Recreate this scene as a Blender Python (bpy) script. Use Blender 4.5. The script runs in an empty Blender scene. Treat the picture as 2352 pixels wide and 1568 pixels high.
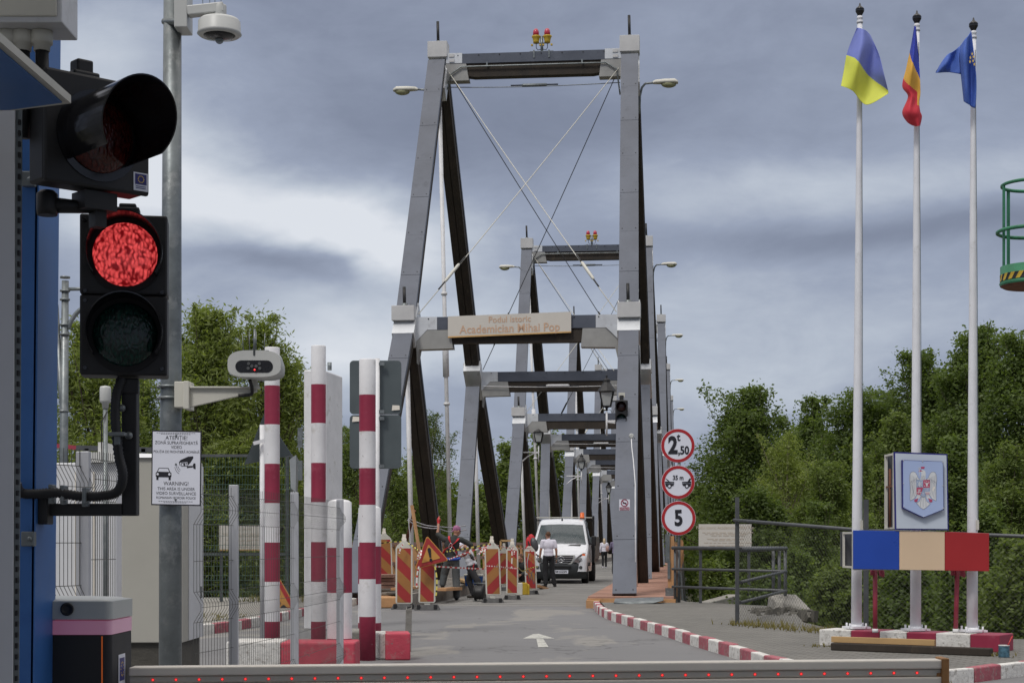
import bpy, math, random
import numpy as np
from mathutils import Vector, Matrix, noise
random.seed(7); rng = np.random.default_rng(7)
scene = bpy.context.scene
COL = scene.collection

# ------------------------------------------------------------------ camera
F, HV, CU, H = 3850.0, 1246.0, 1176.0, 1.4      # focal length / horizon row / centre column in units of the 2352 px wide photo, eye height
cam_d = bpy.data.cameras.new("camera"); cam = bpy.data.objects.new("camera", cam_d); COL.objects.link(cam)
cam.location = (0, 0, H); cam.rotation_euler = (math.radians(90), 0, 0)
cam_d.sensor_width = 36.0; cam_d.lens = 36.0*F/2352.0
cam_d.shift_y = (HV-784.0)/2352.0
cam_d.clip_start = 0.1; cam_d.clip_end = 4000
scene.camera = cam

# ------------------------------------------------------------------ light
SUN_EL, SUN_AZ = math.radians(52), math.radians(212)   # azimuth measured from +Y clockwise
scene.view_settings.view_transform = 'Standard'; scene.view_settings.look = 'None'
scene.view_settings.exposure = 0.0; scene.view_settings.gamma = 1.0
sl = bpy.data.lights.new("sun", 'SUN'); sl.energy = 1.5; sl.angle = math.radians(12); sl.color = (1, .965, .92)
so = bpy.data.objects.new("sun", sl); COL.objects.link(so)
sd = Vector((math.sin(SUN_AZ)*math.cos(SUN_EL), math.cos(SUN_AZ)*math.cos(SUN_EL), math.sin(SUN_EL)))
so.rotation_euler = sd.to_track_quat('Z', 'Y').to_euler(); so.location = sd*50

def lin(c):
    c = c/255.0
    return c/12.92 if c <= .04045 else ((c+.055)/1.055)**2.4
def C(r, g, b): return (lin(r), lin(g), lin(b), 1)

class NT:
    def __init__(s, nt): s.nt = nt; s.n = nt.nodes; s.l = nt.links
    def new(s, t, **k):
        n = s.n.new(t)
        for a, b in k.items(): setattr(n, a, b)
        return n
    def inp(s, sock, v):
        if hasattr(v, 'is_output') or isinstance(v, bpy.types.NodeSocket): s.l.new(v, sock)
        else: sock.default_value = v
    def math(s, op, a, b=0.0, c=0.0, clamp=False):
        n = s.new('ShaderNodeMath', operation=op); n.use_clamp = clamp
        s.inp(n.inputs[0], a); s.inp(n.inputs[1], b); s.inp(n.inputs[2], c)
        return n.outputs[0]
    def noise(s, vec, scale, detail=4, rough=.55, dist=0.0):
        n = s.new('ShaderNodeTexNoise'); s.inp(n.inputs['Vector'], vec)
        n.inputs['Scale'].default_value = scale; n.inputs['Detail'].default_value = detail
        n.inputs['Roughness'].default_value = rough; n.inputs['Distortion'].default_value = dist
        return n.outputs[0]
    def ramp(s, fac, stops):
        n = s.new('ShaderNodeValToRGB'); s.inp(n.inputs[0], fac)
        e = n.color_ramp.elements
        while len(e) < len(stops): e.new(.5)
        for i, (p, c) in enumerate(stops):
            e[i].position = p; e[i].color = c if hasattr(c, '__len__') else (c, c, c, 1)
        return n.outputs[0]
    def mix(s, f, a, b, t='MIX'):
        n = s.new('ShaderNodeMix', data_type='RGBA', blend_type=t)
        s.inp(n.inputs[0], f); s.inp(n.inputs[6], a); s.inp(n.inputs[7], b)
        return n.outputs[2]

# ------------------------------------------------------------------ sky
w = bpy.data.worlds.new("World"); scene.world = w; w.use_nodes = True
t = NT(w.node_tree); t.n.clear()
out = t.new('ShaderNodeOutputWorld'); bg = t.new('ShaderNodeBackground'); t.l.new(bg.outputs[0], out.inputs[0])
tc = t.new('ShaderNodeTexCoord').outputs['Generated']
sx = t.new('ShaderNodeSeparateXYZ'); t.l.new(tc, sx.inputs[0])
az = t.math('ARCTAN2', sx.outputs[0], sx.outputs[1]); el = sx.outputs[2]
cb = t.new('ShaderNodeCombineXYZ'); t.inp(cb.inputs[0], t.math('MULTIPLY', az, 1.0)); t.inp(cb.inputs[1], t.math('MULTIPLY', el, 2.3)); cb.inputs[2].default_value = 3.1
n1 = t.noise(cb.outputs[0], 4.2, 5, .5, .3)
n2 = t.noise(cb.outputs[0], 13.0, 9, .62, .25)
warp = t.math('MULTIPLY', t.math('SUBTRACT', n1, .5), .09)
azw = t.math('ADD', az, t.math('MULTIPLY', warp, 1.6)); elw = t.math('ADD', el, warp)
def blob(u, v, su, sv, amp, tilt=0.0):
    a0, e0 = (u-CU)/F, (HV-v)/F
    da = t.math('SUBTRACT', azw, a0)
    de = t.math('SUBTRACT', t.math('SUBTRACT', elw, e0), t.math('MULTIPLY', da, tilt))
    q = t.math('ADD', t.math('POWER', t.math('ABSOLUTE', t.math('DIVIDE', da, su/F)), 2.0), t.math('POWER', t.math('ABSOLUTE', t.math('DIVIDE', de, sv/F)), 2.0))
    return t.math('MULTIPLY', t.math('EXPONENT', t.math('MULTIPLY', q, -1.0)), amp)
acc = t.math('ADD', .36, t.math('MULTIPLY', t.math('SUBTRACT', n1, .5), .30))
acc = t.math('ADD', acc, t.math('MULTIPLY', t.math('SUBTRACT', n2, .5), .42))
for b in [(250, 430, 210, 270, .55), (620, 490, 420, 150, .58, -.28), (860, 590, 260, 70, .25, -.25), (1150, 290, 420, 130, -.16), (1000, 560, 340, 70, .16),
          (1950, 450, 620, 80, .34), (1560, 520, 200, 70, .16), (1950, 590, 600, 50, -.14), (1900, 760, 620, 110, .26), (700, 655, 330, 45, -.30), (1850, 640, 260, 40, .10),
          (820, 800, 330, 105, .50), (600, 700, 200, 40, .10), (1500, 660, 200, 100, .14), (1250, 1000, 420, 160, .16), (240, 150, 120, 60, .14), (560, 200, 260, 60, .10, -.3),
          (1700, 880, 500, 80, .18), (700, 60, 500, 90, -.06), (2250, 330, 240, 70, .06)]:
    acc = t.math('ADD', acc, blob(*b))
cloud = t.ramp(acc, [(0.0, C(112, 119, 138)), (.28, C(132, 140, 160)), (.5, C(154, 163, 183)), (.72, C(188, 196, 209)), (1.0, C(224, 228, 235))])
sky = t.new('ShaderNodeTexSky', sky_type='NISHITA'); sky.sun_disc = False
sky.sun_elevation = SUN_EL; sky.sun_rotation = SUN_AZ
skyc = t.mix(1.0, sky.outputs[0], (.10, .10, .10, 1), 'MULTIPLY')
cl = t.mix(.06, cloud, skyc)
# an overcast sky is brighter towards the zenith
zen = t.math('ADD', 1.0, t.math('MULTIPLY', t.math('SUBTRACT', el, .36, clamp=True), 5.5))
zc = t.new('ShaderNodeCombineColor'); [t.inp(zc.inputs[i], zen) for i in range(3)]
neu = t.math('MULTIPLY', t.math('SUBTRACT', el, .34, clamp=True), 4.0, clamp=True)
cl = t.mix(neu, cl, (.37, .355, .345, 1))
t.l.new(t.mix(1.0, cl, zc.outputs[0], 'MULTIPLY'), bg.inputs[0]); bg.inputs[1].default_value = 1.0

# ------------------------------------------------------------------ materials
MATS = {}
def mat(name, col, rough=.6, metal=0.0, var=.12, vs=2.5, bump=0.0, bs=60, col2=None, f2=None, emis=None, es=0, alpha=None, spec=.5, coat=0, trans=0, stretch=None, speck=0, chips=0):
    if name in MATS: return MATS[name]
    m = bpy.data.materials.new(name); m.use_nodes = True
    t = NT(m.node_tree); b = t.n['Principled BSDF']
    tc = t.new('ShaderNodeTexCoord').outputs['Object']
    if stretch:
        mp = t.new('ShaderNodeMapping'); mp.inputs['Scale'].default_value = stretch; t.l.new(tc, mp.inputs[0]); tc = mp.outputs[0]
    c = col if len(col) == 4 else (*col, 1)
    lo = tuple(x*(1-var) for x in c[:3])+(1,); hi = tuple(min(1, x*(1+var)) for x in c[:3])+(1,)
    nz = t.noise(tc, vs, 7, .62)
    o = t.mix(t.ramp(nz, [(.3, 0.0), (.7, 1.0)]), lo, hi)
    if col2:
        a = f2 or .6
        o = t.mix(t.ramp(t.noise(tc, vs*2.3, 8, .7), [(a-.05, 0.0), (a+.07, 1.0)]), o, col2)
    if speck:
        o = t.mix(t.ramp(t.noise(tc, 90, 3, .6), [(.35, 0.0), (.68, 1.0)]), t.mix(speck, o, (0.02, .02, .02, 1)), o)
    if chips:
        k = t.math('MULTIPLY', t.ramp(t.noise(tc, 16, 6, .7), [(chips, 0.0), (chips+.02, 1.0)]), t.ramp(t.noise(tc, 2.2, 4, .6), [(.45, 0.0), (.6, 1.0)]))
        o = t.mix(k, o, (.16, .15, .14, 1))
    t.l.new(o, b.inputs['Base Color'])
    t.l.new(t.math('ADD', rough, t.math('MULTIPLY', t.math('SUBTRACT', nz, .5), .25), clamp=True), b.inputs['Roughness'])
    b.inputs['Metallic'].default_value = metal
    b.inputs['Specular IOR Level'].default_value = spec
    b.inputs['Coat Weight'].default_value = coat
    if trans: b.inputs['Transmission Weight'].default_value = trans
    if alpha is not None: b.inputs['Alpha'].default_value = alpha
    if emis: b.inputs['Emission Color'].default_value = emis; b.inputs['Emission Strength'].default_value = es
    if bump:
        bn = t.new('ShaderNodeBump'); bn.inputs['Strength'].default_value = bump; bn.inputs['Distance'].default_value = .02
        t.l.new(t.noise(tc, bs, 5, .6), bn.inputs['Height']); t.l.new(bn.outputs[0], b.inputs['Normal'])
    MATS[name] = m
    return m
M = lambda k: MATS[k]
# paints and metals
mat('clad_grey', (.090, .101, .127), .42, .15, .16, .9, .35, 1.6, col2=(.068, .077, .098, 1), f2=.62, spec=.4)
mat('clad_white', (.60, .62, .64), .40, .25, .12, 1.5, .12, 4, col2=(.44, .45, .46, 1), f2=.60)
mat('box_grey', (.50, .50, .50), .6, 0, .10, 2)
mat('gusset', (.30, .30, .29), .6, .1, .15, 2)
mat('dark_wood', (.028, .021, .015), .8, 0, .45, 2.5, .5, 18, col2=(.06, .045, .03, 1), f2=.62, stretch=(1, 1, .3))
mat('grey_wood', (.20, .18, .155), .85, 0, .25, 3, .4, 30)
mat('fresh_wood', (.44, .24, .11), .75, 0, .22, 3, .3, 30)
mat('plank_wood', (.36, .20, .145), .75, 0, .22, 2.2, .3, 25)
mat('plank_pink', (.34, .21, .17), .8, 0, .2, 2.2, .3, 25)
mat('yellow_wood', (.42, .27, .12), .8, 0, .12, 2, .1)
mat('galv', (.175, .195, .20), .42, .55, .28, 5, .12, 20, col2=(.24, .255, .255, 1), f2=.56)
mat('rail_grey', (.085, .09, .095), .5, .3, .2, 4)
mat('post_grey', (.42, .43, .46), .5, .1, .06, 3)
mat('wire_grey', (.060, .062, .055), .6, .1, .15, 5)
mat('wire_green', (.06, .115, .09), .5, .2, .2, 5)
mat('black', (.012, .012, .013), .55, 0, .3, 5)
mat('black_matte', (.010, .010, .011), .85, 0, .2, 5)
mat('black_gloss', (.012, .012, .014), .18, 0, .2, 5)
mat('rubber', (.022, .022, .023), .85, 0, .3, 8)
mat('cast_rubber', (.075, .075, .075), .9, 0, .35, 8, .4, 30)
mat('white_paint', (.70, .70, .71), .5, 0, .09, 2.5, .1, 25, col2=(.54, .53, .51, 1), f2=.62, chips=.66)
mat('white_pole', (.70, .71, .74), .4, 0, .08, 2.5, col2=(.56, .56, .56, 1), f2=.64, chips=.68)
mat('crimson', (.26, .020, .052), .5, 0, .14, 3, .08, 25, col2=(.30, .05, .085, 1), f2=.62, chips=.67)
mat('kerb_white', (.62, .61, .58), .8, 0, .14, 6, .5, 25, col2=(.34, .32, .29, 1), f2=.57, chips=.62)
mat('kerb_red', (.34, .085, .11), .8, 0, .18, 6, .5, 25, col2=(.30, .20, .19, 1), f2=.56, chips=.62)
mat('block_red', (.44, .05, .08), .7, 0, .12, 4, .3, 25, col2=(.38, .12, .13, 1), f2=.58, chips=.64)
mat('concrete', (.26, .25, .225), .9, 0, .25, 2.0, .5, 25, col2=(.12, .115, .10, 1), f2=.58)
mat('dark_concrete', (.085, .08, .068), .9, 0, .3, 2.0, .5, 25)
mat('blue_steel', (.036, .135, .38), .45, .1, .15, 2, col2=(.03, .12, .36, 1), f2=.6)
mat('cabinet_beige', (.40, .39, .345), .55, 0, .05, 2)
mat('cabinet_white', (.60, .61, .63), .5, 0, .05, 2, col2=(.52, .53, .54, 1), f2=.66)
mat('cream', (.55, .54, .48), .6, 0, .08, 3)
mat('plastic_grey', (.76, .71, .62), .45, 0, .05, 3)
mat('cam_white', (.46, .47, .455), .4, 0, .05, 3)
mat('sign_red', (.38, .018, .022), .35, 0, .06, 3)
mat('sign_white', (.70, .72, .80), .35, 0, .03, 2)
mat('sign_black', (.012, .012, .018), .5, 0, .1, 3)
mat('sign_back', (.095, .115, .12), .45, .3, .12, 2)
mat('refl_red', (.33, .032, .030), .4, 0, .08, 3)
mat('refl_orange', (.34, .155, .045), .4, 0, .08, 3)
mat('amber', (.52, .26, .06), .4, 0, .06, 3)
mat('board_blue', (.014, .060, .36), .3, 0, .08, 1.2)
mat('board_cream', (.66, .50, .34), .4, 0, .04, 1.2)
mat('board_red', (.34, .018, .020), .35, 0, .08, 1.2)
mat('board_pale', (.50, .56, .64), .5, 0, .05, 1.5)
mat('shield_blue', (.36, .45, .68), .4, 0, .04, 1.5)
mat('navy', (.02, .02, .16), .4, 0, .1, 3)
mat('name_cream', (.56, .53, .48), .55, 0, .04, 1.5)
mat('name_tan', (.56, .37, .25), .6, 0, .05, 3)
mat('name_edge', (.55, .33, .12), .6)
mat('truck_white', (.74, .76, .80), .25, 0, .05, 1.5, col2=(.60, .59, .57, 1), f2=.63, coat=.6)
mat('bumper', (.035, .04, .044), .6, 0, .15, 4)
mat('glass_dark', (.09, .12, .13), .16, 0, .0, 2, alpha=.70, spec=.9, coat=.5)
mat('chrome', (.62, .63, .65), .2, .9, .05, 4)
mat('headlamp', (.20, .21, .23), .15, .3, .5, 14, coat=1)
mat('orange_lamp', (.75, .14, .02), .3, 0, .1, 8, emis=(1, .2, .02, 1), es=.12)
mat('red_lamp', (.42, .03, .06), .25, 0, .1, 8)
mat('yellow_paint', (.50, .34, .03), .45, 0, .15, 8)
mat('lamp_glass', (.42, .44, .44), .25, 0, .1, 6)
mat('lamp_lens', (.28, .28, .16), .25, 0, .1, 6)
mat('green_paint', (.03, .17, .085), .45, .1, .25, 4, col2=(.015, .08, .045, 1), f2=.62)
mat('rust', (.14, .055, .03), .85, 0, .4, 8)
mat('red_iron', (.30, .035, .06), .5, 0, .12, 5)
mat('tarp_grey', (.36, .38, .38), .35, .5, .15, 3)
mat('skin', (.42, .22, .15), .55, 0, .08, 8)
mat('tshirt_white', (.78, .76, .86), .85, 0, .04, 5, .2, 40)
mat('tshirt_grey', (.50, .51, .55), .85, 0, .06, 5, .2, 40)
mat('jersey_dark', (.035, .038, .037), .9, 0, .25, 6, .3, 40)
mat('trousers_grey', (.075, .085, .09), .9, 0, .25, 6, .3, 40)
mat('trousers_black', (.018, .018, .021), .9, 0, .25, 6, .3, 40)
mat('harness_red', (.50, .02, .03), .7, 0, .1, 6)
mat('bandana', (.30, .12, .22), .9, 0, .35, 22)
mat('hair_brown', (.11, .055, .03), .9, 0, .3, 30)
mat('hair_blond', (.60, .48, .32), .8, 0, .2, 30)
mat('jacket_purple', (.16, .14, .22), .9, 0, .15, 6)
mat('bag_pink', (.45, .28, .25), .7, 0, .1, 6)
mat('glove_grey', (.14, .14, .12), .9, 0, .3, 12)
mat('ukr_blue', (.17, .21, .55), .7, 0, .12, 5)
mat('ukr_yellow', (.68, .72, .09), .7, 0, .06, 5)
mat('rom_blue', (.02, .04, .38), .7, 0, .12, 5)
mat('rom_yellow', (.76, .42, .06), .7, 0, .08, 5)
mat('rom_red', (.60, .03, .05), .7, 0, .1, 5)
mat('eu_blue', (.06, .13, .46), .7, 0, .15, 5)
mat('eu_star', (.70, .50, .12), .6)
mat('tape_white', (.72, .70, .66), .5)
mat('tape_red', (.50, .03, .04), .5)
mat('tape_yellow', (.66, .58, .12), .5)
mat('rope', (.34, .34, .36), .8, 0, .3, 20)
mat('bucket_blue', (.02, .13, .50), .4)
mat('bark', (.085, .068, .050), .95, 0, .35, 6, .6, 20)
mat('bark_pale', (.20, .17, .13), .95, 0, .3, 6, .6, 20)
mat('arrow_white', (.46, .46, .42), .8, 0, .1, 5, .1, 40, col2=(.22, .22, .21, 1), f2=.54, chips=.56)
mat('pink_band', (.58, .45, .56), .4, 0, .05, 3, emis=(1, .08, .25, 1), es=.07)
mat('lens_dim', (.022, .003, .003), .3)
mat('faint_tan', (.50, .43, .35), .6)
mat('led', (1, .1, .1), .4, 0, 0, 1, emis=(1, .03, .03, 1), es=1.4)
mat('led_glow', (.35, .14, .12), .4, 0, 0, 1, emis=(1, .05, .04, 1), es=.16)
mat('white_wall', (.60, .60, .58), .8, 0, .08, .5)
mat('roof_brown', (.12, .07, .055), .8, 0, .2, 1)
mat('window_dark', (.03, .035, .04), .15)

def special():
    # road asphalt
    m = mat('asphalt', (.165, .165, .168), .88, 0, .10, .25, .35, 60, speck=.10)
    t = NT(m.node_tree); b = t.n['Principled BSDF']; src = b.inputs['Base Color'].links[0].from_socket
    tc = t.new('ShaderNodeTexCoord').outputs['Object']
    mp = t.new('ShaderNodeMapping'); mp.inputs['Scale'].default_value = (.55, .22, 1); t.l.new(tc, mp.inputs[0])
    k = t.ramp(t.noise(mp.outputs[0], 1.1, 9, .55, .8), [(.555, 0.0), (.60, .75)])
    o = t.mix(k, src, (.235, .225, .205, 1))
    k2 = t.ramp(t.noise(tc, 1.9, 9, .7), [(.28, .45), (.42, 0.0)])
    o = t.mix(k2, o, (.10, .10, .105, 1))
    vo = t.new('ShaderNodeTexVoronoi', feature='DISTANCE_TO_EDGE'); vo.inputs['Scale'].default_value = .42
    wv = t.new('ShaderNodeVectorMath', operation='ADD'); sc = t.new('ShaderNodeVectorMath', operation='SCALE'); nn = t.new('ShaderNodeTexNoise'); nn.inputs['Scale'].default_value = 1.3; nn.inputs['Detail'].default_value = 8
    t.l.new(tc, nn.inputs['Vector']); t.l.new(nn.outputs[1], sc.inputs[0]); sc.inputs['Scale'].default_value = 1.6; t.l.new(tc, wv.inputs[0]); t.l.new(sc.outputs[0], wv.inputs[1]); t.l.new(wv.outputs[0], vo.inputs['Vector'])
    ck = t.math('MULTIPLY', t.ramp(vo.outputs['Distance'], [(.005, .5), (.014, 0.0)]), t.ramp(t.noise(tc, .35, 3), [(.48, 0.0), (.56, 1.0)]))
    o = t.mix(ck, o, (.045, .045, .045, 1))
    sp_ = t.ramp(t.noise(tc, 3.3, 3, .5), [(.70, 0.0), (.74, .5)]); o = t.mix(sp_, o, (.085, .085, .085, 1))
    t.l.new(o, b.inputs['Base Color'])
    m = mat('pavers', (.185, .18, .165), .9, 0, .15, .6, .3, 60, speck=.12)
    t = NT(m.node_tree); b = t.n['Principled BSDF']; src = b.inputs['Base Color'].links[0].from_socket
    tc = t.new('ShaderNodeTexCoord').outputs['Object']
    mp = t.new('ShaderNodeMapping'); mp.inputs['Rotation'].default_value = (0, 0, .62); t.l.new(tc, mp.inputs[0])
    br = t.new('ShaderNodeTexBrick'); t.l.new(mp.outputs[0], br.inputs['Vector']); br.inputs['Scale'].default_value = 1.0
    br.inputs['Brick Width'].default_value = .22; br.inputs['Row Height'].default_value = .11; br.inputs['Mortar Size'].default_value = .009
    br.inputs['Color1'].default_value = (1, 1, 1, 1); br.inputs['Color2'].default_value = (.82, .82, .82, 1); br.inputs['Mortar'].default_value = (.35, .33, .28, 1)
    t.l.new(t.mix(1.0, src, br.outputs[0], 'MULTIPLY'), b.inputs['Base Color'])
    mat('pavement_left', (.25, .24, .215), .9, 0, .15, .6, .3, 60, speck=.12)
    mat('earth', (.085, .075, .045), .95, 0, .4, .8, .5, 20, col2=(.05, .075, .02, 1), f2=.52)
    mat('deck_top', (.20, .195, .185), .85, 0, .15, .7, .4, 50, col2=(.15, .145, .135, 1), f2=.6, speck=.08)
    mat('water', (.05, .06, .045), .12, 0, .2, .2)
    # foliage: a different tone for each leaf island
    for nm, a, bb in [('leaf_dark', (.085, .125, .040), (.150, .200, .064)), ('leaf_mid', (.110, .150, .046), (.185, .235, .076)),
                      ('leaf_willow', (.160, .200, .058), (.260, .310, .100)), ('leaf_pale', (.07, .105, .035), (.15, .19, .065)),
                      ('leaf_yellow', (.075, .115, .020), (.16, .20, .04)), ('leaf_dry', (.16, .13, .05), (.24, .21, .09))]:
        m = bpy.data.materials.new(nm); m.use_nodes = True; MATS[nm] = m
        t = NT(m.node_tree); t.n.clear()
        o = t.new('ShaderNodeOutputMaterial'); g = t.new('ShaderNodeNewGeometry')
        tc = t.new('ShaderNodeTexCoord').outputs['Object']
        f = t.math('ADD', t.math('MULTIPLY', g.outputs['Random Per Island'], .6), t.math('MULTIPLY', t.ramp(t.noise(tc, .9, 3), [(.3, 0.0), (.7, 1.0)]), .4))
        c = t.mix(f, (*a, 1), (*bb, 1))
        d = t.new('ShaderNodeBsdfDiffuse'); t.l.new(c, d.inputs[0])
        tr = t.new('ShaderNodeBsdfTranslucent'); t.l.new(t.mix(1.0, c, (1.5, 1.6, .7, 1), 'MULTIPLY'), tr.inputs[0])
        gl = t.new('ShaderNodeBsdfGlossy'); gl.inputs['Roughness'].default_value = .5; gl.inputs[0].default_value = (.5, .5, .5, 1)
        m1 = t.new('ShaderNodeMixShader'); m1.inputs[0].default_value = .45; t.l.new(d.outputs[0], m1.inputs[1]); t.l.new(tr.outputs[0], m1.inputs[2])
        m2 = t.new('ShaderNodeMixShader'); m2.inputs[0].default_value = .03; t.l.new(m1.outputs[0], m2.inputs[1]); t.l.new(gl.outputs[0], m2.inputs[2])
        t.l.new(m2.outputs[0], o.inputs[0])
    # lit red signal lens and the two unlit ones
    for nm, c0, c1, es in [('lens_lit', (.16, .003, .005), (1.0, .10, .10), .80), ('lens_red_off', (.035, .003, .002), (.10, .012, .007), 0), ('lens_green_off', (.002, .012, .010), (.004, .04, .028), 0)]:
        m = bpy.data.materials.new(nm); m.use_nodes = True; MATS[nm] = m
        t = NT(m.node_tree); b = t.n['Principled BSDF']
        tc = t.new('ShaderNodeTexCoord').outputs['Object']
        v = t.new('ShaderNodeTexVoronoi'); v.feature = 'SMOOTH_F1'; v.inputs['Scale'].default_value = 120
        mp = t.new('ShaderNodeMapping'); mp.inputs['Scale'].default_value = (1, 1, .55); t.l.new(tc, mp.inputs[0])
        mx = t.new('ShaderNodeVectorMath', operation='ADD'); t.l.new(mp.outputs[0], mx.inputs[0])
        nn = t.new('ShaderNodeTexNoise'); nn.inputs['Scale'].default_value = 26; t.l.new(tc, nn.inputs['Vector'])
        sc = t.new('ShaderNodeVectorMath', operation='SCALE'); t.l.new(nn.outputs[1], sc.inputs[0]); sc.inputs['Scale'].default_value = .022
        t.l.new(sc.outputs[0], mx.inputs[1]); t.l.new(mx.outputs[0], v.inputs['Vector'])
        rf = t.ramp(v.outputs['Distance'], [(.12, 1.0), (.62, 0.0)])
        col = t.mix(rf, (*c0, 1), (*c1, 1))
        t.l.new(col, b.inputs['Base Color']); b.inputs['Roughness'].default_value = .25
        if es: t.l.new(col, b.inputs['Emission Color']); b.inputs['Emission Strength'].default_value = es
        bn = t.new('ShaderNodeBump'); bn.inputs['Strength'].default_value = .6; bn.inputs['Distance'].default_value = .004
        t.l.new(v.outputs['Distance'], bn.inputs['Height']); t.l.new(bn.outputs[0], b.inputs['Normal'])
special()
# ------------------------------------------------------------------ helpers
def P(u, v, Y): return Vector(((u-CU)/F*Y, Y, H+(HV-v)/F*Y))
def G(u, v, z=0.0):
    Y = (H-z)*F/(v-HV)
    return Vector(((u-CU)/F*Y, Y, z))
ICO = None
class MB:
    def __init__(s): s.v = []; s.f = []; s.m = []; s.s = []
    def add(s, vs, fs, m=0, sm=False):
        b = len(s.v); s.v += [tuple(x) for x in vs]
        for f in fs: s.f.append(tuple(b+i for i in f)); s.m.append(m); s.s.append(sm)
        return s
    def hexa(s, p, m=0):
        return s.add(p, [(0, 3, 2, 1), (4, 5, 6, 7), (0, 1, 5, 4), (1, 2, 6, 5), (2, 3, 7, 6), (3, 0, 4, 7)], m)
    def box(s, c, d, rz=0.0, m=0, R=None):
        R = R or Matrix.Rotation(rz, 3, 'Z'); c = Vector(c); x, y, z = d[0]/2, d[1]/2, d[2]/2
        return s.hexa([c+R@Vector(q) for q in [(-x, -y, -z), (x, -y, -z), (x, y, -z), (-x, y, -z), (-x, -y, z), (x, -y, z), (x, y, z), (-x, y, z)]], m)
    def bx(s, x0, x1, y0, y1, z0, z1, m=0): return s.box(((x0+x1)/2, (y0+y1)/2, (z0+z1)/2), (x1-x0, y1-y0, z1-z0), 0, m)
    def beam(s, a, b, w, h, side=None, m=0, off=0.0, soff=0.0, w1=None, h1=None):
        a = Vector(a); b = Vector(b); d = (b-a).normalized()
        if side is None:
            side = d.cross(Vector((0, 0, 1)))
            if side.length < 1e-3: side = Vector((1, 0, 0))
        side = Vector(side); side = (side-d*side.dot(d)).normalized(); up = side.cross(d)
        if up.z < -1e-6: up = -up
        w1 = w1 or w; h1 = h1 or h
        o = up*off+side*soff
        q = []
        for e, ww, hh in ((a, w, h), (b, w1, h1)):
            q += [e+o-side*ww/2-up*hh/2, e+o+side*ww/2-up*hh/2, e+o+side*ww/2+up*hh/2, e+o-side*ww/2+up*hh/2]
        return s.add(q, [(0, 3, 2, 1), (4, 5, 6, 7), (0, 1, 5, 4), (1, 2, 6, 5), (2, 3, 7, 6), (3, 0, 4, 7)], m)
    def tube(s, pts, r, n=10, m=0, cap=True, sm=True):
        pts = [Vector(p) for p in pts]; rs = r if hasattr(r, '__len__') else [r]*len(pts)
        b = len(s.v); ref = None
        for i, p in enumerate(pts):
            d = ((pts[min(i+1, len(pts)-1)]-pts[i]).normalized()+(pts[i]-pts[max(i-1, 0)]).normalized())
            d = d.normalized() if d.length > 1e-9 else Vector((0, 0, 1))
            if ref is None: ref = Vector((0, 0, 1)) if abs(d.z) < .9 else Vector((1, 0, 0))
            x = (ref-d*ref.dot(d)).normalized(); ref = x; y = d.cross(x)
            for k in range(n):
                a = 2*math.pi*k/n; s.v.append(tuple(p+(x*math.cos(a)+y*math.sin(a))*rs[i]))
        for i in range(len(pts)-1):
            for k in range(n):
                k2 = (k+1) % n
                s.f.append((b+i*n+k, b+i*n+k2, b+(i+1)*n+k2, b+(i+1)*n+k)); s.m.append(m); s.s.append(sm and n > 4)
        if cap:
            s.f.append(tuple(b+k for k in reversed(range(n)))); s.m.append(m); s.s.append(False)
            e = b+(len(pts)-1)*n; s.f.append(tuple(e+k for k in range(n))); s.m.append(m); s.s.append(False)
        return s
    def lathe(s, c, prof, n=20, m=0, axis=None, sm=True):      # prof: (radius, distance along axis)
        c = Vector(c); ax = Vector(axis or (0, 0, 1)).normalized()
        x = ax.orthogonal().normalized(); y = ax.cross(x); b = len(s.v)
        for r, z in prof:
            for k in range(n):
                a = 2*math.pi*k/n; s.v.append(tuple(c+ax*z+(x*math.cos(a)+y*math.sin(a))*max(r, 1e-4)))
        for i in range(len(prof)-1):
            mm = m[i] if hasattr(m, '__len__') else m
            for k in range(n):
                k2 = (k+1) % n; s.f.append((b+i*n+k, b+i*n+k2, b+(i+1)*n+k2, b+(i+1)*n+k)); s.m.append(mm); s.s.append(sm)
        mm = m if not hasattr(m, '__len__') else m[-1]
        s.f.append(tuple(b+k for k in reversed(range(n)))); s.m.append(m[0] if hasattr(m, '__len__') else m); s.s.append(False)
        e = b+(len(prof)-1)*n; s.f.append(tuple(e+k for k in range(n))); s.m.append(mm); s.s.append(False)
        return s
    def prism(s, poly, o, X, U, t, m=0, dn=0.0):                # polygon drawn in the plane (X right, U up), front face towards X x U, thickness t behind it
        o = Vector(o); X = Vector(X); U = Vector(U); N = X.cross(U).normalized()
        ar = sum(poly[i][0]*poly[(i+1) % len(poly)][1]-poly[(i+1) % len(poly)][0]*poly[i][1] for i in range(len(poly)))
        if ar < 0: poly = poly[::-1]
        n = len(poly); fr = [o+X*a+U*b+N*dn for a, b in poly]; bk = [p-N*t for p in fr]
        return s.add(fr+bk, [tuple(range(n)), tuple(reversed(range(n, 2*n)))]+[(i, i+n, (i+1) % n+n, (i+1) % n) for i in range(n)], m)
    def disc(s, o, X, U, r, t, m=0, dn=0.0, n=40, r0=None, cx=0, cy=0):
        if r0 is None: return s.prism([(cx+r*math.cos(2*math.pi*k/n), cy+r*math.sin(2*math.pi*k/n)) for k in range(n)], o, X, U, t, m, dn)
        for k in range(n):
            a, b = 2*math.pi*k/n, 2*math.pi*(k+1)/n
            s.prism([(cx+r0*math.cos(a), cy+r0*math.sin(a)), (cx+r*math.cos(a), cy+r*math.sin(a)), (cx+r*math.cos(b), cy+r*math.sin(b)), (cx+r0*math.cos(b), cy+r0*math.sin(b))], o, X, U, t, m, dn)
        return s
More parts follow.
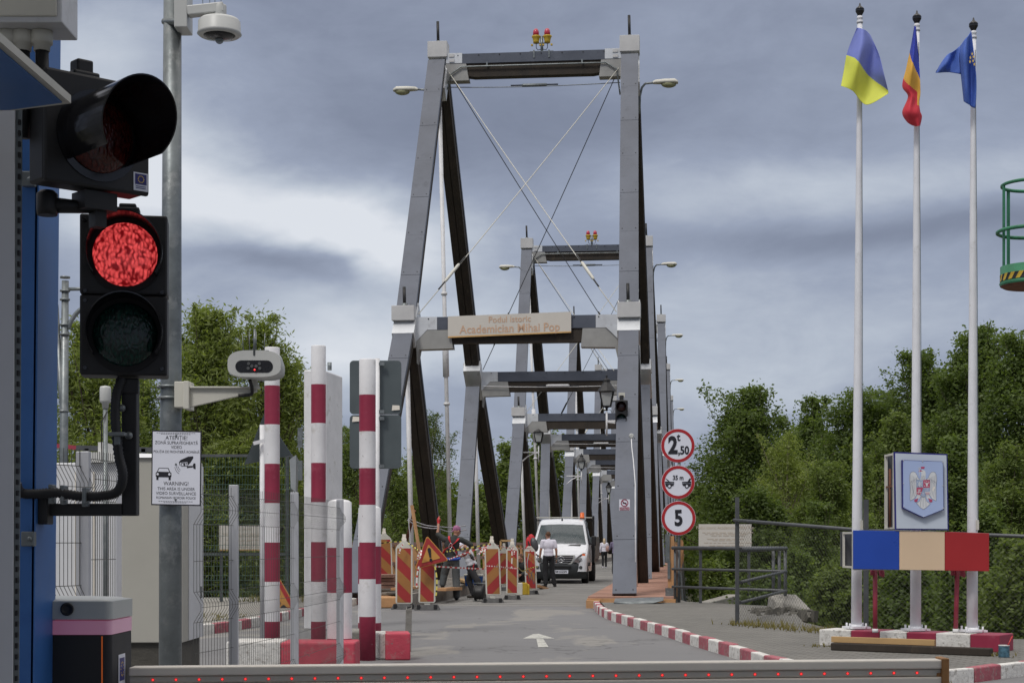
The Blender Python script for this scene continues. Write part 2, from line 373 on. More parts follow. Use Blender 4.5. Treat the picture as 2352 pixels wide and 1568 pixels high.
    def ball(s, c, r, m=0, nu=14, nv=9, R=None):
        c = Vector(c); r = Vector(r) if hasattr(r, '__len__') else Vector((r, r, r)); R = R or Matrix.Identity(3)
        b = len(s.v)
        for j in range(nv+1):
            th = math.pi*j/nv
            for i in range(nu):
                a = 2*math.pi*i/nu
                s.v.append(tuple(c+R@Vector((r.x*math.sin(th)*math.cos(a), r.y*math.sin(th)*math.sin(a), r.z*math.cos(th)))))
        for j in range(nv):
            for i in range(nu):
                i2 = (i+1) % nu; s.f.append((b+j*nu+i, b+(j+1)*nu+i, b+(j+1)*nu+i2, b+j*nu+i2)); s.m.append(m); s.s.append(True)
        return s
    def text(s, body, o, X, U, size, m=0, align='CENTER', depth=.002, dn=0.0, sx=1.0, bold=0.0, space=1.0, fit=None):
        cu = bpy.data.curves.new('txt', 'FONT'); cu.body = body; cu.size = size; cu.align_x = align; cu.align_y = 'CENTER'
        cu.offset = bold; cu.space_character = space; cu.resolution_u = 3
        ob = bpy.data.objects.new('txt', cu); COL.objects.link(ob)
        dg = bpy.context.evaluated_depsgraph_get(); dg.update()
        me = bpy.data.meshes.new_from_object(ob.evaluated_get(dg))
        if fit:
            xs = [v.co.x for v in me.vertices]; sx = fit/max(1e-6, max(xs)-min(xs))
        X = Vector(X); U = Vector(U); N = X.cross(U).normalized(); o = Vector(o)
        vs = [o+X*(v.co.x*sx)+U*v.co.y+N*(dn+depth) for v in me.vertices]
        s.add(vs, [tuple(p.vertices) for p in me.polygons], m)
        bpy.data.objects.remove(ob); bpy.data.curves.remove(cu); bpy.data.meshes.remove(me)
        return s
    def build(s, name, mats, parent=None, bevel=0.0, base=None):
        me = bpy.data.meshes.new(name); V = np.array(s.v, dtype=float).reshape(-1, 3)
        ob = bpy.data.objects.new(name, me); COL.objects.link(ob)
        if parent is not None:
            Mi = WM(parent).inverted(); A = np.array(Mi); V = V@A[:3, :3].T+A[:3, 3]
            ob.parent = parent
        else:
            lo, hi = V.min(0), V.max(0)
            c = base if base is not None else ((lo[0]+hi[0])/2, (lo[1]+hi[1])/2, lo[2])
            V = V-np.array(c); ob.location = c
        me.from_pydata([tuple(v) for v in V], [], s.f)
        for m in (mats if isinstance(mats, (list, tuple)) else [mats]): me.materials.append(MATS[m] if isinstance(m, str) else m)
        me.polygons.foreach_set('material_index', s.m); me.polygons.foreach_set('use_smooth', s.s)
        me.update()
        if bevel:
            b = ob.modifiers.new('bevel', 'BEVEL'); b.width = bevel; b.segments = 2; b.limit_method = 'ANGLE'; b.angle_limit = math.radians(40)
        return ob
def WM(o):
    m = Matrix.Translation(o.location)@o.rotation_euler.to_matrix().to_4x4()
    return WM(o.parent)@m if o.parent else m
def tag(o, label=None, cat=None, group=None, kind=None):
    if label: o['label'] = label
    if cat: o['category'] = cat
    if group: o['group'] = group
    if kind: o['kind'] = kind
    return o
def T(name, label, cat, loc=(0, 0, 0), rz=0.0, group=None):
    o = bpy.data.objects.new(name, None); COL.objects.link(o); o.location = loc; o.rotation_euler = (0, 0, rz)
    o.empty_display_size = .2
    return tag(o, label, cat, group)
def copy_tree(o, parent=None):
    c = o.copy(); COL.objects.link(c)
    if parent: c.parent = parent
    for ch in [x for x in bpy.data.objects if x.parent == o]: copy_tree(ch, c)
    return c
def dup(o, loc, rz=None, label=None, scale=None):
    c = copy_tree(o); c.location = loc
    if rz is not None: c.rotation_euler = (0, 0, rz)
    if label: c['label'] = label
    if scale: c.scale = (scale,)*3
    return c
def struct(o): return tag(o, kind='structure')
XR, UP = Vector((1, 0, 0)), Vector((0, 0, 1))
def arc(c, r, a0, a1, n, X, U):
    return [Vector(c)+Vector(X)*r*math.cos(a0+(a1-a0)*i/n)+Vector(U)*r*math.sin(a0+(a1-a0)*i/n) for i in range(n+1)]

# ------------------------------------------------------------------ ground
def spline(pts, n):
    out = []
    for i in range(len(pts)-1):
        p0, p1, p2, p3 = (Vector(pts[max(i-1, 0)]), Vector(pts[i]), Vector(pts[i+1]), Vector(pts[min(i+2, len(pts)-1)]))
        for k in range(n):
            q = k/n; out.append(.5*((2*p1)+(-p0+p2)*q+(2*p0-5*p1+4*p2-p3)*q*q+(-p0+3*p1-3*p2+p3)*q**3))
    return out+[Vector(pts[-1])]
KERB_R = spline([(1.98, 38.6), (1.87, 33.5), (1.93, 30.6), (2.16, 28), (2.42, 25.6), (2.62, 22.9), (2.84, 20.6), (3.02, 18.6), (3.3, 17.1), (3.75, 16.4), (4.4, 16.8), (5.5, 18.0), (8.0, 20.3)], 8)
FENCE_R = [(3.56, 26.5), (4.9, 23.2), (9.0, 21.9)]
KERB_L = spline([(-8.0, 22.5), (-5.6, 24.6), (-4.76, 25.9), (-4.45, 28), (-4.17, 31.9), (-3.9, 35.5), (-3.6, 38.6)], 6)
def inside(x, y, poly):
    c = False; n = len(poly)
    for i in range(n):
        x0, y0 = poly[i]; x1, y1 = poly[(i+1) % n]
        if (y0 > y) != (y1 > y) and x < (x1-x0)*(y-y0)/(y1-y0)+x0: c = not c
    return c
def dist(x, y, poly):
    d = 1e9; n = len(poly)
    for i in range(n):
        x0, y0 = poly[i]; x1, y1 = poly[(i+1) % n]; dx, dy = x1-x0, y1-y0
        q = max(0, min(1, ((x-x0)*dx+(y-y0)*dy)/(dx*dx+dy*dy))); d = min(d, math.hypot(x-x0-q*dx, y-y0-q*dy))
    return d
PLATEAU = [(-80, -30), (80, -30), (60, 19), (9.2, 22.1), (5.0, 23.5), (5.1, 30), (5.7, 33.8), (3.9, 36.8), (3.9, 39.4), (-9, 39.8), (-80, 39)]
def ground_z(x, y):
    if inside(x, y, PLATEAU): return -.012
    d = dist(x, y, PLATEAU)
    z = -max(0, d-.15)*.62
    z = max(z, -4.2)
    if y > 92 and y < 150: z -= 1.6*min(1, (y-92)/6, (150-y)/6)
    if y > 150: z = max(z, -4.2)
    z += .25*noise.noise(Vector((x*.2, y*.2, 0)))*min(1, d/3)
    return z
g = MB(); xs = list(np.arange(-16, 16.01, .5)); xs = [-700, -400, -220, -130, -80, -50, -35, -25, -20]+xs+[20, 25, 35, 50, 80, 130, 220, 400, 700]
ys = [-30, -10, 0, 8]+list(np.arange(14, 48, .5))+list(range(48, 92, 4))+[92, 95, 98, 100, 120, 144, 147, 150, 160, 200, 300, 500, 900, 1500]
for y in ys:
    for x in xs: g.v.append((x, y, ground_z(x, y)))
nx = len(xs)
for j in range(len(ys)-1):
    for i in range(nx-1): g.f.append((j*nx+i, j*nx+i+1, (j+1)*nx+i+1, (j+1)*nx+i)); g.m.append(0); g.s.append(True)
struct(g.build('ground', 'earth', base=(0, 0, 0)))
g = MB(); g.bx(-600, 600, 88, 156, -5.2, -4.9); struct(g.build('river', 'water', base=(0, 0, 0)))
def sheet(name, outline, z, m, t=.0):
    g = MB(); n = len(outline)
    g.add([(p[0], p[1], z) for p in outline], [tuple(range(n))]); o = g.build(name, m, base=(0, 0, 0)); struct(o); return o
road_out = [(p.x, p.y) for p in reversed(KERB_R)]+[(p.x, p.y) for p in reversed(KERB_L)]+[(-12, 22), (-12, -20), (12, -20), (12, 20.3)]
sheet('road', road_out[::-1], 0.0, 'asphalt')
pav = [(p.x, p.y) for p in KERB_R]+[(8.8, 21.6), (4.85, 23.0), (4.7, 27), (5.55, 33.5), (3.8, 36.6), (3.8, 38.6)]
sheet('pavement', pav, .12, 'pavers')
pl = [(p.x, p.y) for p in KERB_L]+[(-4.0, 39.4), (-30, 39.2), (-30, 22.5)]
sheet('pavement', pl, .12, 'pavement_left')
def kerb(path, name, first=0, L=.6, side=1):
    g = MB(); acc = 0; k = first
    pts = [Vector((p.x, p.y, 0)) for p in path]
    # resample
    res = [pts[0]]; need = L
    for i in range(len(pts)-1):
        a, b = pts[i], pts[i+1]; seg = (b-a).length; pos = 0
        while seg-pos >= need: pos += need; res.append(a+(b-a)*(pos/seg)); need = L
        need -= seg-pos
    for i in range(len(res)-1):
        a, b = res[i], res[i+1]; d = (b-a).normalized(); s = Vector((d.y, -d.x, 0))*side
        j = lambda: random.uniform(-.008, .008)
        a2 = a+d*.004; b2 = b-d*.004
        q = [a2+s*(-.02+j()), b2+s*(-.02+j()), b2-s*.17, a2-s*.17]
        top = .15+j()
        g.hexa([p+Vector((0, 0, -.1)) for p in q]+[q[0]+s*(-.03)+UP*top, q[1]+s*(-.03)+UP*(top+j()), q[2]+UP*top, q[3]+UP*top], k % 2)
        k += 1
    o = g.build(name, ['kerb_white', 'kerb_red'], bevel=.015, base=(0, 0, 0)); return struct(o)
kerb(KERB_R, 'kerb', 0, side=-1)
kerb(KERB_L, 'kerb', 1, side=-1)
# painted arrow on the road
g = MB()
def ap(u, v):
    p = G(u, v); return (p.x, p.y, .004)
g.add([ap(1201, 1466), ap(1225, 1455.5), ap(1238, 1455), ap(1274, 1466)], [(0, 3, 2, 1)])
g.add([ap(1232, 1467), ap(1248, 1467), ap(1260, 1485.5), ap(1236, 1485.5)], [(0, 3, 2, 1)])
struct(g.build('road_marking', 'arrow_white', base=(0, 0, 0)))
# weeds along kerbs and fence foot
def weeds():
    vs, fs = [], []
    spots = []
    for p in KERB_R[::1]:
        if p.y > 16: spots += [(p.x-.02+random.gauss(0, .04)-.05, p.y+random.uniform(-.3, .3), 0, random.uniform(.02, .07)) for _ in range(9)]
    for i in range(260):
        q = random.random(); x = FENCE_R[0][0]+(FENCE_R[1][0]-FENCE_R[0][0])*q; y = FENCE_R[0][1]+(FENCE_R[1][1]-FENCE_R[0][1])*q
        spots.append((x+random.gauss(-.1, .16), y+random.gauss(-.1, .2), .12, random.uniform(.03, .16)))
    for i in range(200):
        q = random.random(); spots.append((3.75+1.9*q+random.gauss(0, .1), 20.9-1.85*q-.15+random.gauss(0, .1), .12, random.uniform(.02, .07)))
    for i in range(350): spots.append((random.uniform(-6, -3.9), random.uniform(36, 39), .12, random.uniform(.03, .14)))
    for i in range(500): spots.append((random.uniform(-10, -4.6), random.uniform(27.4, 30)+.0, .12, random.uniform(.03, .08)))
    for x, y, z, h in spots:
        for k in range(5):
            a = random.uniform(0, 6.28); l = h*random.uniform(.5, 1); b = len(vs)
            dx, dy = math.cos(a)*l*.5, math.sin(a)*l*.5; w = .007
            vs += [(x-dy*w/l*2, y+dx*w/l*2, z), (x+dy*w/l*2, y-dx*w/l*2, z), (x+dx, y+dy, z+l)]; fs.append((b, b+1, b+2))
    g = MB(); g.add(vs, fs); tag(g.build('weeds', 'leaf_dry', base=(0, 0, 0)), 'dry weeds and grass tufts along kerbs and fence foot', 'weeds', kind='stuff')
weeds()
# low hills on the horizon
g = MB(); n = 60
for i in range(n):
    a = -0.75+1.5*i/(n-1); r0, r1 = 900, 1300
    hh = 9+7*noise.noise(Vector((a*6, 2, 0)))+4*noise.noise(Vector((a*17, 5, 0)))
    g.v += [(r0*math.sin(a), r0*math.cos(a), -6), (r1*math.sin(a), r1*math.cos(a), hh), (1800*math.sin(a), 1800*math.cos(a), hh*.8)]
for i in range(n-1):
    for k in range(2): g.f.append((i*3+k, (i+1)*3+k, (i+1)*3+k+1, i*3+k+1)); g.m.append(0); g.s.append(True)
struct(g.build('hills', mat('hill_green', (.055, .085, .045), .95, 0, .3, .02), base=(0, 0, 0)))
# ------------------------------------------------------------------ the timber bridge
BD = Vector((.1044, 1, 0)).normalized(); BN = Vector((-BD.y, BD.x, 0)); BW = 6.07; RY = 53.4
BRZ = -math.atan(.1044)
def BP(r, t, z): 
    if 1.293 < r < 1.893 and z > 1: z = 1+(z-1)*.975; t += .015*z
    Y = r*RY; return Vector((.1044*Y-1.387, Y, 0))+BN*(t+.024*z)+Vector((0, 0, z))
bridge = T('timber_bridge', 'long timber truss bridge clad in grey sheet metal with dark wooden struts', 'bridge', BP(.70, BW/2, 0), BRZ)
NSP = 5; PITCH = .60
ZT, ZK = 16.25, 7.3
def strut(a, b, w=.50, h=.42, clad=True, screws=True):
    g = MB(); d = (b-a).normalized()
    for s in (-1, 1): g.beam(a, b, w/2-.02, h, BN, 0, 0, s*(w/4+.005))
    g.beam(a, b, .05, h-.08, BN, 0)
    o = g.build('strut', 'dark_wood', bridge)
    c = MB(); L = (b-a).length; n = max(1, round(L/1.75)); 
    for i in range(n):
        p, q = a+d*(L*i/n+.004), a+d*(L*(i+1)/n-.004)
        c.beam(p, q, w+.035, .03, BN, 0, h/2+.017+(.004 if i % 2 else 0))
        for s in (-1, 1): c.beam(p, q, .014, .12, BN, 0, h/2-.045, s*(w/2+.010))
        if screws:
            for s in (-1, 1): c.beam(p+d*.10, p+d*.125, .024, .010, BN, 1, h/2+.040, s*(w/2-.06))
    c.build('cladding', ['clad_grey', 'black'], o)
    return o
def crossbeam(r, z1, h0, h1, far=False):
    a, b = BP(r, .22, z1-h0/2), BP(r, BW-.22, z1-h0/2)
    g = MB(); fr = -BD
    X = -BN; U = (Vector((0, 0, 1))+BN*.024).normalized(); o = BP(r, BW/2, z1-h0)-BD*.17
    w = BW/2-.25
    poly = [(-w, 0), (w, 0), (w, -h1*.2), (w-.55, -h1*.2), (w-.62, -h1*.75), (w-.72, -h1*.93), (w-.9, -h1), (-w+.9, -h1), (-w+.72, -h1*.93), (-w+.62, -h1*.75), (-w+.55, -h1*.2), (-w, -h1*.2)]
    g.prism(poly, o, X, U, .34)
    cb = g.build('crossbeam', 'dark_wood', bridge)
    c = MB(); c.prism([(-w+.28, .004), (w-.28, .004), (w-.28, h0), (-w+.28, h0)], o-BD*.035, X, U, .42)
    for q in np.arange(-w+.4, w-.3, .66): c.box(BP(r, BW/2-q, z1-.05)-BD*.21, (.03, .02, .03), BRZ, 1)
    c.build('cladding', ['clad_grey', 'black'], cb)
    return cb
def node(r, side, zc, a, b, L, low):
    """white sheet metal cover round a joint, following the strut that runs a->b"""
    t = 0 if side == 0 else BW; s = 1 if side == 0 else -1     # s: direction towards the middle of the bridge
    g = MB(); d = (b-a).normalized(); c = BP(r, t, zc)
    g.beam(c-d*L*.5, c+d*L*.5, .60, .50, BN)
    U = (Vector((0, 0, 1))+BN*.024).normalized()
    ztop = low[0]
    o = BP(r, t, ztop)-BD*.225
    X = BN*s*-1 if side == 0 else BN*-1
    return g, o
def joint(r, side, kind, a, b):
    t = 0.0 if side == 0 else BW; s = 1 if side == 0 else -1
    d = (b-a).normalized()
    if kind == 'apex':
        g = MB(); g.beam(a, b, .58, .50, BN)
        zt = 16.86; c0 = .30
        g.beam(BP(r, t+s*.27, zt-.15)-BD*.0, BP(r, t+s*.78, zt-.15), .42, .32, BD, 0)
        for q in (.0, .16): g.box(BP(r, t+s*.45, zt-.07-q)-BD*.225, (.16, .03, .09), BRZ, 1)
        j = g.build('joint_cover', ['clad_white', 'box_grey'], bridge)
        g = MB(); g.box(BP(r, t, 17.0), (.62, .56, .50), BRZ); g.build('cap_box', 'box_grey', j, bevel=.01)
        g = MB(); g.tube([BP(r, t, 17.2), BP(r, t, 17.32)], .09, 8, 1); g.tube([BP(r, t, 17.25), BP(r, t, 17.95)], .045, 6)
        g.build('threaded_rod', ['black', 'galv'], j)
        g = MB(); g.hexa([BP(r, t+s*.26, 16.0)-BD*.2, BP(r, t+s*.98, 16.0)-BD*.2, BP(r, t+s*.98, 16.0)+BD*.2, BP(r, t+s*.26, 16.0)+BD*.2,
                          BP(r, t+s*.26, 16.54)-BD*.2, BP(r, t+s*.90, 16.54)-BD*.2, BP(r, t+s*.90, 16.54)+BD*.2, BP(r, t+s*.26, 16.54)+BD*.2])
        g.build('corner_bracket', 'gusset', j)
    else:
        g = MB(); g.beam(a, b, .60, .50, BN)
        zt = 7.52
        g.beam(BP(r, t+s*.28, zt-.17), BP(r, t+s*.88, zt-.17), .42, .35, BD, 0)
        # diagonal white haunch down to the strut
        p = BP(r, t+s*.28, zt-.33)-BD*.215; 
        g.prism([(0, 0), (.34, 0), (0, -.34)] if s*-1 > 0 or True else [], p, BN*s, (Vector((0, 0, 1))+BN*.024).normalized(), .03)
        for q in (-.12, .12): g.box(BP(r, t+q, 6.95)-BD*.32, (.06, .03, .05), BRZ, 1)
        j = g.build('joint_cover', ['clad_white', 'box_grey'], bridge)
        bc = BP(r, t, 7.83)-BD*.16
        g = MB(); g.box(BP(r, t-s*.02, 7.62)-BD*.22, (.62, .40, .40), BRZ); g.build('cap_box', 'box_grey', j, bevel=.01)
        g = MB(); g.tube([BP(r, t, 7.75)-BD*.2, BP(r, t, 7.9)-BD*.2], .09, 8, 1); g.tube([BP(r, t, 7.8)-BD*.2, BP(r, t, 8.35)-BD*.2], .045, 6)
        g.build('threaded_rod', ['black', 'galv'], j)
        g = MB(); U = (Vector((0, 0, 1))+BN*.024).normalized()
        o = BP(r, t+s*.30, zt-.355)-BD*.205
        poly = [(0, -.18), (.28, 0), (.94, 0), (1.0, -.50), (.08, -.52), (0, -.9)]
        g.prism(poly, o, BN*s, U, -.40 if s > 0 else .40)
        g.build('corner_bracket', 'gusset', j)
def rod(r, t, z0, z1, sleeve=True):
    g = MB(); g.tube([BP(r, t, z0), BP(r, t, z1)], .065, 8)
    if sleeve:
        L = z1-z0; a = z0+L*.42
        g.tube([BP(r, t, a), BP(r, t, a+1.7)], .10, 8)
        for q in (a-.9, a+2.6): g.tube([BP(r, t, q), BP(r, t, q+.08)], .10, 8)
    g.build('hanger_rod', 'white_paint', bridge)
def cable(a, b, m, rr=.014, sleeve=.85):
    g = MB(); sag = []
    for i in range(9):
        q = i/8; sag.append(a.lerp(b, q)-Vector((0, 0, 1))*4*.05*q*(1-q))
    g.tube(sag, rr, 5)
    if sleeve:
        c = a.lerp(b, sleeve); d = (b-a).normalized(); g.tube([c-d*.42, c-d*.36, c+d*.36, c+d*.42], [.02, .045, .045, .02], 8)
        g.tube([c-d*.75, c-d*.42], .022, 6, 1); g.tube([c+d*.42, c+d*.75], .022, 6, 1)
    g.build('brace_cable', [m, 'black'], bridge)
for i in range(NSP):
    o = PITCH*i
    rA, rK1, rB, rP, rB2, rK2, rA2 = [q+o for q in (.700, .845, .930, .985, 1.015+.01, 1.118, 1.283)]
    near = i < 2
    for side in (0, 1):
        t = 0.0 if side == 0 else BW; s = 1 if side == 0 else -1
        z0 = .10
        strut(BP(rA, t, z0), BP(rK1, t, ZK), screws=near)
        strut(BP(rK1, t, ZK+.1), BP(rP-.006, t, ZT+.2), screws=near)
        strut(BP(rB, t, z0), BP(rK1+.006, t, ZK-.45), .46, .40, screws=False)
        strut(BP(rA2, t, z0), BP(rK2, t, ZK), screws=False)
        strut(BP(rK2, t, ZK+.1), BP(rP+.006, t, ZT+.1), screws=False)
        strut(BP(rB2, t, z0), BP(rK2-.006, t, ZK-.45), .46, .40, screws=near)
        a, b = BP(rK1, t, ZK), BP(rP, t, ZT); d = (b-a).normalized()
        joint(rP, side, 'apex', BP(rP, t, ZT)-d*1.05, BP(rP, t, ZT)+d*.55)
        a2, b2 = BP(rA, t, z0), BP(rK1, t, ZK); d2 = (b2-a2).normalized()
        joint(rK1, side, 'knee', b2-d2*.65, b2+d2*.75)
        d3 = (BP(rA2, t, z0)-BP(rK2, t, ZK)).normalized()
        joint(rK2, side, 'knee', BP(rK2, t, ZK)+d3*.85, BP(rK2, t, ZK)-d3*.65)
        rod(rP, t+s*.0-.0, .2, 15.6); rod(rK1, t-s*.0, .2, 6.8, False); rod(rK2, t, .2, 6.8, False)
    crossbeam(rP, 16.84, .31, .42); crossbeam(rK1, 7.52, .35, .36); crossbeam(rK2, 7.52, .35, .36)
    ti = .33
    if i < 3:
        for rk, m, zk in ((rK1, 'cream', 7.62), (rK2, 'rail_grey', 7.62)):
            cable(BP(rP, ti, 16.3)-BD*.15, BP(rk, BW-ti, zk), m)
            cable(BP(rP, BW-ti, 16.3)-BD*.15, BP(rk, ti, zk), m)
        cable(BP(rP, ti, 15.85), BP(rP, BW-ti, 15.85), 'galv', .014, .5)
        cable(BP(rK2, ti, 7.0)-BD*.3, BP(rK2, BW-ti, 7.0)-BD*.3, 'white_paint', .014, .5)
    # conduit pipe under the top beam
    g = MB(); g.tube([BP(rP, BW-.3, 15.7)-BD*.25, BP(rP, BW-.42, 16.2)-BD*.25, BP(rP, BW-.75, 16.42)-BD*.25, BP(rP, .75, 16.42)-BD*.25, BP(rP, .42, 16.2)-BD*.25, BP(rP, .33, 15.4)-BD*.25], .025, 6)
    for q in (1.5, 4.5): g.box(BP(rP, q, 16.47)-BD*.24, (.05, .03, .16), BRZ)
    g.build('conduit_pipe', 'galv', bridge)
# decks
REND = .70+PITCH*NSP
g = MB(); r = .725; base0 = .69
g.hexa([BP(base0, .70, -.42), BP(REND, .70, -.42), BP(REND, 4.65, -.42), BP(base0, 4.65, -.42), BP(base0, .70, -.02), BP(REND, .70, -.02), BP(REND, 4.65, -.02), BP(base0, 4.65, -.02)][0:8], 1)
rr = .69
while rr < REND:
    st = random.uniform(.010, .026); jt = random.uniform(-.004, .004)
    e = min(rr+st-.0006, REND)
    g.hexa([BP(rr, .70, -.03), BP(e, .70, -.03), BP(e, 4.65, -.03), BP(rr, 4.65, -.03), BP(rr, .70, .006+jt), BP(e, .70, .006+jt), BP(e, 4.65, .006+jt), BP(rr, 4.65, .006+jt)])
    rr += st
g.build('roadway_deck', ['deck_top', 'black'], bridge)
def planks(name, t0, t1, zt, r0, r1, m, n2=None):
    g = MB(); y = r0
    while y < r1:
        st = .145/RY if y < 1.5 else (.6/RY if y < 2.2 else 3/RY)
        e = y+st-.008/RY; j = random.uniform(-.003, .003)
        g.hexa([BP(y, t0, zt-.05), BP(e, t0, zt-.05), BP(e, t1, zt-.05), BP(y, t1, zt-.05), BP(y, t0, zt+j), BP(e, t0, zt+j), BP(e, t1, zt+j), BP(y, t1, zt+j)])
        y += st
    g.build(name, m, bridge)
planks('walkway_deck', -1.12, .78, .22, .688, REND, 'plank_wood')
planks('walkway_deck', 4.62, BW+1.3, .30, .735, REND, 'grey_wood')
# edge beams of the raised walkways
g = MB(); g.beam(BP(.676, .76, .14), BP(.676, -1.14, .13), .10, .13, BD); g.build('edge_board', 'fresh_wood', bridge)
g = MB(); g.beam(BP(.70, .74, .04), BP(REND, .74, .04), .12, .22, BN); g.build('edge_board', 'fresh_wood', bridge)
g = MB(); 
for q in (-.25, .02, -.95): g.box(BP(.682, q, .02), (.22, .2, .18), BRZ)
g.box(BP(.673, .62, .02), (.30, .25, .30), BRZ)
g.build('bearer', 'rust' if False else 'fresh_wood', bridge)
g = MB()
rr = .665
while rr < 1.35:
    st = random.uniform(.02, .05)
    g.beam(BP(rr, 4.55, .10), BP(rr+st-.0006, 4.55, .10), .14, .40+random.uniform(-.02, .02), BN); rr += st
g.beam(BP(1.35, 4.55, .10), BP(REND, 4.55, .10), .14, .40, BN)
g.build('edge_beam', 'grey_wood', bridge)
# railings
def railing(t, r0, r1, m, mb, step=2.0, z0=.2, h=1.15):
    n = int((r1-r0)*RY/step)
    g = MB()
    for i in range(n+1):
        r = r0+(r1-r0)*i/n
        q = MB(); q.beam(BP(r, t, z0), BP(r, t, z0+h), .14, .10, BN); q.build('rail_post', m, bridge)
    for z, hh in ((z0+h, .14), (z0+h*.5, .12)): g.beam(BP(r0, t, z), BP(r1, t, z), .05, hh, BN, 0)
    g.build('rail', mb, bridge)
railing(-1.10, .70, 1.9, 'fresh_wood', 'fresh_wood'); railing(BW+1.25, .735, 2.6, 'fresh_wood', 'plank_pink')
# rough cladding boards along the outer face of the right walkway
g = MB(); rr = .76
while rr < 1.5:
    zt = random.uniform(1.0, 1.5); g.beam(BP(rr, -1.20, -.3), BP(rr, -1.20-.05, zt), .03, .14, BN); rr += .0040
g.build('side_boards', 'fresh_wood', bridge)
g = MB(); rr = .71
while rr < 1.2:
    g.beam(BP(rr, -1.30+random.uniform(-.05, .05), -1.0), BP(rr+random.uniform(-.01, .01), -1.25, random.uniform(.2, .75)), .02, .035, BN); rr += .006
g.build('loose_slats', 'galv', bridge)
g = MB(); g.beam(BP(.70, -1.05, .2), BP(.70, -1.05, 1.55), .16, .14, BN, 0); g.box(BP(.70, -.98, 1.28)-BD*.1, (.10, .03, .62), BRZ, 1); g.box(BP(.70, -1.0, .30)-BD*.09, (.18, .02, .2), BRZ, 1); g.box(BP(.70, -1.0, .80)-BD*.1, (.06, .03, .4), BRZ, 1)
g.build('end_post', ['fresh_wood', 'galv'], bridge)
# piers
for i in range(1, NSP+1):
    r = .70+PITCH*i-.008; g = MB()
    g.hexa([BP(r-.02, -1.5, -7), BP(r+.02, -1.5, -7), BP(r+.02, BW+1.5, -7), BP(r-.02, BW+1.5, -7), BP(r-.014, -1.2, -.45), BP(r+.014, -1.2, -.45), BP(r+.014, BW+1.2, -.45), BP(r-.014, BW+1.2, -.45)])
    g.build('pier', 'concrete', bridge)
g = MB(); g.bx(-4.6, 3.9, 37.2, 39.6, -5, -.03); g.hexa([(3.9, 37.6, -5), (4.15, 37.6, -5), (5.6, 41, -5), (5.3, 41.2, -5), (3.9, 37.6, -.0), (4.15, 37.6, -.0), (5.6, 41, .14), (5.3, 41.2, .14)])
tag(g.build('abutment', 'concrete', bevel=.02), 'weathered grey concrete abutment wall under the end of the bridge', 'abutment')
g = MB(); pts = [P(u, v, 36.0) for u, v in ((1412, 1376), (1452, 1371), (1488, 1371), (1512, 1374))]
g.add([P(1413, 1373, 35.8), P(1455, 1372, 35.8), P(1524, 1370, 35.9), P(1524, 1378, 35.3), P(1500, 1384, 35.2), P(1450, 1386, 35.2), P(1412, 1390, 35.2), P(1410, 1382, 35.2)], [(0, 1, 2, 3, 4, 5, 6, 7)])
g.v += [(x, y+.01, z-.012) for x, y, z in g.v[:8]]; g.f.append(tuple(reversed(range(8, 16)))); g.m.append(0); g.s.append(False)
tag(g.build('metal_sheet', 'galv'), 'bent grey sheet metal offcut lying at the foot of the right bridge post', 'metal sheet')

# ------------------------------------------------------------------ things fixed to the bridge
def street_lamp(base, dirv, label, sc=1.0):
    """base: where the bracket pipe leaves the strut; dirv: +1 to the right, -1 to the left"""
    o = T('street_lamp', label, 'street lamp', base, BRZ, 'street lamps on the bridge portals'); X = XR*dirv
    R = Matrix.Rotation(BRZ, 3, 'Z'); b = Vector(base); W = lambda x, z, y=0: b+R@Vector((x*dirv, y, z))
    g = MB(); g.tube([W(-.06, -.9), W(-.04, -.35), W(.02, -.08), W(.12, .04), W(.45, .07)], .035, 8); g.build('arm', 'galv', o)
    g = MB(); prof = [(.36, .05, .06, .05), (.44, .06, .10, .09), (.72, .06, .15, .11), (1.05, .06, .15, .11), (1.15, .04, .09, .06)]
    b0 = len(g.v)
    for x, z, wy, hz in prof:
        for k in range(10):
            a = 2*math.pi*k/10; yy = math.cos(a)*wy; zz = math.sin(a)*hz; zz = max(zz, -hz*.3) if math.sin(a) < 0 else zz
            g.v.append(tuple(W(x, z+zz, yy)))
    for i in range(4):
        for k in range(10): g.f.append((i*10+k, i*10+(k+1) % 10, (i+1)*10+(k+1) % 10, (i+1)*10+k)); g.m.append(0); g.s.append(True)
    g.f.append(tuple(range(10))); g.m.append(0); g.s.append(False); g.f.append(tuple(range(40, 50))); g.m.append(0); g.s.append(False)
    hd = g.build('lamp_head', 'cream', o)
    g = MB(); g.ball(W(.86, .0), (.24, .13, .11)); g.build('lamp_glass', 'lamp_lens', hd)
    return o
where = ['nearest', 'second', 'third', 'fourth', 'farthest']
for i in range(NSP):
    r = .985+PITCH*i
    street_lamp(BP(r, -.33, 15.75), 1, f'cobra-head street lamp on right side of the {where[i]} tall bridge portal')
    street_lamp(BP(r, BW+.33, 15.75), -1, f'cobra-head street lamp on left side of the {where[i]} tall bridge portal')
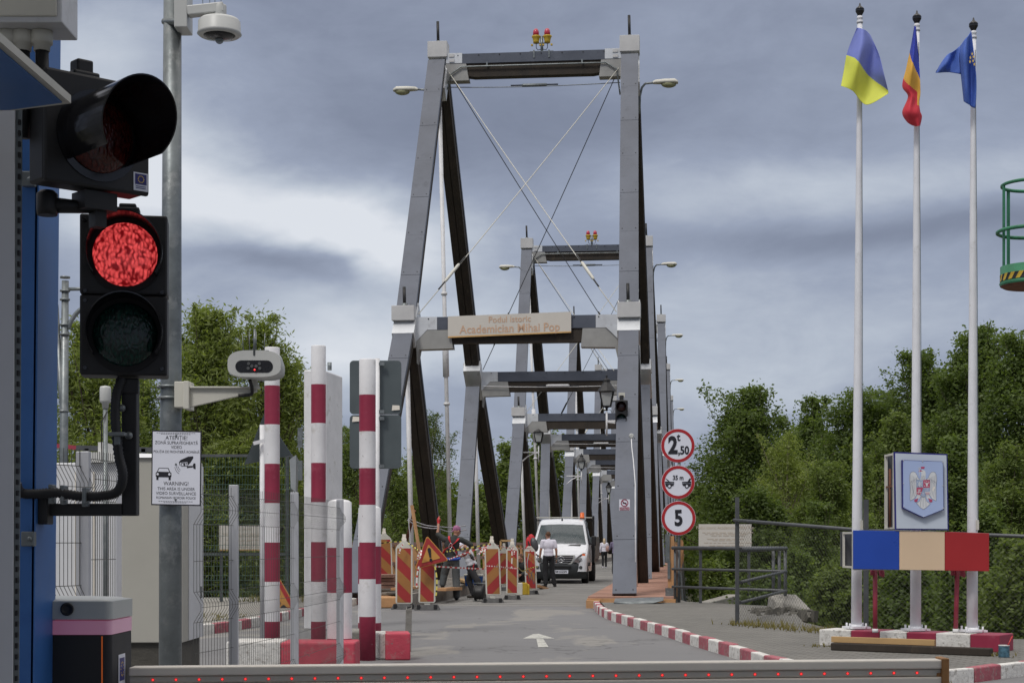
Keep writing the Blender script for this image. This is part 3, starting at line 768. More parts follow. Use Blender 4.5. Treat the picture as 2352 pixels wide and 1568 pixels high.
def twin_beacon(r, label):
    o = T('obstruction_light', label, 'warning light', BP(r, 2.77, 16.86), BRZ, 'twin red obstruction lights on the portals')
    g = MB(); c = lambda t, z, y=0: BP(r, 2.77+t*.66, 16.86+z*.72)+BD*y
    g.tube([c(0, 0), c(0, .72)], .045, 10); g.tube([c(-.32, .42), c(.32, .42)], .02, 6)
    g.box(c(0, -.02, -.1), (.75, .2, .03), BRZ); g.box(c(.36, -.13, -.22), (.05, .02, .24), BRZ); g.box(c(-.36, -.13, -.22), (.05, .02, .24), BRZ)
    g.build('bracket', 'galv', o)
    for s in (-1, 1):
        g = MB(); g.lathe(c(s*.27, .42), [(.09, 0), (.095, .06), (.115, .16), (.14, .19), (.14, .225), (.10, .24)], 14, axis=(0, 0, 1))
        for a in (-.2, .2): g.box(c(s*.27+a, .34), (.06, .08, .05), BRZ)
        h = g.build('lamp_housing', 'yellow_paint', o)
        g = MB(); g.lathe(c(s*.27, .76), [(.09, 0), (.098, .07), (.085, .15), (.052, .20), (.01, .215)], 14); g.build('red_dome', 'red_lamp', h)
        g = MB(); g.tube([c(s*.27, .42), c(s*.27, .22), c(s*.2, .12), c(s*.06, .15)], .012, 5); g.build('cable', 'black', h)
for i in range(2): twin_beacon(.985+PITCH*i, ['pair of red obstruction lights in yellow housings on the nearest tall portal', 'pair of red obstruction lights in yellow housings on the second tall portal'][i])
# name board
o = T('name_board', 'cream board with tan lettering naming the historic bridge, on the first low crossbeam', 'sign', BP(.845, 2.98, 6.85), BRZ)
X = -BN; U = (Vector((0, 0, 1))+BN*.024).normalized()
U = (UP+X*-.0).normalized(); Xb = (X+UP*.018).normalized()
c = BP(.845, 3.20, 7.27)-BD*.30
g = MB(); g.prism([(-1.68, -.30), (1.66, -.26), (1.66, .30), (-1.68, .28)], c, Xb, UP, .04, 0); g.build('board', 'name_cream', o)
g = MB(); g.prism([(-1.68, -.30), (1.66, -.26), (1.66, -.225), (-1.68, -.262)], c, Xb, UP, .004, 0, .006); g.build('edge_trim', 'name_edge', o)
g = MB(); g.text('Podul istoric', c, Xb, UP, .235, 0, dn=.004, fit=1.14, bold=.001, depth=.004); g.v = [tuple(Vector(q)+UP*.145) for q in g.v]
g2 = MB(); g2.text('Academician Mihai Pop', c, Xb, UP, .315, 0, dn=.004, bold=.003, depth=.004, fit=2.72); g.add([tuple(Vector(q)-UP*.10) for q in g2.v], g2.f)
g.build('lettering', 'name_tan', o)
# signal on the right post, lens size 0.2 m
def small_signal(c, rz, label):
    o = T('traffic_light', label, 'traffic light', c-UP*.35, rz); R = Matrix.Rotation(rz, 3, 'Z'); W = lambda x, y, z: c+R@Vector((x, y, z))
    g = MB(); g.box(c, (.31, .16, .64), rz); g.build('housing', 'black', o, bevel=.02)
    for z, m in ((.155, 'lens_dim'), (-.155, 'lens_green_off')):
        g = MB(); g.lathe(W(0, -.085, z), [(.125, 0), (.10, .02), (.01, .03)], 20, axis=R@Vector((0, -1, 0))); g.build('lens', m, o)
        g = MB()
        for k in range(16):
            a, b = math.radians(-30+240*k/16), math.radians(-30+240*(k+1)/16); rr, r2 = .135, .125
            g.hexa([W(rr*math.cos(a), -.08, z+rr*math.sin(a)), W(rr*math.cos(b), -.08, z+rr*math.sin(b)), W(r2*math.cos(b), -.08, z+r2*math.sin(b)), W(r2*math.cos(a), -.08, z+r2*math.sin(a)),
                    W(rr*math.cos(a), -.22, z+rr*math.sin(a)), W(rr*math.cos(b), -.22, z+rr*math.sin(b)), W(r2*math.cos(b), -.22, z+r2*math.sin(b)), W(r2*math.cos(a), -.22, z+r2*math.sin(a))])
        g.build('visor', 'black_matte', o)
    for z, s in ((.38, 1), (-.40, -1)):
        g = MB(); g.box(W(0, .03, z), (.10, .12, .12), rz); g.box(W(0, .12, z+s*.08), (.16, .06, .12), rz, 1); g.build('bracket', ['black', 'cream'], o)
small_signal(P(1427, 949, 42.0)-Vector((0, .1, 0)), BRZ, 'small unlit two-lens traffic light on the front of the right bridge post')
def plate_sign(): pass
o = T('no_smoking_sign', 'small red and white no smoking sign on the right bridge post', 'sign', P(1435, 1172, 37.9))
c = P(1434.5, 1159, 37.75); Xs = -BN
g = MB(); g.prism([(-.12, -.125), (.12, -.125), (.12, .125), (-.12, .125)], c, Xs, UP, .01); g.build('plate', 'sign_white', o)
g = MB(); g.disc(c, Xs, UP, .085, .003, 0, .005, 28, .065, 0, .045); g.beam(c+Xs*-.055+UP*.09-BD*.007, c+Xs*.055+UP*.0-BD*.007, .018, .004, Xs+UP*1.2); g.prism([(-.11, -.118), (.11, -.118), (.11, -.048), (-.11, -.048)], c, Xs, UP, .003, 0, .005)
g.build('symbol', 'crimson', o)
g = MB(); g.text('FUMATUL', c-UP*.066, Xs, UP, .036, dn=.006, fit=.20, bold=.0); g.text('INTERZIS', c-UP*.100, Xs, UP, .034, dn=.006, fit=.20, bold=.0); g.build('lettering', 'sign_white', o)
g = MB(); g.beam(c+Xs*-.04+UP*.045-BD*.006, c+Xs*.04+UP*.045-BD*.006, .014, .014, UP); g.build('cigarette', 'sign_black', o)
o = T('door_bell_camera', 'tiny round white camera with hanging cable on the right bridge post', 'camera', P(1450, 1008, 40))
g = MB(); g.lathe(P(1450, 1001, 40.0), [(.05, 0), (.06, .05), (.045, .10)], 12, axis=(0, -1, 0)); g.build('body', 'cam_white', o)
g = MB(); g.tube([P(1450, 1003, 39.95), P(1451, 1025, 39.8), P(1455, 1060, 39.5), P(1459, 1110, 39), P(1459, 1170, 38.4), P(1460, 1290, 37.6)], .012, 5); g.build('cable', 'white_paint', o)
# classic lanterns
def lantern(c, s, arm, label):
    """c: centre of the glass; s: scale; arm: signed reach back to its strut in metres"""
    o = T('lantern', label, 'lantern', c-UP*.5*s, BRZ, 'old style black lanterns on the bridge'); W = lambda x, y, z: c+(-BN*x+BD*y)*s+UP*z*s
    g = MB(); q = []
    for z, w in ((-.26, .12), (.20, .21)): q += [W(-w, -w, z), W(w, -w, z), W(w, w, z), W(-w, w, z)]
    for k in range(4): g.beam(q[k], q[k+4], .03*s, .03*s)
    for k in range(4): g.beam(q[4+k], q[4+(k+1) % 4], .035*s, .035*s); g.beam(q[k], q[(k+1) % 4], .035*s, .035*s)
    g.lathe(W(0, 0, -.40), [(.02, 0), (.05, .04), (.03, .08), (.10, .14)], 8)
    g.build('frame', 'black', o)
    g = MB(); k = .88; g.hexa([c+(x-c)*k for x in q]); g.build('glass', 'lamp_glass', o)
    g = MB(); g.lathe(W(0, 0, .21), [(.30*s, 0), (.19*s, .17*s), (.16*s, .20*s), (.10*s, .30*s), (.12*s, .32*s), (.11*s, .38*s), (.03*s, .42*s), (.03*s, .50*s), (.005, .52*s)], 8, sm=False); g.build('roof', 'black', o)
    g = MB(); a = c-UP*.62*s; 
    g.tube([a+UP*.2*s, a-UP*.55*s], .03*s, 8)
    g.tube([a-UP*.1*s, a-UP*.1*s-BN*arm], .03, 6); g.tube([a-UP*.12*s]+[a-UP*(.12*s+.5*q*q)-BN*arm*q for q in (.3, .6, .85, 1)], .03, 6)
    g.build('arm', 'white_paint', o)
lantern(BP(1.03, 1.10, 6.15), 1.05, 1.1, 'large black lantern beside the small traffic light on the right post')
lantern(BP(1.445, BW-.85, 6.45), 1.0, -.85, 'black lantern left of the truck, above the workers')
lantern(BP(1.98, BW-.95, 6.35), 1.0, -.95, 'smaller black lantern above the truck roof')
lantern(BP(2.65, BW-1.0, 5.9), 1.0, -1.0, 'farthest tiny black lantern on the bridge')
# ------------------------------------------------------------------ checkpoint in the left foreground
def tilted_col(g, u0, u1, Y0, Y1, z0, z1, m=0, lean=.010):
    """upright box whose left/right edges are at x0,x1, leaning slightly to the right going up"""
    x0, x1 = (u0-CU)/F*Y0, (u1-CU)/F*Y0
    a = [(x0, Y0), (x1, Y0), (x1, Y1), (x0, Y1)]
    g.hexa([(x+lean*(z0-1.4), y, z0) for x, y in a]+[(x+lean*(z1-1.4), y, z1) for x, y in a], m)
# unseen canopy above the lane, put in and sized to shade this corner
o = T('shade_canopy', 'unseen flat canopy roof above the checkpoint lane, put in for shade', 'canopy', (0, 0, 0))
g = MB(); g.bx(-7, 3.4, -10, 3.6, 5.35, 5.6); g.build('roof', 'white_wall', o)
for x, y in ((-6.5, -9), (3.2, -9), (3.2, 1.0)):
    g = MB(); g.bx(x-.12, x+.12, y-.12, y+.12, 0, 5.34); g.build('post', 'blue_steel', o)
# blue steel column
o = T('blue_column', 'blue painted steel column at the left edge of the lane', 'column', (-1.47, 5.2, 0))
g = MB(); tilted_col(g, 40, 81, 5.1, 5.115, 0, 5.34); tilted_col(g, 58, 63, 5.115, 5.30, 0, 5.34)
g2 = MB(); a = (81-CU)/F*5.1
g.hexa([(a-.012+.01*(0-1.4), 5.1, 0), (a+.01*(-1.4), 5.1, 0), (a+.002+.01*(-1.4), 5.33, 0), (a-.012+.01*(-1.4), 5.33, 0), (a-.012+.0364, 5.1, 5.34), (a+.0364, 5.1, 5.34), (a+.0384, 5.33, 5.34), (a-.012+.0364, 5.33, 5.34)])
g.build('shaft', 'blue_steel', o, bevel=.003)
for v in (412, 1237):
    g = MB(); g.box(P(66, v, 5.08), (.040, .03, .045)); g.ball(P(68, v, 5.06), .008, 1); g.build('clip', ['galv', 'galv'], o, bevel=.004)
# white housing of the booth beside it
o = T('booth_wall', 'pale grey booth wall panel with slotted strip at the left picture edge', 'booth', (-1.6, 4.6, 0))
g = MB(); tilted_col(g, -900, 30, 4.6, 4.605, 0, 2.66, 0, .004); g.build('panel', 'cabinet_white', o)
g = MB(); tilted_col(g, 26, 45, 4.62, 4.624, 0, 2.66, 0, .006); st = g.build('slotted_strip', 'galv', o)
g = MB()
for k in range(56):
    z = .9+k*.030; p = (40-CU)/F*4.62+.006*(z-1.4); g.bx(p-.003, p+.003, 4.612, 4.619, z, z+.014)
st2 = g.build('slots', 'black', st); 
# deep awning tray
o = T('awning_plate', 'blue tray shaped awning with cream edge sticking out below the grey junction box', 'awning', (-1.3, 4.0, 2.5))
g = MB(); pl = [(-1.105, 4.2), (-1.135, 3.4), (-2.2, 3.4), (-2.2, 4.33), (-1.27, 4.27)]
g.add([(x, y, 2.500) for x, y in pl]+[(x, y, 2.520) for x, y in pl], [(0, 1, 2, 3, 4), (9, 8, 7, 6, 5)]+[(i, i+5, (i+1) % 5+5, (i+1) % 5) for i in range(5)], 0)
g.build('edge', 'cream', o)
g = MB(); pl = [(-1.122, 4.18), (-1.15, 3.45), (-2.2, 3.45), (-2.2, 4.28), (-1.275, 4.25)]
g.add([(x, y, 2.496) for x, y in pl]+[(x, y, 2.499) for x, y in pl], [(0, 1, 2, 3, 4), (9, 8, 7, 6, 5)]+[(i, i+5, (i+1) % 5+5, (i+1) % 5) for i in range(5)]); g.build('underside', 'blue_steel', o)
# junction box with glands and cables
o = T('junction_box', 'grey junction box with three cable glands in the top left corner', 'junction box', (-1.6, 4.7, 2.83))
x1 = (142-CU)/F*4.6
g = MB(); g.bx(-2.2, x1, 4.6, 4.77, 2.827, 3.4); g.build('body', 'cabinet_white', o, bevel=.004)
g = MB(); g.bx(-2.2, x1-.012, 4.592, 4.599, 2.842, 3.4); g.build('lid', 'cream', o, bevel=.003)
for u in (18, 53, 96):
    p = P(u, 78, 4.68); g = MB(); g.lathe((p.x, p.y, 2.826), [(.030, 0), (.030, -.035), (.024, -.036), (.022, -.055)], 14); gl = g.build('cable_gland', 'cream', o)
    g = MB(); g.tube([(p.x, p.y, 2.79), (p.x+.002, p.y, 2.65), (p.x-.003, p.y+.01, 2.53)], .019, 8); g.build('cable', 'black', gl)
# --- traffic signals
def ring_visor(W, r, L, a0, a1, m, parent, slope=0.0, n=28, up=.0):
    g = MB(); th = .004
    for k in range(n):
        a, b = math.radians(a0+(a1-a0)*k/n), math.radians(a0+(a1-a0)*(k+1)/n)
        def LL(x): return L*(1-slope*(1-math.sin(x))*.5)
        def q(x, rr, y): return W(rr*math.cos(x), -y, rr*math.sin(x)+up*y)
        g.add([q(a, r, 0), q(b, r, 0), q(b, r, LL(b)), q(a, r, LL(a)), q(a, r-th, 0), q(b, r-th, 0), q(b, r-th, LL(b)), q(a, r-th, LL(a))],
              [(0, 1, 2, 3), (4, 7, 6, 5), (0, 4, 5, 1), (3, 2, 6, 7)]+([(0, 3, 7, 4)] if k == 0 else [])+([(1, 5, 6, 2)] if k == n-1 else []), 0, False)
    return g.build('visor', m, parent)
def lens_mesh(W, ax, r):
    g = MB(); prof = [(r, 0)]+[(r*math.cos(a), r*.28*math.sin(a)) for a in np.linspace(.1, 1.5, 7)]
    g.lathe(W(0, -.004, 0), prof, 36, axis=ax); return g
# upper signal, turned away to the right
c = P(222, 306, 4.72); rz = math.radians(42)
o = T('traffic_light', 'upper black traffic light with a long hood and unlit red lens, turned to the right', 'traffic light', c-UP*.16, rz)
R = Matrix.Rotation(rz, 3, 'Z'); W = lambda x, y, z: c+R@Vector((x, y, z))
g = MB(); g.box(W(0, .05, 0), (.318, .09, .305), rz); g.box(W(0, -.002, 0), (.325, .016, .315), rz); g.build('housing', 'black', o, bevel=.008)
g = MB(); g.disc(W(0, -.010, -.01), R@XR, UP, .128, .012, 0, .004, 40, .103); g.build('lens_ring', 'black_gloss', o)
c0 = W(0, -.012, -.01); ax = R@Vector((0, -1, 0)); V = lambda x, y, z: c0+R@Vector((x, y, z))
lens_mesh(V, ax, .105).build('lens', 'lens_red_off', o)
ring_visor(V, .113, .27, -42, 222, 'black_gloss', o, .30, 36, .02)
g = MB(); g.box(W(-.02, .05, .185), (.05, .05, .05), rz); g.box(W(-.02, .05, .165), (.08, .07, .02), rz); g.build('top_cap', 'black', o, bevel=.006)
g = MB(); g.box(W(.02, .05, -.185), (.10, .08, .05), rz); g.box(W(.03, .05, -.23), (.035, .04, .05), rz); g.tube([W(.02, .05, -.20), W(-.10, .10, -.20)], [.016, .024], 10); g.lathe(W(-.10, .10, -.23), [(.028, 0), (.03, .02), (.03, .06), (.02, .07)], 12); g.build('bracket', 'black', o)
g = MB(); p = W(.133, -.0115, -.120); Xs = R@XR; g.prism([(-.023, -.026), (.023, -.026), (.023, .026), (-.023, .026)], p, Xs, UP, .001); g.prism([(-.018, -.008), (.018, -.008), (.018, .022), (-.018, .022)], p, Xs, UP, .0006, 1, .001)
for k in range(12): a = k*math.pi/6; g.disc(p+Xs*.009*math.cos(a)+UP*(.007+.009*math.sin(a)), Xs, UP, .0018, .0004, 2, .0016, 6)
for k in (0, 1): g.prism([(-.016, -.0145-k*.005), (.016, -.0145-k*.005), (.016, -.0125-k*.005), (-.016, -.0125-k*.005)], p, Xs, UP, .0004, 1, .0008)
g.build('sticker', ['sign_white', 'navy', 'eu_star'], o)
# lower signal, red lit
Yl = 5.13; c = P(284, 677, Yl); rz = math.radians(9)
o = T('traffic_light', 'lower black traffic light with its red lens lit above a dark green lens', 'traffic light', c-UP*.25, rz)
R = Matrix.Rotation(rz, 3, 'Z'); W = lambda x, y, z: c+R@Vector((x, y, z))
g = MB()
for s in (1, -1): g.box(W(0, .06, s*.1235), (.262, .12, .2445), rz)
g.build('housing', 'black', o, bevel=.006)
for s, mm, nm in ((1, 'lens_lit', 'red_lens'), (-1, 'lens_green_off', 'green_lens')):
    c0 = W(.005, -.004, s*.122); V = lambda x, y, z, c0=c0: c0+R@Vector((x, y, z)); ax = R@Vector((0, -1, 0))
    g = MB(); g.disc(c0, R@XR, UP, .116, .010, 0, .004, 44, .096); g.build('lens_ring', 'black_matte', o)
    lens_mesh(V, ax, .0975).build(nm, mm, o)
    ring_visor(V, .1145, .10, -35, 215, 'black_gloss', o, .5, 36, .06)
for x, z in ((-.115, .01), (.115, .01), (-.115, -.225), (.115, -.225), (-.115, .225), (-.115, -.02)):
    g = MB(); g.lathe(W(x, -.001, z), [(.007, 0), (.006, .004)], 10, axis=R@Vector((0, -1, 0))); g.build('screw', 'black_gloss', o)
g = MB(); g.box(W(.01, .05, .262), (.072, .06, .024), rz); g.box(W(.01, .05, .278), (.052, .05, .016), rz); g.build('top_cap', 'black', o, bevel=.005)
g = MB(); g.box(W(.008, .06, -.275), (.07, .06, .05), rz); g.build('bottom_joint', 'black', o, bevel=.006)
# support arm under it
o = T('signal_arm', 'black square steel arm holding the lower traffic light', 'bracket', P(285, 1185, 5.19))
p0 = P(300, 880, 5.19); p1 = P(300, 1184, 5.19)
g = MB(); g.box(((p0+p1)/2), (.046, .046, (p0-p1).length)); g.build('upright', 'black', o, bevel=.004)
q0, q1 = P(88, 1171, 5.17), P(284, 1169, 5.19)
g = MB(); g.box((q0+q1)/2, ((q1-q0).length, .046, .038)); g.build('cross_arm', 'black', o, bevel=.004)
g = MB(); g.box(P(101, 1172, 5.16), (.04, .07, .085)); g.build('mounting_plate', 'black', o, bevel=.004)
for u, v in ((280, 937), (296, 1000)):
    g = MB(); g.ball(P(u, v, 5.15), .012); g.build('bolt', 'galv', o)
o = T('corrugated_hose', 'black corrugated cable hose bending from the traffic light to the blue column', 'hose', P(150, 1135, 5.12))
pts = spline([P(281, 870, 5.16), P(268, 905, 5.15), P(265, 960, 5.14), P(272, 1040, 5.13), P(282, 1092, 5.12), P(270, 1128, 5.12), P(235, 1138, 5.12), P(185, 1139, 5.12), P(130, 1131, 5.10), P(80, 1134, 5.08), P(48, 1131, 5.06), P(38, 1112, 5.05)], 14)
g = MB(); g.tube(pts, [.0135 if k % 2 else .0165 for k in range(len(pts))], 10); g.build('hose', 'black', o)
for u, v in ((120, 1131), (147, 1133), (197, 1138), (271, 997)):
    g = MB(); s = (.012, .05, .05) if v > 1000 else (.05, .05, .012); g.box(P(u, v, 5.12), s); g.box(P(u, v+14, 5.13), (.018, .03, .03)); g.build('clamp', 'galv', o, bevel=.003)
# --- barrier
o = T('barrier_gate', 'closed road barrier with grey lit arm and dark cabinet with pink light band', 'barrier', (-1.3, 5.45, 0))
x1 = (255-CU)/F*5.30; x0 = x1-.42
def rbox(x0, x1, y0, y1, z0, z1, r=.05, curve=0.0):
    g = MB(); pts = []
    for cx, cy, a0 in ((x1-r, y0+r, -90), (x1-r, y1-r, 0), (x0+r, y1-r, 90), (x0+r, y0+r, 180)):
        for k in range(6): a = math.radians(a0+90*k/5); pts.append((cx+r*math.cos(a), cy+r*math.sin(a)))
    n = len(pts); top = []
    g.v = [(x, y, z0) for x, y in pts]+[(x, y, z1) for x, y in pts]
    if curve:
        g.v += [(x0+(x1-x0)/2+(x-(x0+x1)/2)*k, (y0+y1)/2+(y-(y0+y1)/2)*k, z1+curve*q) for k, q in ((.8, .6), (.4, .95)) for x, y in pts]
    L = 3 if curve else 1
    for l in range(L):
        for i in range(n): g.f.append((l*n+i, l*n+(i+1) % n, (l+1)*n+(i+1) % n, (l+1)*n+i)); g.m.append(0); g.s.append(l > 0)
    g.f.append(tuple(range(n-1, -1, -1))); g.f.append(tuple(range(L*n, L*n+n))); g.m += [0, 0]; g.s += [False, False]
    return g
rbox(x0, x1, 5.30, 5.60, .0, 1.108, .02).build('cabinet', 'black', o)
rbox(x0, x1+.001, 5.298, 5.602, 1.110, 1.155, .02).build('light_band', 'pink_band', o)
rbox(x0-.003, x1+.003, 5.295, 5.605, 1.158, 1.215, .022, .012).build('lid', mat('lid_grey', (.42, .44, .43), .45, 0, .05, 3), o)
g = MB(); p = P(154, 1398, 5.29); g.lathe(p, [(.021, 0), (.021, .003), (.014, .004), (.014, .001), (.006, .001)], 20, axis=(0, -1, 0)); g.build('lock', 'black', o)
g = MB(); p = Vector((x1+.002, 5.44, 1.01)); X = Vector((0, 1, 0)); g.prism([(-.045, -.07), (.045, -.07), (.045, .03), (-.045, .03)], p, X, UP, .001); g.prism([(-.033, -.055), (.033, -.055), (.033, .018), (-.033, .018)], p, X, UP, .0006, 1, .001)
for k in range(12): a = k*math.pi/6; g.disc(p+X*.020*math.cos(a)+UP*(-.018+.022*math.sin(a)), X, UP, .003, .0004, 2, .0016, 6)
g.build('sticker', ['sign_white', 'navy', 'eu_star'], o)
g = MB(); a, b = P(232, 1400, 5.296), P(232, 1600, 5.296); g.bx(x1-.030, x1-.026, 5.2975, 5.299, .3, 1.105); g.build('reflective_strip', 'orange_lamp', o)
# arm: three-sided aluminium profile with a groove for the lights
aL, aR = Vector(((300-CU)/F*5.5, 5.5, .947)), Vector(((2160-CU)/F*5.5, 5.5, .9715))
def arm(y0, y1, z0, z1, m, name, a=aL, b=aR, par=o):
    g = MB(); g.hexa([a+Vector((0, y0, z0)), b+Vector((0, y0, z0)), b+Vector((0, y1, z0)), a+Vector((0, y1, z0)), a+Vector((0, y0, z1)), b+Vector((0, y0, z1)), b+Vector((0, y1, z1)), a+Vector((0, y1, z1))])
    return g.build(name, m, par, bevel=.005)
am = arm(-.03, .05, .018, .047, 'plastic_grey', 'boom')
arm(-.020, .04, -.007, .017, mat('groove_grey', (.56, .53, .46), .5, .2, .05, 3), 'groove', par=am)
arm(-.03, .05, -.060, -.008, 'plastic_grey', 'boom_lower', par=am)
n = 34
for k in range(n):
    u = 354+(2103-354)*k/(n-1); p = aL.lerp(aR, (u-300)/(2160-300)); 
    g = MB(); q = p+Vector((0, -.0205, .005)); g.ball(q, (.0032, .003, .0032), 0, 10, 6); g.disc(q+Vector((0, .0002, 0)), XR, UP, .0062, .001, 1, 0, 16)
    g.build('led', ['led', 'led_glow'], o)
g = MB(); e = aR; g.bx(e.x-.004, e.x+.020, 5.462, 5.556, e.z-.077, e.z+.053); g.bx(e.x-.018, e.x+.02, 5.475, 5.54, e.z-.028, e.z+.004); g.build('end_cap', mat('cap_orange', (.34, .17, .06), .7, 0, .2, 12), o, bevel=.004)
g = MB(); a, b = aL+Vector((.1, 0, 0)), aR+Vector((-.5, 0, 0)); g.hexa([a+Vector((0, -.028, -.080)), b+Vector((0, -.028, -.080)), b+Vector((0, .03, -.080)), a+Vector((0, .03, -.080)), a+Vector((0, -.028, -.073)), b+Vector((0, -.028, -.073)), b+Vector((0, .03, -.073)), a+Vector((0, .03, -.073))]); g.build('foam_strip', 'cap_orange', o)
# --- galvanised mast with cameras and warning plate
o = T('camera_mast', 'tall galvanised steel mast behind the traffic lights', 'mast', P(391, 2000, 9.6)*1.0)
o.location = (P(391, 1246, 9.6).x, 9.6, 0)
g = MB(); g.tube([P(391, 1795, 9.6), P(391.5, 1200, 9.6), P(394, 600, 9.6), P(396.5, -60, 9.6)], [.066, .0640, .0565, .0500], 28); g.build('shaft', 'galv', o)
o = T('surveillance_sign', 'white video surveillance warning plate on the galvanised mast', 'sign', P(405, 1160, 9.5))
c = P(405, 1074.5, 9.50); X = (XR+Vector((0, .0, -.020))).normalized(); U = (UP+XR*.01).normalized(); K = 9.5/F
g = MB(); g.prism([(-57*K, -86*K), (57*K, -86*K), (57*K, 86*K), (-57*K, 86*K)], c, X, U, .006); g.build('frame', 'sign_black', o)
g = MB(); g.prism([(-54.5*K, -83*K), (54.5*K, -83*K), (54.5*K, 83*K), (-54.5*K, 83*K)], c, X, U, .001, 0, .001); g.build('plate', 'sign_white', o)
def put(g, s, x, y, size, wd, bold=.0):
    g.text(s, c+X*x*K+U*y*K, X, U, size*K, 0, dn=.0012, depth=.0006, fit=wd*K, bold=bold)
g = MB()
for s, y, sz, sx in (('ATENȚIE!', 69, 12.5, 50), ('ZONĂ SUPRAVEGHEATĂ', 57.5, 10.3, 99), ('VIDEO', 47.5, 10.3, 25), ('POLIȚIA DE FRONTIERĂ ROMÂNĂ', 37, 8.3, 105), ('WARNING!', -36, 12.5, 57), ('THIS AREA IS UNDER', -48, 9.8, 86), ('VIDEO SURVEILLANCE', -58.5, 9.8, 92), ('ROMANIAN BORDER POLICE', -68.5, 8, 90)): put(g, s, 0, y, sz, sx)
for y, wd in ((80.5, 46), (77.8, 36), (-76.5, 40), (-79, 28)):
    for x in np.arange(-wd, wd-4, 5.3): g.prism([(x*K, (y-.45)*K), ((x+4)*K, (y-.45)*K), ((x+4)*K, (y+.45)*K), (x*K, (y+.45)*K)], c, X, U, .0005, 0, .0018)
g.build('lettering', 'sign_black', o)
def poly(g, pts, m=0, dn=.0018): g.prism([((x)*K, (y)*K) for x, y in pts], c, X, U, .0006, m, dn)
g = MB()   # drawn in units of the photo: camera and car pictograms
poly(g, [(6, 14), (10, 19), (27, 27), (38, 28), (39, 24), (33, 14), (27, 7), (25, 15), (10, 13)])
poly(g, [(6, 14), (8, 13.5), (10, 5), (8, 6)]); poly(g, [(11, 12), (24, 13.5), (26, 5), (12, 3.5)]); poly(g, [(12.6, 10.7), (22.8, 12), (24.3, 6.2), (13.4, 5)], 1, .0024); g.disc(c+X*18.5*K+U*8.5*K, X, U, 2.6*K, .0006, 0, .003, 16)
poly(g, [(24, 3.5), (26, 5.5), (38, 6), (38, 2.5), (27, 1), (25, 0)]); poly(g, [(38, 8), (40, 12), (44, 11.5), (44.5, -1.5), (41, -1), (39, 1)])
for r in (10, 14.5, 19.5):
    for k in range(8):
        a, b = math.radians(190+58*k/8), math.radians(190+58*(k+1)/8); q = (12.5, 6)
        poly(g, [(q[0]+r*math.cos(a)*.8, q[1]+r*math.sin(a)), (q[0]+r*math.cos(b)*.8, q[1]+r*math.sin(b)), (q[0]+(r+1)*math.cos(b)*.8, q[1]+(r+1)*math.sin(b)), (q[0]+(r+1)*math.cos(a)*.8, q[1]+(r+1)*math.sin(a))])
poly(g, [(-47, -12), (-46, -10), (-12, -10), (-11, -12), (-11, -20), (-13, -21.5), (-45, -21.5), (-47, -20)])
poly(g, [(-45, -10.5), (-40, 0), (-18, 0), (-13.5, -10.5)]); poly(g, [(-42.5, -9), (-38.7, -1.6), (-19.3, -1.6), (-16, -9)], 1, .0024)
for x in (-43, -15): poly(g, [(x-2.5, -21), (x+2.5, -21), (x+2.5, -28), (x-2.5, -28)])
for x in (-42.6, -15.6): g.disc(c+X*x*K+U*(-14.5)*K, X, U, 2.7*K, .0006, 1, .0024, 16)
g.build('pictogram', ['sign_black', 'sign_white'], o)
g = MB()
for y in (75, 9, -72): g.ball(c+X*(-1)*K+U*y*K-Vector((0, .003, 0)), .006)
g.build('screws', 'galv', o)
# number plate camera on its arm
o = T('plate_camera', 'beige twin lens plate recognition camera with bird spikes on an arm', 'camera', P(585, 895, 9.45))
g = MB(); g.bx(*[P(405, 0, 9.55).x, P(433, 0, 9.55).x], 9.49, 9.60, P(0, 937, 9.55).z, P(0, 878, 9.55).z); g.bx(P(424, 0, 9.5).x, P(437, 0, 9.5).x, 9.46, 9.62, P(0, 940, 9.5).z, P(0, 876, 9.5).z)
g.build('wall_plate', 'cream', o, bevel=.004)
g = MB()
a, b = P(437, 0, 9.5).x, P(590, 0, 9.5).x
g.hexa([(a, 9.49, P(0, 935, 9.5).z), (b, 9.49, P(0, 900, 9.5).z), (b, 9.52, P(0, 900, 9.5).z), (a, 9.52, P(0, 935, 9.5).z), (a, 9.49, P(0, 890, 9.5).z), (b, 9.49, P(0, 888, 9.5).z), (b, 9.52, P(0, 888, 9.5).z), (a, 9.52, P(0, 890, 9.5).z)])
g.bx(a, b, 9.47, 9.54, P(0, 892, 9.5).z, P(0, 888, 9.5).z); g.lathe(P(584, 893, 9.5), [(.034, 0), (.030, .02), (.014, .05), (.018, .09)], 14); g.build('arm', 'cream', o, bevel=.003)
for v in (888, 914):
    g = MB(); g.tube([P(366, v, 9.53), P(366, v, 9.66)], .008, 6, 0); g.tube(arc((P(391, v, 9.6).x, 9.6, P(391, v, 9.6).z), .067, math.radians(200), math.radians(350), 10, XR, Vector((0, 1, 0))), .009, 6); g.ball(P(364, v, 9.56), .012); g.build('hose_clamp', 'galv', o)
g = MB(); prof = [(-.02, 1.0), (.02, 1.04), (.30, .86)]; b0 = 0; hw, hh = .148, .066
cc = P(585, 839, 9.30)
def sup(k, n=28, p=3.2):
    a = 2*math.pi*k/n; cx, sx_ = math.cos(a), math.sin(a); return (math.copysign(abs(cx)**(2/p), cx), math.copysign(abs(sx_)**(2/p), sx_))
for y, k0 in prof:
    for k in range(28): x, z = sup(k); g.v.append((cc.x+x*hw*k0, cc.y+y, cc.z+(z*hh*k0 if z < 0 else z*hh*k0*(1.25))))
for i in range(2):
    for k in range(28): g.f.append((i*28+k, i*28+(k+1) % 28, (i+1)*28+(k+1) % 28, (i+1)*28+k)); g.m.append(0); g.s.append(True)
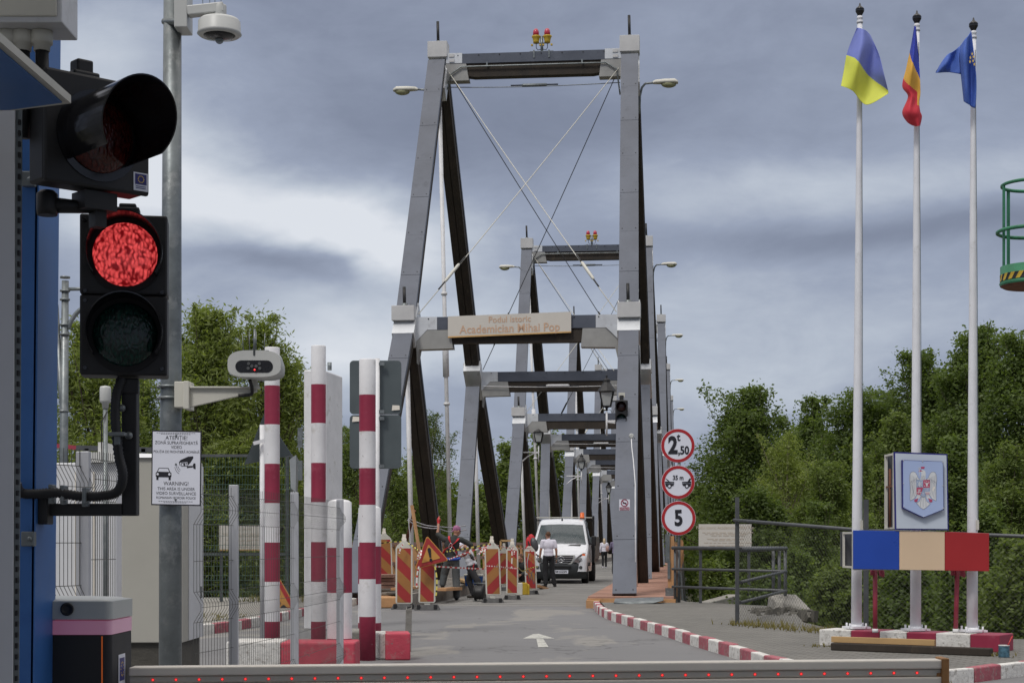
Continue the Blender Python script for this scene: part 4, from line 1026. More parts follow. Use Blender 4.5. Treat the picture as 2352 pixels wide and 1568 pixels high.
g.f.append(tuple(range(28))); g.f.append(tuple(range(56, 84))[::-1]); g.m += [0, 0]; g.s += [False, False]
body = g.build('body', 'cam_white', o)
g = MB(); n = 24; pts = [(-.108, .0)]; pl = []
for k in range(n+1): a = math.radians(90+180*k/n); pl.append((-.07+.034*math.cos(a), -.008+.034*math.sin(a)))
for k in range(n+1): a = math.radians(-90+180*k/n); pl.append((.07+.034*math.cos(a), -.008+.034*math.sin(a)))
g.prism(pl, cc+Vector((0, -.022, 0)), XR, UP, .004); g.build('window', 'black_gloss', body)
g = MB()
for x, z in ((-.03, .008), (-.032, -.018), (-.012, -.006), (.012, -.006), (.03, .008), (.032, -.018)): g.disc(cc+Vector((x, -.0265, z)), XR, UP, .009, .001, 0, .001, 14)
g.build('infrared_lamps', 'rail_grey', body)
g = MB(); g.ball(cc+Vector((.004, -.030, -.027)), .005, 0, 8, 6); g.build('status_light', 'led', body)
g = MB()
for x, l in ((-.07, .11), (-.035, .12), (.045, .11), (.0, .12)): g.tube([cc+Vector((x, .05, .07)), cc+Vector((x*1.1, .05, .075+l))], .0025, 5)
g.tube([cc+Vector((0, -.02, .055)), cc+Vector((.003, -.02, .20))], .006, 6); g.box(cc+Vector((0, .03, .082)), (.15, .05, .006)); g.build('bird_spikes', 'galv', body)
g = MB(); g.tube(spline([cc+Vector((-.045, .12, -.07)), cc+Vector((-.04, .16, -.11)), cc+Vector((-.05, .18, -.145)), cc+Vector((-.12, .19, -.150))], 6), .010, 8); g.build('cable', 'black', o)
# dome camera at the mast head
o = T('dome_camera', 'white dome camera on a bracket at the top of the mast', 'camera', P(504, 95, 9.55))
g = MB(); g.bx(P(402, 0, 9.5).x, P(432, 0, 9.5).x, 9.47, 9.64, P(0, 66, 9.5).z, P(0, -40, 9.5).z); g.tube([P(376, 50, 9.6), P(410, 50, 9.5)], .02, 8, 1); g.build('wall_plate', ['cam_white', 'galv'], o, bevel=.005)
g = MB(); pa = [P(432, 28, 9.5), P(470, 22, 9.5), P(515, 19, 9.5)]; g.beam(pa[0], pa[2], .07, .055, Vector((0, 1, 0)), 0); g.tube([P(505, 12, 9.5), P(505, 45, 9.5)], .038, 16); g.build('arm', 'cam_white', o, bevel=.006)
p = P(504, 45, 9.5); K2 = 9.5/F
g = MB(); g.lathe(p-UP*0, [(20*K2, 6*K2), (43*K2, 0), (48*K2, -6*K2), (49*K2, -30*K2), (51*K2, -34*K2), (46*K2, -38*K2), (34*K2, -37*K2)], 36); g.build('housing', 'cam_white', o)
g = MB(); g.lathe(p, [(38*K2, -36*K2), (30*K2, -42*K2), (10*K2, -47*K2)], 28); g.build('lens_cone', 'black_gloss', o)
g = MB(); g.ball(p-UP*47*K2, 10*K2); g.build('lens', 'glass_dark', o)
g = MB()
for u in (466, 482, 494, 508): g.tube([P(u, 14, 9.5), P(u-1, -20, 9.5)], .002, 4)
g.build('bird_spikes', 'galv', o)
# --- welded mesh fences
def mesh_panel(a, b, z0, z1, parent, bends, sp=.05, rr=.0016, m='wire_grey', hs=.2):
    a = Vector(a); b = Vector(b); d = (b-a); L = d.length; d.normalize(); nrm = Vector((d.y, -d.x, 0))
    if nrm.y > 0: nrm = -nrm
    g = MB(); zs = [(z0, 0)]
    for bz in bends: zs += [(bz-.10, 0), (bz-.05, .035), (bz, .0) if False else (bz, .05), (bz+.05, .035) if False else (bz+.10, 0)]
    zs += [(z1, 0)]; 
    zz = [(z0, 0)]
    for bz in bends: zz += [(bz-.10, 0), (bz-.02, .05), (bz+.02, .05), (bz+.10, 0)]
    zz.append((z1, 0))
    n = int(L/sp)
    for i in range(n+1):
        p = a+d*(L*i/n); g.tube([p+nrm*o_+UP*z for z, o_ in zz], rr, 4, 0, False)
    hz = []
    for bz in bends: hz += [(bz-.10, 0), (bz, .052), (bz+.10, 0)]
    z = z0+.02
    prev = z0
    for z, o_ in hz: g.tube([a+nrm*(o_+.004)+UP*z, b+nrm*(o_+.004)+UP*z], rr*1.1, 4, 0, False)
    for bz0, bz1 in zip([z0-.1]+bends, bends+[z1+.1]):
        k = bz0+.3
        while k < bz1-.2: g.tube([a+nrm*.004+UP*k, b+nrm*.004+UP*k], rr*1.1, 4, 0, False); k += hs
    return g.build('mesh_panel', m, parent)
def fpost(p, w_, h, parent, m='post_grey', d=None):
    g = MB(); g.box((p[0], p[1], h/2), (w_, d or w_*.7, h)); return g.build('fence_post', m, parent, bevel=.004)
A = Vector((P(445, 0, 10.9).x, 10.9, 0)); B1 = Vector((-1.925, 11.6, 0)); B2 = Vector((-1.725, 13.3, 0)); B3 = Vector((-1.585, 15.45, 0))
o = T('mesh_fence', 'welded wire fence on three grey posts in front of the striped bollards', 'fence', B1, 0)
for p in (B1, B2, B3): fpost(p, .062, 1.80, o)
bd = [.38, .98, 1.62]
mesh_panel(A, B1, .12, 1.78, o, bd); mesh_panel(B1, B2, .12, 1.78, o, bd); mesh_panel(B2, B3, .12, 1.78, o, bd)
o = T('mesh_fence', 'short welded wire fence with one grey post behind the blue column', 'fence', (-2.0, 7.9, 0))
pA = Vector((P(192, 0, 7.9).x, 7.9, 0)); fpost(pA, .062, 1.83, o)
mesh_panel(Vector((P(118, 0, 7.7).x, 7.7, 0)), pA, .12, 1.84, o, [.42, 1.10, 1.66], .027); mesh_panel(pA, Vector((P(264, 0, 8.3).x, 8.3, 0)), .12, 1.84, o, [.48, 1.02, 1.70], .027)
# --- electrical cabinets
o = T('power_cabinet', 'beige free-standing power cabinet right behind the mast', 'cabinet', (-2.4, 11.3, 0))
xa, xb = P(279, 0, 11).x, P(419, 0, 11).x
g = MB(); g.bx(xa, xb, 11.0, 11.72, .745, 1.955); body = g.build('body', 'cabinet_beige', o, bevel=.006)
g = MB(); g.bx(xb+.001, xb+.006, 11.20, 11.715, .75, 1.93); g.build('door', 'cabinet_white', body)
g = MB(); g.bx(xb+.007, xb+.014, 11.60, 11.63, 1.02, 1.10); g.build('handle', 'galv', body)
g = MB(); g.hexa([(xa-.01, 10.98, 1.958), (xb-.02, 10.98, 1.958), (xb-.02, 11.74, 1.958), (xa-.01, 11.74, 1.958), (xa+.05, 11.05, 1.99), (xb-.06, 11.05, 1.985), (xb-.06, 11.7, 2.01), (xa+.05, 11.7, 2.01)]); g.build('roof', 'cabinet_white', o)
g = MB(); g.bx(xa+.03, xb-.02, 11.03, 11.7, 0, .743); g.build('plinth', 'dark_concrete', o)
o = T('white_cabinet', 'wide white cabinet behind the short wire fence', 'cabinet', (-3.3, 13.5, 0))
xa, xb = P(100, 0, 13).x, P(268, 0, 13).x
g = MB(); g.bx(xa, xb, 13.0, 13.8, .1, 2.02); body = g.build('body', 'cabinet_white', o, bevel=.01)
for u in (175, 216, 246):
    g = MB(); x = P(u, 0, 13).x; g.bx(x-.006, x+.006, 12.985, 12.999, .15, 1.95); g.build('seam', 'plastic_grey', body)
g = MB(); g.bx(P(205, 0, 13).x, xb+.003, 12.95, 13.85, 2.022, 2.10); g.bx(P(225, 0, 13).x, xb-.1, 13.0, 13.4, 2.102, 2.18); g.build('top_box', 'white_wall', o)
g = MB(); g.bx(-4.2, -3.0, 12.99, 13.9, 0, .1); g.build('plinth', 'dark_concrete', o)
# thin pole with sensor
o = T('sensor_pole', 'thin pole carrying a white cylindrical sensor behind the black signal arm', 'sensor', (P(242, 0, 12.5).x, 12.5, 0))
g = MB(); x = P(242, 0, 12.5).x; g.tube([(x, 12.5, 0), (x, 12.5, P(0, 936, 12.5).z)], .018, 10); g.build('pole', 'galv', o)
g = MB(); g.lathe((x, 12.5, P(0, 938, 12.5).z), [(.022, 0), (.026, .04), (.038, .045), (.042, .06), (.042, .15), (.036, .165), (.01, .17)], 18); g.build('sensor_head', 'cam_white', o)
g = MB(); g.tube([(x+.02, 12.48, P(0, 945, 12.5).z), (x-.022, 12.47, P(0, 970, 12.5).z), (x-.02, 12.48, P(0, 1060, 12.5).z)], .005, 5); g.build('cable', 'black', o)
# old lighting mast on the far left
Yq = 17; o = T('old_lamp_mast', 'weathered pale lamp mast with a side bracket rising above the left trees', 'mast', (P(147, 0, Yq).x, Yq, 0))
g = MB(); x = P(147, 0, Yq).x
g.tube([P(140, 1600, Yq), P(146, 1100, Yq), P(150, 645, Yq)], [.055, .045, .036], 12)
for v in (637, 668, 688, 746, 768, 944): g.tube([P(149.5-(v-640)*.01, v-2, Yq), P(149.5-(v-640)*.01, v+2, Yq)], .052, 12)
g.build('shaft', 'galv', o)
g = MB(); g.tube([P(158, 664, Yq), P(215, 663, Yq)], .018, 8); g.tube(spline([P(157, 754, Yq), P(163, 738, Yq), P(178, 717, Yq), P(196, 706, Yq), P(230, 700, Yq)], 5), .024, 8); g.build('side_bracket', 'galv', o)
g = MB(); g.tube([P(128, 700, Yq), P(160, 1200, Yq)], .028, 6); g.build('stay', 'galv', o)
o = T('pipe_rail', 'dark handrail with a red end behind the white cabinet', 'railing', P(200, 1060, 20))
g = MB(); g.beam(P(118, 1022, 20), P(176, 1028, 20), .05, .05, None, 1); g.beam(P(176, 1028, 20), P(352, 1033, 20), .05, .06, None, 0)
for u in (200, 255, 330): g.beam(P(u, 1030, 20), P(u, 1600, 20), .05, .05, XR, 0)
g.build('rail', ['rail_grey', 'red_iron'], o)
# --- striped bollards
def band_post(name, label, u, Y, rad, vb, vtop, seq, dome=0.0, group=None, lean=0.0):
    """vb: rows of the band edges; seq: 0 white 1 red starting at the top"""
    o = T(name, label, 'bollard', (P(u, 0, Y).x, Y, 0), 0, group)
    zs = [P(0, v, Y).z for v in [vtop]+vb]+[0.0]; x = P(u, 0, Y).x
    prof = []; ms = []
    if dome: prof += [(rad*.3, zs[0]), (rad*.75, zs[0]-dome*.25), (rad*.96, zs[0]-dome*.7)]; ms += [0, 0, 0]; 
    else: prof += [(rad*.96, zs[0]), (rad, zs[0]-.01)]; ms += [0, 0]
    for i, z in enumerate(zs[1:]):
        prof.append((rad, z)); 
        if i < len(zs)-1: ms.append(seq[i] if i < len(seq) else 1)
    mi = []
    k = 3 if dome else 2
    for i in range(len(prof)-1):
        mi.append(0 if i < k-1 else seq[min(i-(k-1), len(seq)-1)])
    prof = prof[::-1]; mi = mi[::-1]
    g = MB(); g.lathe((x, Y, 0), prof, 28, m=mi+[0]); 
    body = g.build('pipe', ['white_paint', 'crimson'], o)
    return o
G1 = 'tall red and white striped bollard pipes'
band_post('striped_bollard', 'tall red and white striped pipe partly behind the plate camera', 625, 19.6, .089, [886, 975, 1065, 1155, 1245, 1335, 1426], 798, [0, 1, 0, 1, 0, 1, 0, 1], 0, G1)
band_post('striped_bollard', 'tall red and white striped pipe in front of the white totem', 731.5, 19.8, .087, [883, 972, 1063, 1153, 1244, 1335, 1426], 794, [0, 1, 0, 1, 0, 1, 0, 1], 0, G1)
band_post('striped_bollard', 'tall red and white striped pipe in front of the grey sign backs', 844, 20.0, .0985, [907, 991, 1075, 1159, 1245, 1329, 1415], 825, [0, 1, 0, 1, 0, 1, 0, 1], 0, G1)
band_post('short_striped_bollard', 'thick short round-topped striped bollard beside the last fence post', 780, 18.6, .138, [1257, 1360, 1465], 1146, [0, 1, 0, 1], .05, 'short striped bollards')
band_post('short_striped_bollard', 'short round-topped striped bollard half behind the right striped pipe', 849, 24, .165, [1254, 1340, 1429], 1160, [0, 1, 0, 1], .06, 'short striped bollards')
def block(name, label, boxes, group):
    o = T(name, label, 'concrete block', boxes[0][0], 0, group)
    for i, (c, d, rz, mm) in enumerate(boxes):
        g = MB(); g.box(c, d, rz); g.build('block_section', mm, o, bevel=.02)
    return o
k = 18/F
xw0, xw1, xw2 = P(519, 0, 18).x, P(644, 0, 18).x, P(815, 0, 18).x
block('traffic_island_block', 'long white and red painted concrete block behind the wire fence', [(((xw0+xw1)/2, 18.3, .17), (xw1-xw0, .6, .345), 0, 'kerb_white'), (((xw1+xw2)/2+.002, 18.3, .165), (xw2-xw1, .6, .335), 0, 'block_red')], 'painted concrete blocks')
block('traffic_island_block', 'small painted concrete block with white and red faces right of the striped pipe', [((P(889, 0, 20.2).x-.02, 20.35, .16), (.26, .5, .32), .25, 'kerb_white'), ((P(908, 0, 20.2).x+.02, 20.25, .162), (.30, .50, .325), .1, 'block_red')], 'painted concrete blocks')
g = MB(); g.bx(P(790, 0, 21).x, P(858, 0, 21).x, 20.6, 21.4, 0, .31)
tag(g.build('island_block', ['concrete'], bevel=.02), 'dirty unpainted concrete base behind the right striped pipe', 'concrete block')
o = T('white_totem', 'tall plain white box totem behind the middle striped pipe', 'totem', (P(740, 0, 27).x, 27, 0))
x0, x1, x2 = P(693, 0, 27).x, P(749, 0, 27).x, P(787, 0, 27.6).x
g = MB(); g.hexa([(x0, 27.25, 0), (x1, 27, 0), (x2, 27.6, 0), (x0+.2, 27.9, 0), (x0, 27.25, 4.21), (x1, 27, 4.17), (x2, 27.6, 4.13), (x0+.2, 27.9, 4.2)]); g.build('body', 'white_paint', o, bevel=.02)
g = MB(); g.tube([P(757, 850, 27.5), P(757, 832, 27.5)], .035, 8); g.build('pipe_stub', 'galv', o)
for v in (1005, 1080):
    g = MB(); g.box(P(689.5, v, 27.3), (.07, .1, .32)); g.build('hinge', 'galv', o)
# backs of two square signs on one post
o = T('sign_post', 'backs of two rounded grey road signs, one above the other, on a pale post', 'sign', (P(866, 0, 25).x, 25, 0))
g = MB(); x = P(866, 0, 25).x; g.tube([(x, 25, 0), (x, 25, P(0, 823, 25).z)], .040, 12); g.build('post', 'white_paint', o)
K3 = 25/F
def rrect(w_, h, r, n=6):
    out = []
    for cx, cy, a0 in ((w_/2-r, h/2-r, 0), (-w_/2+r, h/2-r, 90), (-w_/2+r, -h/2+r, 180), (w_/2-r, -h/2+r, 270)):
        for q in range(n+1): a = math.radians(a0+90*q/n); out.append((cx+r*math.cos(a), cy+r*math.sin(a)))
    return out
for v0, v1 in ((827.5, 951), (952.5, 1076)):
    c = P(862.5, (v0+v1)/2, 25.08); g = MB(); g.prism(rrect(119*K3, (v1-v0)*K3, 9*K3), c, XR, UP, .012); sb = g.build('sign_plate', 'sign_back', o, bevel=.002)
    g = MB()
    for v in (v0+8, v1-6): g.box(P(872, v, 25.0), (.14, .05, .05))
    g.build('bracket', 'galv', sb)
    g = MB(); q = (909, 937) if v0 < 900 else (818, 963); p = P(q[0], q[1], 25.06); g.prism([(-.06, -.035), (.06, -.025), (.055, .04), (-.05, .045)], p, XR, UP, .001); g.build('torn_sticker', 'plastic_grey', sb)
# back of a triangular sign
o = T('triangle_sign', 'grey back of a triangular road sign behind the left striped pipe', 'sign', (P(604, 0, 24).x, 24, 0))
g = MB(); p = [P(607, 948, 23.9), P(561, 1066, 23.7), P(670, 1045, 24.5)]; q = [x+Vector((.005, .02, 0)) for x in p]
g.add(p+q, [(0, 1, 2), (5, 4, 3), (0, 3, 4, 1), (1, 4, 5, 2), (2, 5, 3, 0)]); g.build('sign_plate', 'sign_back', o)
g = MB(); g.tube([(P(604, 0, 24).x, 23.95, 0), P(602, 975, 23.8)], .035, 10); g.beam(P(582, 1018, 23.7), P(612, 1010, 23.75), .03, .05); g.build('post', 'white_paint', o)
# road works sign standing on the ground
o = T('road_works_sign', 'triangular road works sign standing behind the left striped pipe', 'sign', P(638, 1408, 33)); Yw = 33; Kw = Yw/F
c = P(638, 1407, Yw)
def tri(g, s, dn, m): h = s*.9; g.prism([(-s/2, 0), (s/2, 0), (0, h)], c+UP*((90*Kw-h)*.36), XR, UP, .01, m, dn)
g = MB(); tri(g, 96*Kw, 0, 0); g.build('rim', 'amber', o)
g = MB(); tri(g, 90*Kw, .006, 0); g.build('red_border', 'sign_red', o)
g = MB(); tri(g, 58*Kw, .012, 0); g.build('yellow_field', 'amber', o)
g = MB(); q = lambda x, y: (x*Kw, y*Kw)
g.prism([q(5, 12), q(14, 20), q(22, 12)], c, XR, UP, .004, 0, .018); g.disc(c+XR*3*Kw+UP*45*Kw, XR, UP, 3.4*Kw, .004, 0, .018, 12); g.prism([q(-4, 12), q(-6, 30), q(0, 42), q(4, 40), q(3, 30), q(8, 22), q(4, 20), q(-1, 28), q(0, 12)], c, XR, UP, .004, 0, .018)
g.build('pictogram', 'sign_black', o)
g = MB(); g.beam(c+Vector((.2, .02, .3)), c+Vector((.25, .4, -.0)), .03, .03); g.beam(c+Vector((-.2, .02, .3)), c+Vector((-.25, .4, -.0)), .03, .03); g.build('stand', 'galv', o)
# marker post at the road edge
o = T('steel_stub', 'rusty grey square steel stub post standing in the road', 'stub post', G(938, 1495))
c = G(938, 1495); g = MB(); g.hexa([c+Vector((-.045, -.04, 0)), c+Vector((.035, -.04, 0)), c+Vector((.035, .04, 0)), c+Vector((-.045, .04, 0)), c+Vector((-.03, -.04, .54)), c+Vector((.045, -.04, .56)), c+Vector((.045, .04, .60)), c+Vector((-.03, .04, .58))]); g.build('post', 'concrete', o, bevel=.004)
g = MB(); q = c+Vector((.008, -.002, .568)); g.hexa([q+Vector(v) for v in ((-.03, -.033, -.006), (.03, -.033, .006), (.03, .033, .028), (-.03, .033, .015), (-.03, -.033, .0), (.03, -.033, .013), (.03, .033, .036), (-.03, .033, .022))]); g.build('opening', 'black', o)
# green wire fence and info board at the left bank
o = T('green_mesh_fence', 'tall green wire mesh fence along the left river bank', 'fence', P(570, 1400, 36))
zf = P(0, 1048, 36).z
mesh_panel(P(440, 0, 36.0)*1.0-UP*P(440, 0, 36).z, P(680, 0, 36).xy.to_3d(), .15, zf, o, [.6, 1.25, 1.9, 2.55], .06, .004, 'wire_green', .18)
for u in (447, 660, 671):
    g = MB(); p = P(u, 0, 36.05); g.box((p.x, p.y, zf/2), (.07, .07, zf)); g.build('fence_post', 'rail_grey', o)
g = MB(); g.beam(P(440, 1046, 36.05), P(672, 1046, 36.05), .06, .06); g.beam(P(440, 1272, 36.1), P(672, 1272, 36.1), .05, .07); g.build('rail', 'rail_grey', o)
o = T('tarp_post', 'grey post wrapped in a torn tarp strip at the corner of the green fence', 'post', (P(676, 0, 35.5).x, 35.5, 0))
g = MB(); g.tube([(P(676, 0, 35.5).x, 35.5, 0), P(677, 1048, 35.5)], .04, 8); g.hexa([P(665, 1055, 35.4), P(680, 1044, 35.4), P(688, 1060, 35.6), P(680, 1070, 35.6), P(668, 1120, 35.4), P(679, 1130, 35.4), P(683, 1135, 35.6), P(674, 1132, 35.6)]); g.build('post', 'tarp_grey', o)
def info_board(label, u0, u1, v0, v1, Y, title, yaw=0.0):
    o = T('info_board', label, 'sign', P((u0+u1)/2, v1, Y)); c = P((u0+u1)/2, (v0+v1)/2, Y); k = Y/F; w_, h = (u1-u0)*k, (v1-v0)*k
    g = MB(); g.prism([(-w_/2, -h/2), (w_/2, -h/2), (w_/2, h/2), (-w_/2, h/2)], c, XR, UP, .03); g.build('board', 'name_cream', o)
    g = MB(); g.prism([(-w_/2, -h/2), (w_/2, -h/2), (w_/2, -h/2+.03), (-w_/2, -h/2+.03)], c, XR, UP, .004, 0, .006); g.build('edge_trim', 'name_edge', o)
    g = MB(); g.text(title, c+UP*h*.36, XR, UP, h*.17, dn=.003, sx=.9)
    for y, wd in ((.17, .43), (.11, .38), (.05, .26), (-.08, .34), (-.13, .24), (-.23, .40), (-.34, .30)):
        x = -wd*w_
        while x < wd*w_: l = random.uniform(.05, .16); g.prism([(x, y*h-.008), (x+l, y*h-.008), (x+l, y*h+.008), (x, y*h+.008)], c, XR, UP, .001, 0, .004); x += l+.03
    g.build('lettering', 'faint_tan', o)
    for s in (-1, 1):
        g = MB(); g.box((c.x+s*w_*.46, c.y+.08, c.z/2+.0), (.06, .05, c.z-h/2-.0+c.z*0+h*.8 if False else c.z)); g.build('leg', 'rail_grey', o)
    return o
info_board('cream information board with orange lower edge behind the green fence, left of the bollards', 503, 607, 1206, 1264, 36.4, 'Podul istoric')
# ------------------------------------------------------------------ right side
# round signs on one post
Ys = 36.0; Ks = Ys/F
o = T('restriction_signs', 'three round red-rimmed restriction signs, one above another, at the right bridge end', 'sign', (P(1559, 0, Ys).x, Ys, 0))
g = MB(); x = P(1560, 0, Ys).x; g.tube([(x, Ys+.05, 0), P(1560, 995, Ys+.05)], .034, 12); g.build('post', 'galv', o)
def disc_sign(u, v, r, tilt=0.0):
    c = P(u, v, Ys); X = (XR+UP*tilt).normalized(); U = (UP-XR*tilt).normalized()
    g = MB(); g.disc(c, X, U, r*Ks, .02, 0, 0, 64); d = g.build('sign_disc', 'sign_white', o)
    g = MB(); g.disc(c, X, U, (r-.7)*Ks, .004, 0, .005, 64, (r-7.5)*Ks); g.build('red_rim', 'sign_red', d)
    return c, X, U, d
cN = lambda g, s, c, X, U, x, y, size, sx, bold=0.0: g.text(s, c+X*x*Ks+U*y*Ks, X, U, size*Ks, 0, dn=.003, depth=.004, sx=sx, bold=bold)
c, X, U, d = disc_sign(1557, 1023, 39); g = MB(); cN(g, '2', c, X, U, -11.5, -1, 54, .78, .022); cN(g, 't', c, X, U, 1.5, 19, 25, .9, .006); cN(g, ',50', c, X, U, 13, -11.5, 26, .80, .008); g.build('numerals', 'sign_black', d)
c, X, U, d = disc_sign(1557.5, 1107, 38.5); g = MB(); cN(g, '35 m', c, X, U, 0, 10, 14.5, .85, .004)
q = lambda pts: g.prism([(a*Ks, b*Ks) for a, b in pts], c, X, U, .004, 0, .008)
for s in (-1, 1):
    q([(s*9, 1), (s*30, 2), (s*30, -2), (s*9, -1.5)]); q([(s*9, -3), (s*30, -3), (s*28, -10), (s*11, -8)])
    g.disc(c+X*s*20*Ks-U*9*Ks, X, U, 4.8*Ks, .004, 0, .010, 20)
    if s < 0: q([(-29, 8), (-28, 9), (-20, 3), (-22, 2)])
    else: q([(22, 2), (27, 2), (30, 9), (26, 9)])
g.build('symbol', 'sign_black', d)
g = MB()
for s in (-1, 1): g.disc(c+X*s*20*Ks-U*9*Ks, X, U, 2.7*Ks, .004, 0, .014, 20)
g.build('wheel_hubs', 'sign_white', d)
c, X, U, d = disc_sign(1558.5, 1189.5, 39.5, .04); g = MB(); cN(g, '5', c, X, U, 0, -1, 49, .80, .018); g.build('numerals', 'sign_black', d)
# grey pipe railing
def pipe(g, a, b, r=.03, m=0): g.tube([a, b], r, 8, m)
o = T('pipe_railing', 'dark grey pipe railing between the bridge end and the bank', 'railing', P(1680, 1383, 35))
cor = Vector((P(1806, 0, 33).x, 33, 0)); st_ = Vector((P(1551, 0, 36.0).x, 36.0, 0)); en = Vector((P(1700, 0, 26.6).x, 26.6, 0))
g = MB()
for z in (1.29, .84, .46):
    r = .040 if z > 1 else .028
    pipe(g, st_+UP*z-XR*.06, cor+UP*z, r); pipe(g, cor+UP*z, en+UP*(z if z > 1 else z*.85+.06), r)
g.build('rails', 'rail_grey', o)
for p in (st_, st_+Vector((.075, .02, 0)), cor+Vector((-.02, 0, 0)), cor+Vector((-.09, .3, 0)), cor+Vector((-.17, .55, 0))):
    g = MB(); pipe(g, p+UP*.0, p+UP*1.29, .033); g.build('rail_post', 'rail_grey', o)
g = MB(); g.hexa([(4.95, 31.9, -.6), (5.75, 31.6, -.6), (5.75, 33.4, -.6), (5.0, 33.4, -.6), (5.05, 32.3, .30), (5.72, 31.9, .12), (5.65, 33.3, .38), (5.1, 33.3, .40)])
tag(g.build('concrete_footing', 'concrete', bevel=.03), 'broken concrete footing under the corner of the pipe railing', 'concrete block')
g = MB()
for k in range(60):
    x, y = random.uniform(4.35, 5.5), random.uniform(29.5, 32); s = random.uniform(.06, .22)
    Rr = Matrix.Rotation(random.uniform(0, 6), 3, Vector((random.random(), random.random(), random.random())).normalized()); g.box((x, y, .10), (s, s*.7, s*.35), 0, 0, Rr)
tag(g.build('rubble', 'dark_concrete', base=(0, 0, 0)), 'broken concrete rubble beside the railing footing', 'rubble', kind='stuff')
info_board('cream information board with the bridge name, right of the round signs', 1605, 1726, 1203, 1262, 35.6, 'Podul istoric Academician Mihai Pop')
# chain link fence
o = T('chain_link_fence', 'dark chain link fence along the right river bank', 'fence', (FENCE_R[0][0], FENCE_R[0][1], 0))
def chain(a, b, za, zb, cell=.075, r=.0016):
    a = Vector((*a, 0)); b = Vector((*b, 0)); L = (b-a).length; d = (b-a)/L; g = MB()
    n = int(L/cell)
    for i in range(-40, n+1):
        for s in (1, -1):
            # straight diagonal wires stand in for the woven zigzag
            z = 0.14; x0 = i*cell; pts = []
            xx0, xx1 = x0, x0+1.75
            def at(x, zz): 
                p = a+d*x; return p+UP*zz
            lo, hi = max(0, x0), min(L, x0+1.65)
            if hi-lo < .05: continue
            f = lambda x: (z+(x-x0)) if s > 0 else (z+1.65-(x-x0))
            top = lambda x: za+(zb-za)*x/L
            ps = [(x, f(x)) for x in np.linspace(lo, hi, 2)]
            # clip at the rail
            (xa, y0), (xb, y1) = ps
            if y0 > top(xa) and y1 > top(xb): continue
            if y1 > top(xb): q = (top(xa)-y0)/((y1-y0)-(top(xb)-top(xa))); xb, y1 = xa+(xb-xa)*q, y0+(y1-y0)*q
            elif y0 > top(xa): q = (y0-top(xa))/((y0-y1)-(top(xa)-top(xb))); xa, y0 = xa+(xb-xa)*q, y0+(y1-y0)*q
            g.tube([at(xa, y0), at(xb, y1)], r, 3, 0, False, False)
    return g.build('wire_mesh', 'wire_grey', o)
P0, P1, P2 = FENCE_R
chain(P0, P1, 1.74, 1.55); chain(P1, P2, 1.55, 1.40)
g = MB(); pipe(g, Vector((P0[0]-.05, P0[1], 1.76)), Vector((*P1, 1.57)), .026); pipe(g, Vector((*P1, 1.57)), Vector((*P2, 1.40)), .026); g.build('top_rail', 'rail_grey', o)
for p, h in ((P0, 2.12), (P1, 2.0), (P2, 1.45)):
    g = MB(); g.box((p[0], p[1], h/2), (.06, .06, h)); g.build('fence_post', 'rail_grey', o)
# --- flag poles and boards
ped = T('flag_pedestal', 'low red and white painted concrete pedestal under the flag poles', 'pedestal', (4.9, 20.6, .12))
a, b = Vector((3.84, 20.9, .12)), Vector((5.60, 19.67, .12)); L = (b-a).length; d = (b-a)/L; nr = Vector((-d.y, d.x, 0)); rzp = math.atan2(d.y, d.x)
cuts = [0, .12, .385, .615, .765, .885, 1.0]
cuts = [0, .13, .40, .64, .83, 1.0]; cuts = [0, .15, .42, .62, .80, .90, 1.0]
cuts = [0, .16, .36, .55, .72, .86, 1.0]
seq = [0, 1, 0, 1, 0, 1]; cuts = [0, .17, .42, .62, .79, .905, 1.0]
seq = [0, 1, 0, 1, 0, 1]
def solve(u):   # position along the front edge seen at column u
    k = (u-CU)/F; return (k*a.y-a.x)/((b.x-a.x)-k*(b.y-a.y))
cuts = [0]+[solve(u) for u in (1953, 2018, 2082, 2149, 2209)]+[1.0]
cuts = [0, solve(1953), solve(2090), solve(2217), 1.0]
us = [1881, 1953, 2091, 2230 if False else 2224, 2296]
cuts = [solve(u) for u in (1881, 1954, 2092, 2226, 2296)]
us = (1881, 1954, 2020, 2082, 2149, 2228, 2296); cuts = [solve(u) for u in us]
for i in range(6):
    p0, p1 = a+d*L*cuts[i], a+d*L*cuts[i+1]; c = (p0+p1)/2+nr*.25; g = MB(); g.box((c.x, c.y, .22), ((p1-p0).length-.002, .5, .205+.002*(i % 2)), rzp)
    g.build('painted_section', ['kerb_white', 'crimson'][seq[i]], ped, bevel=.012)
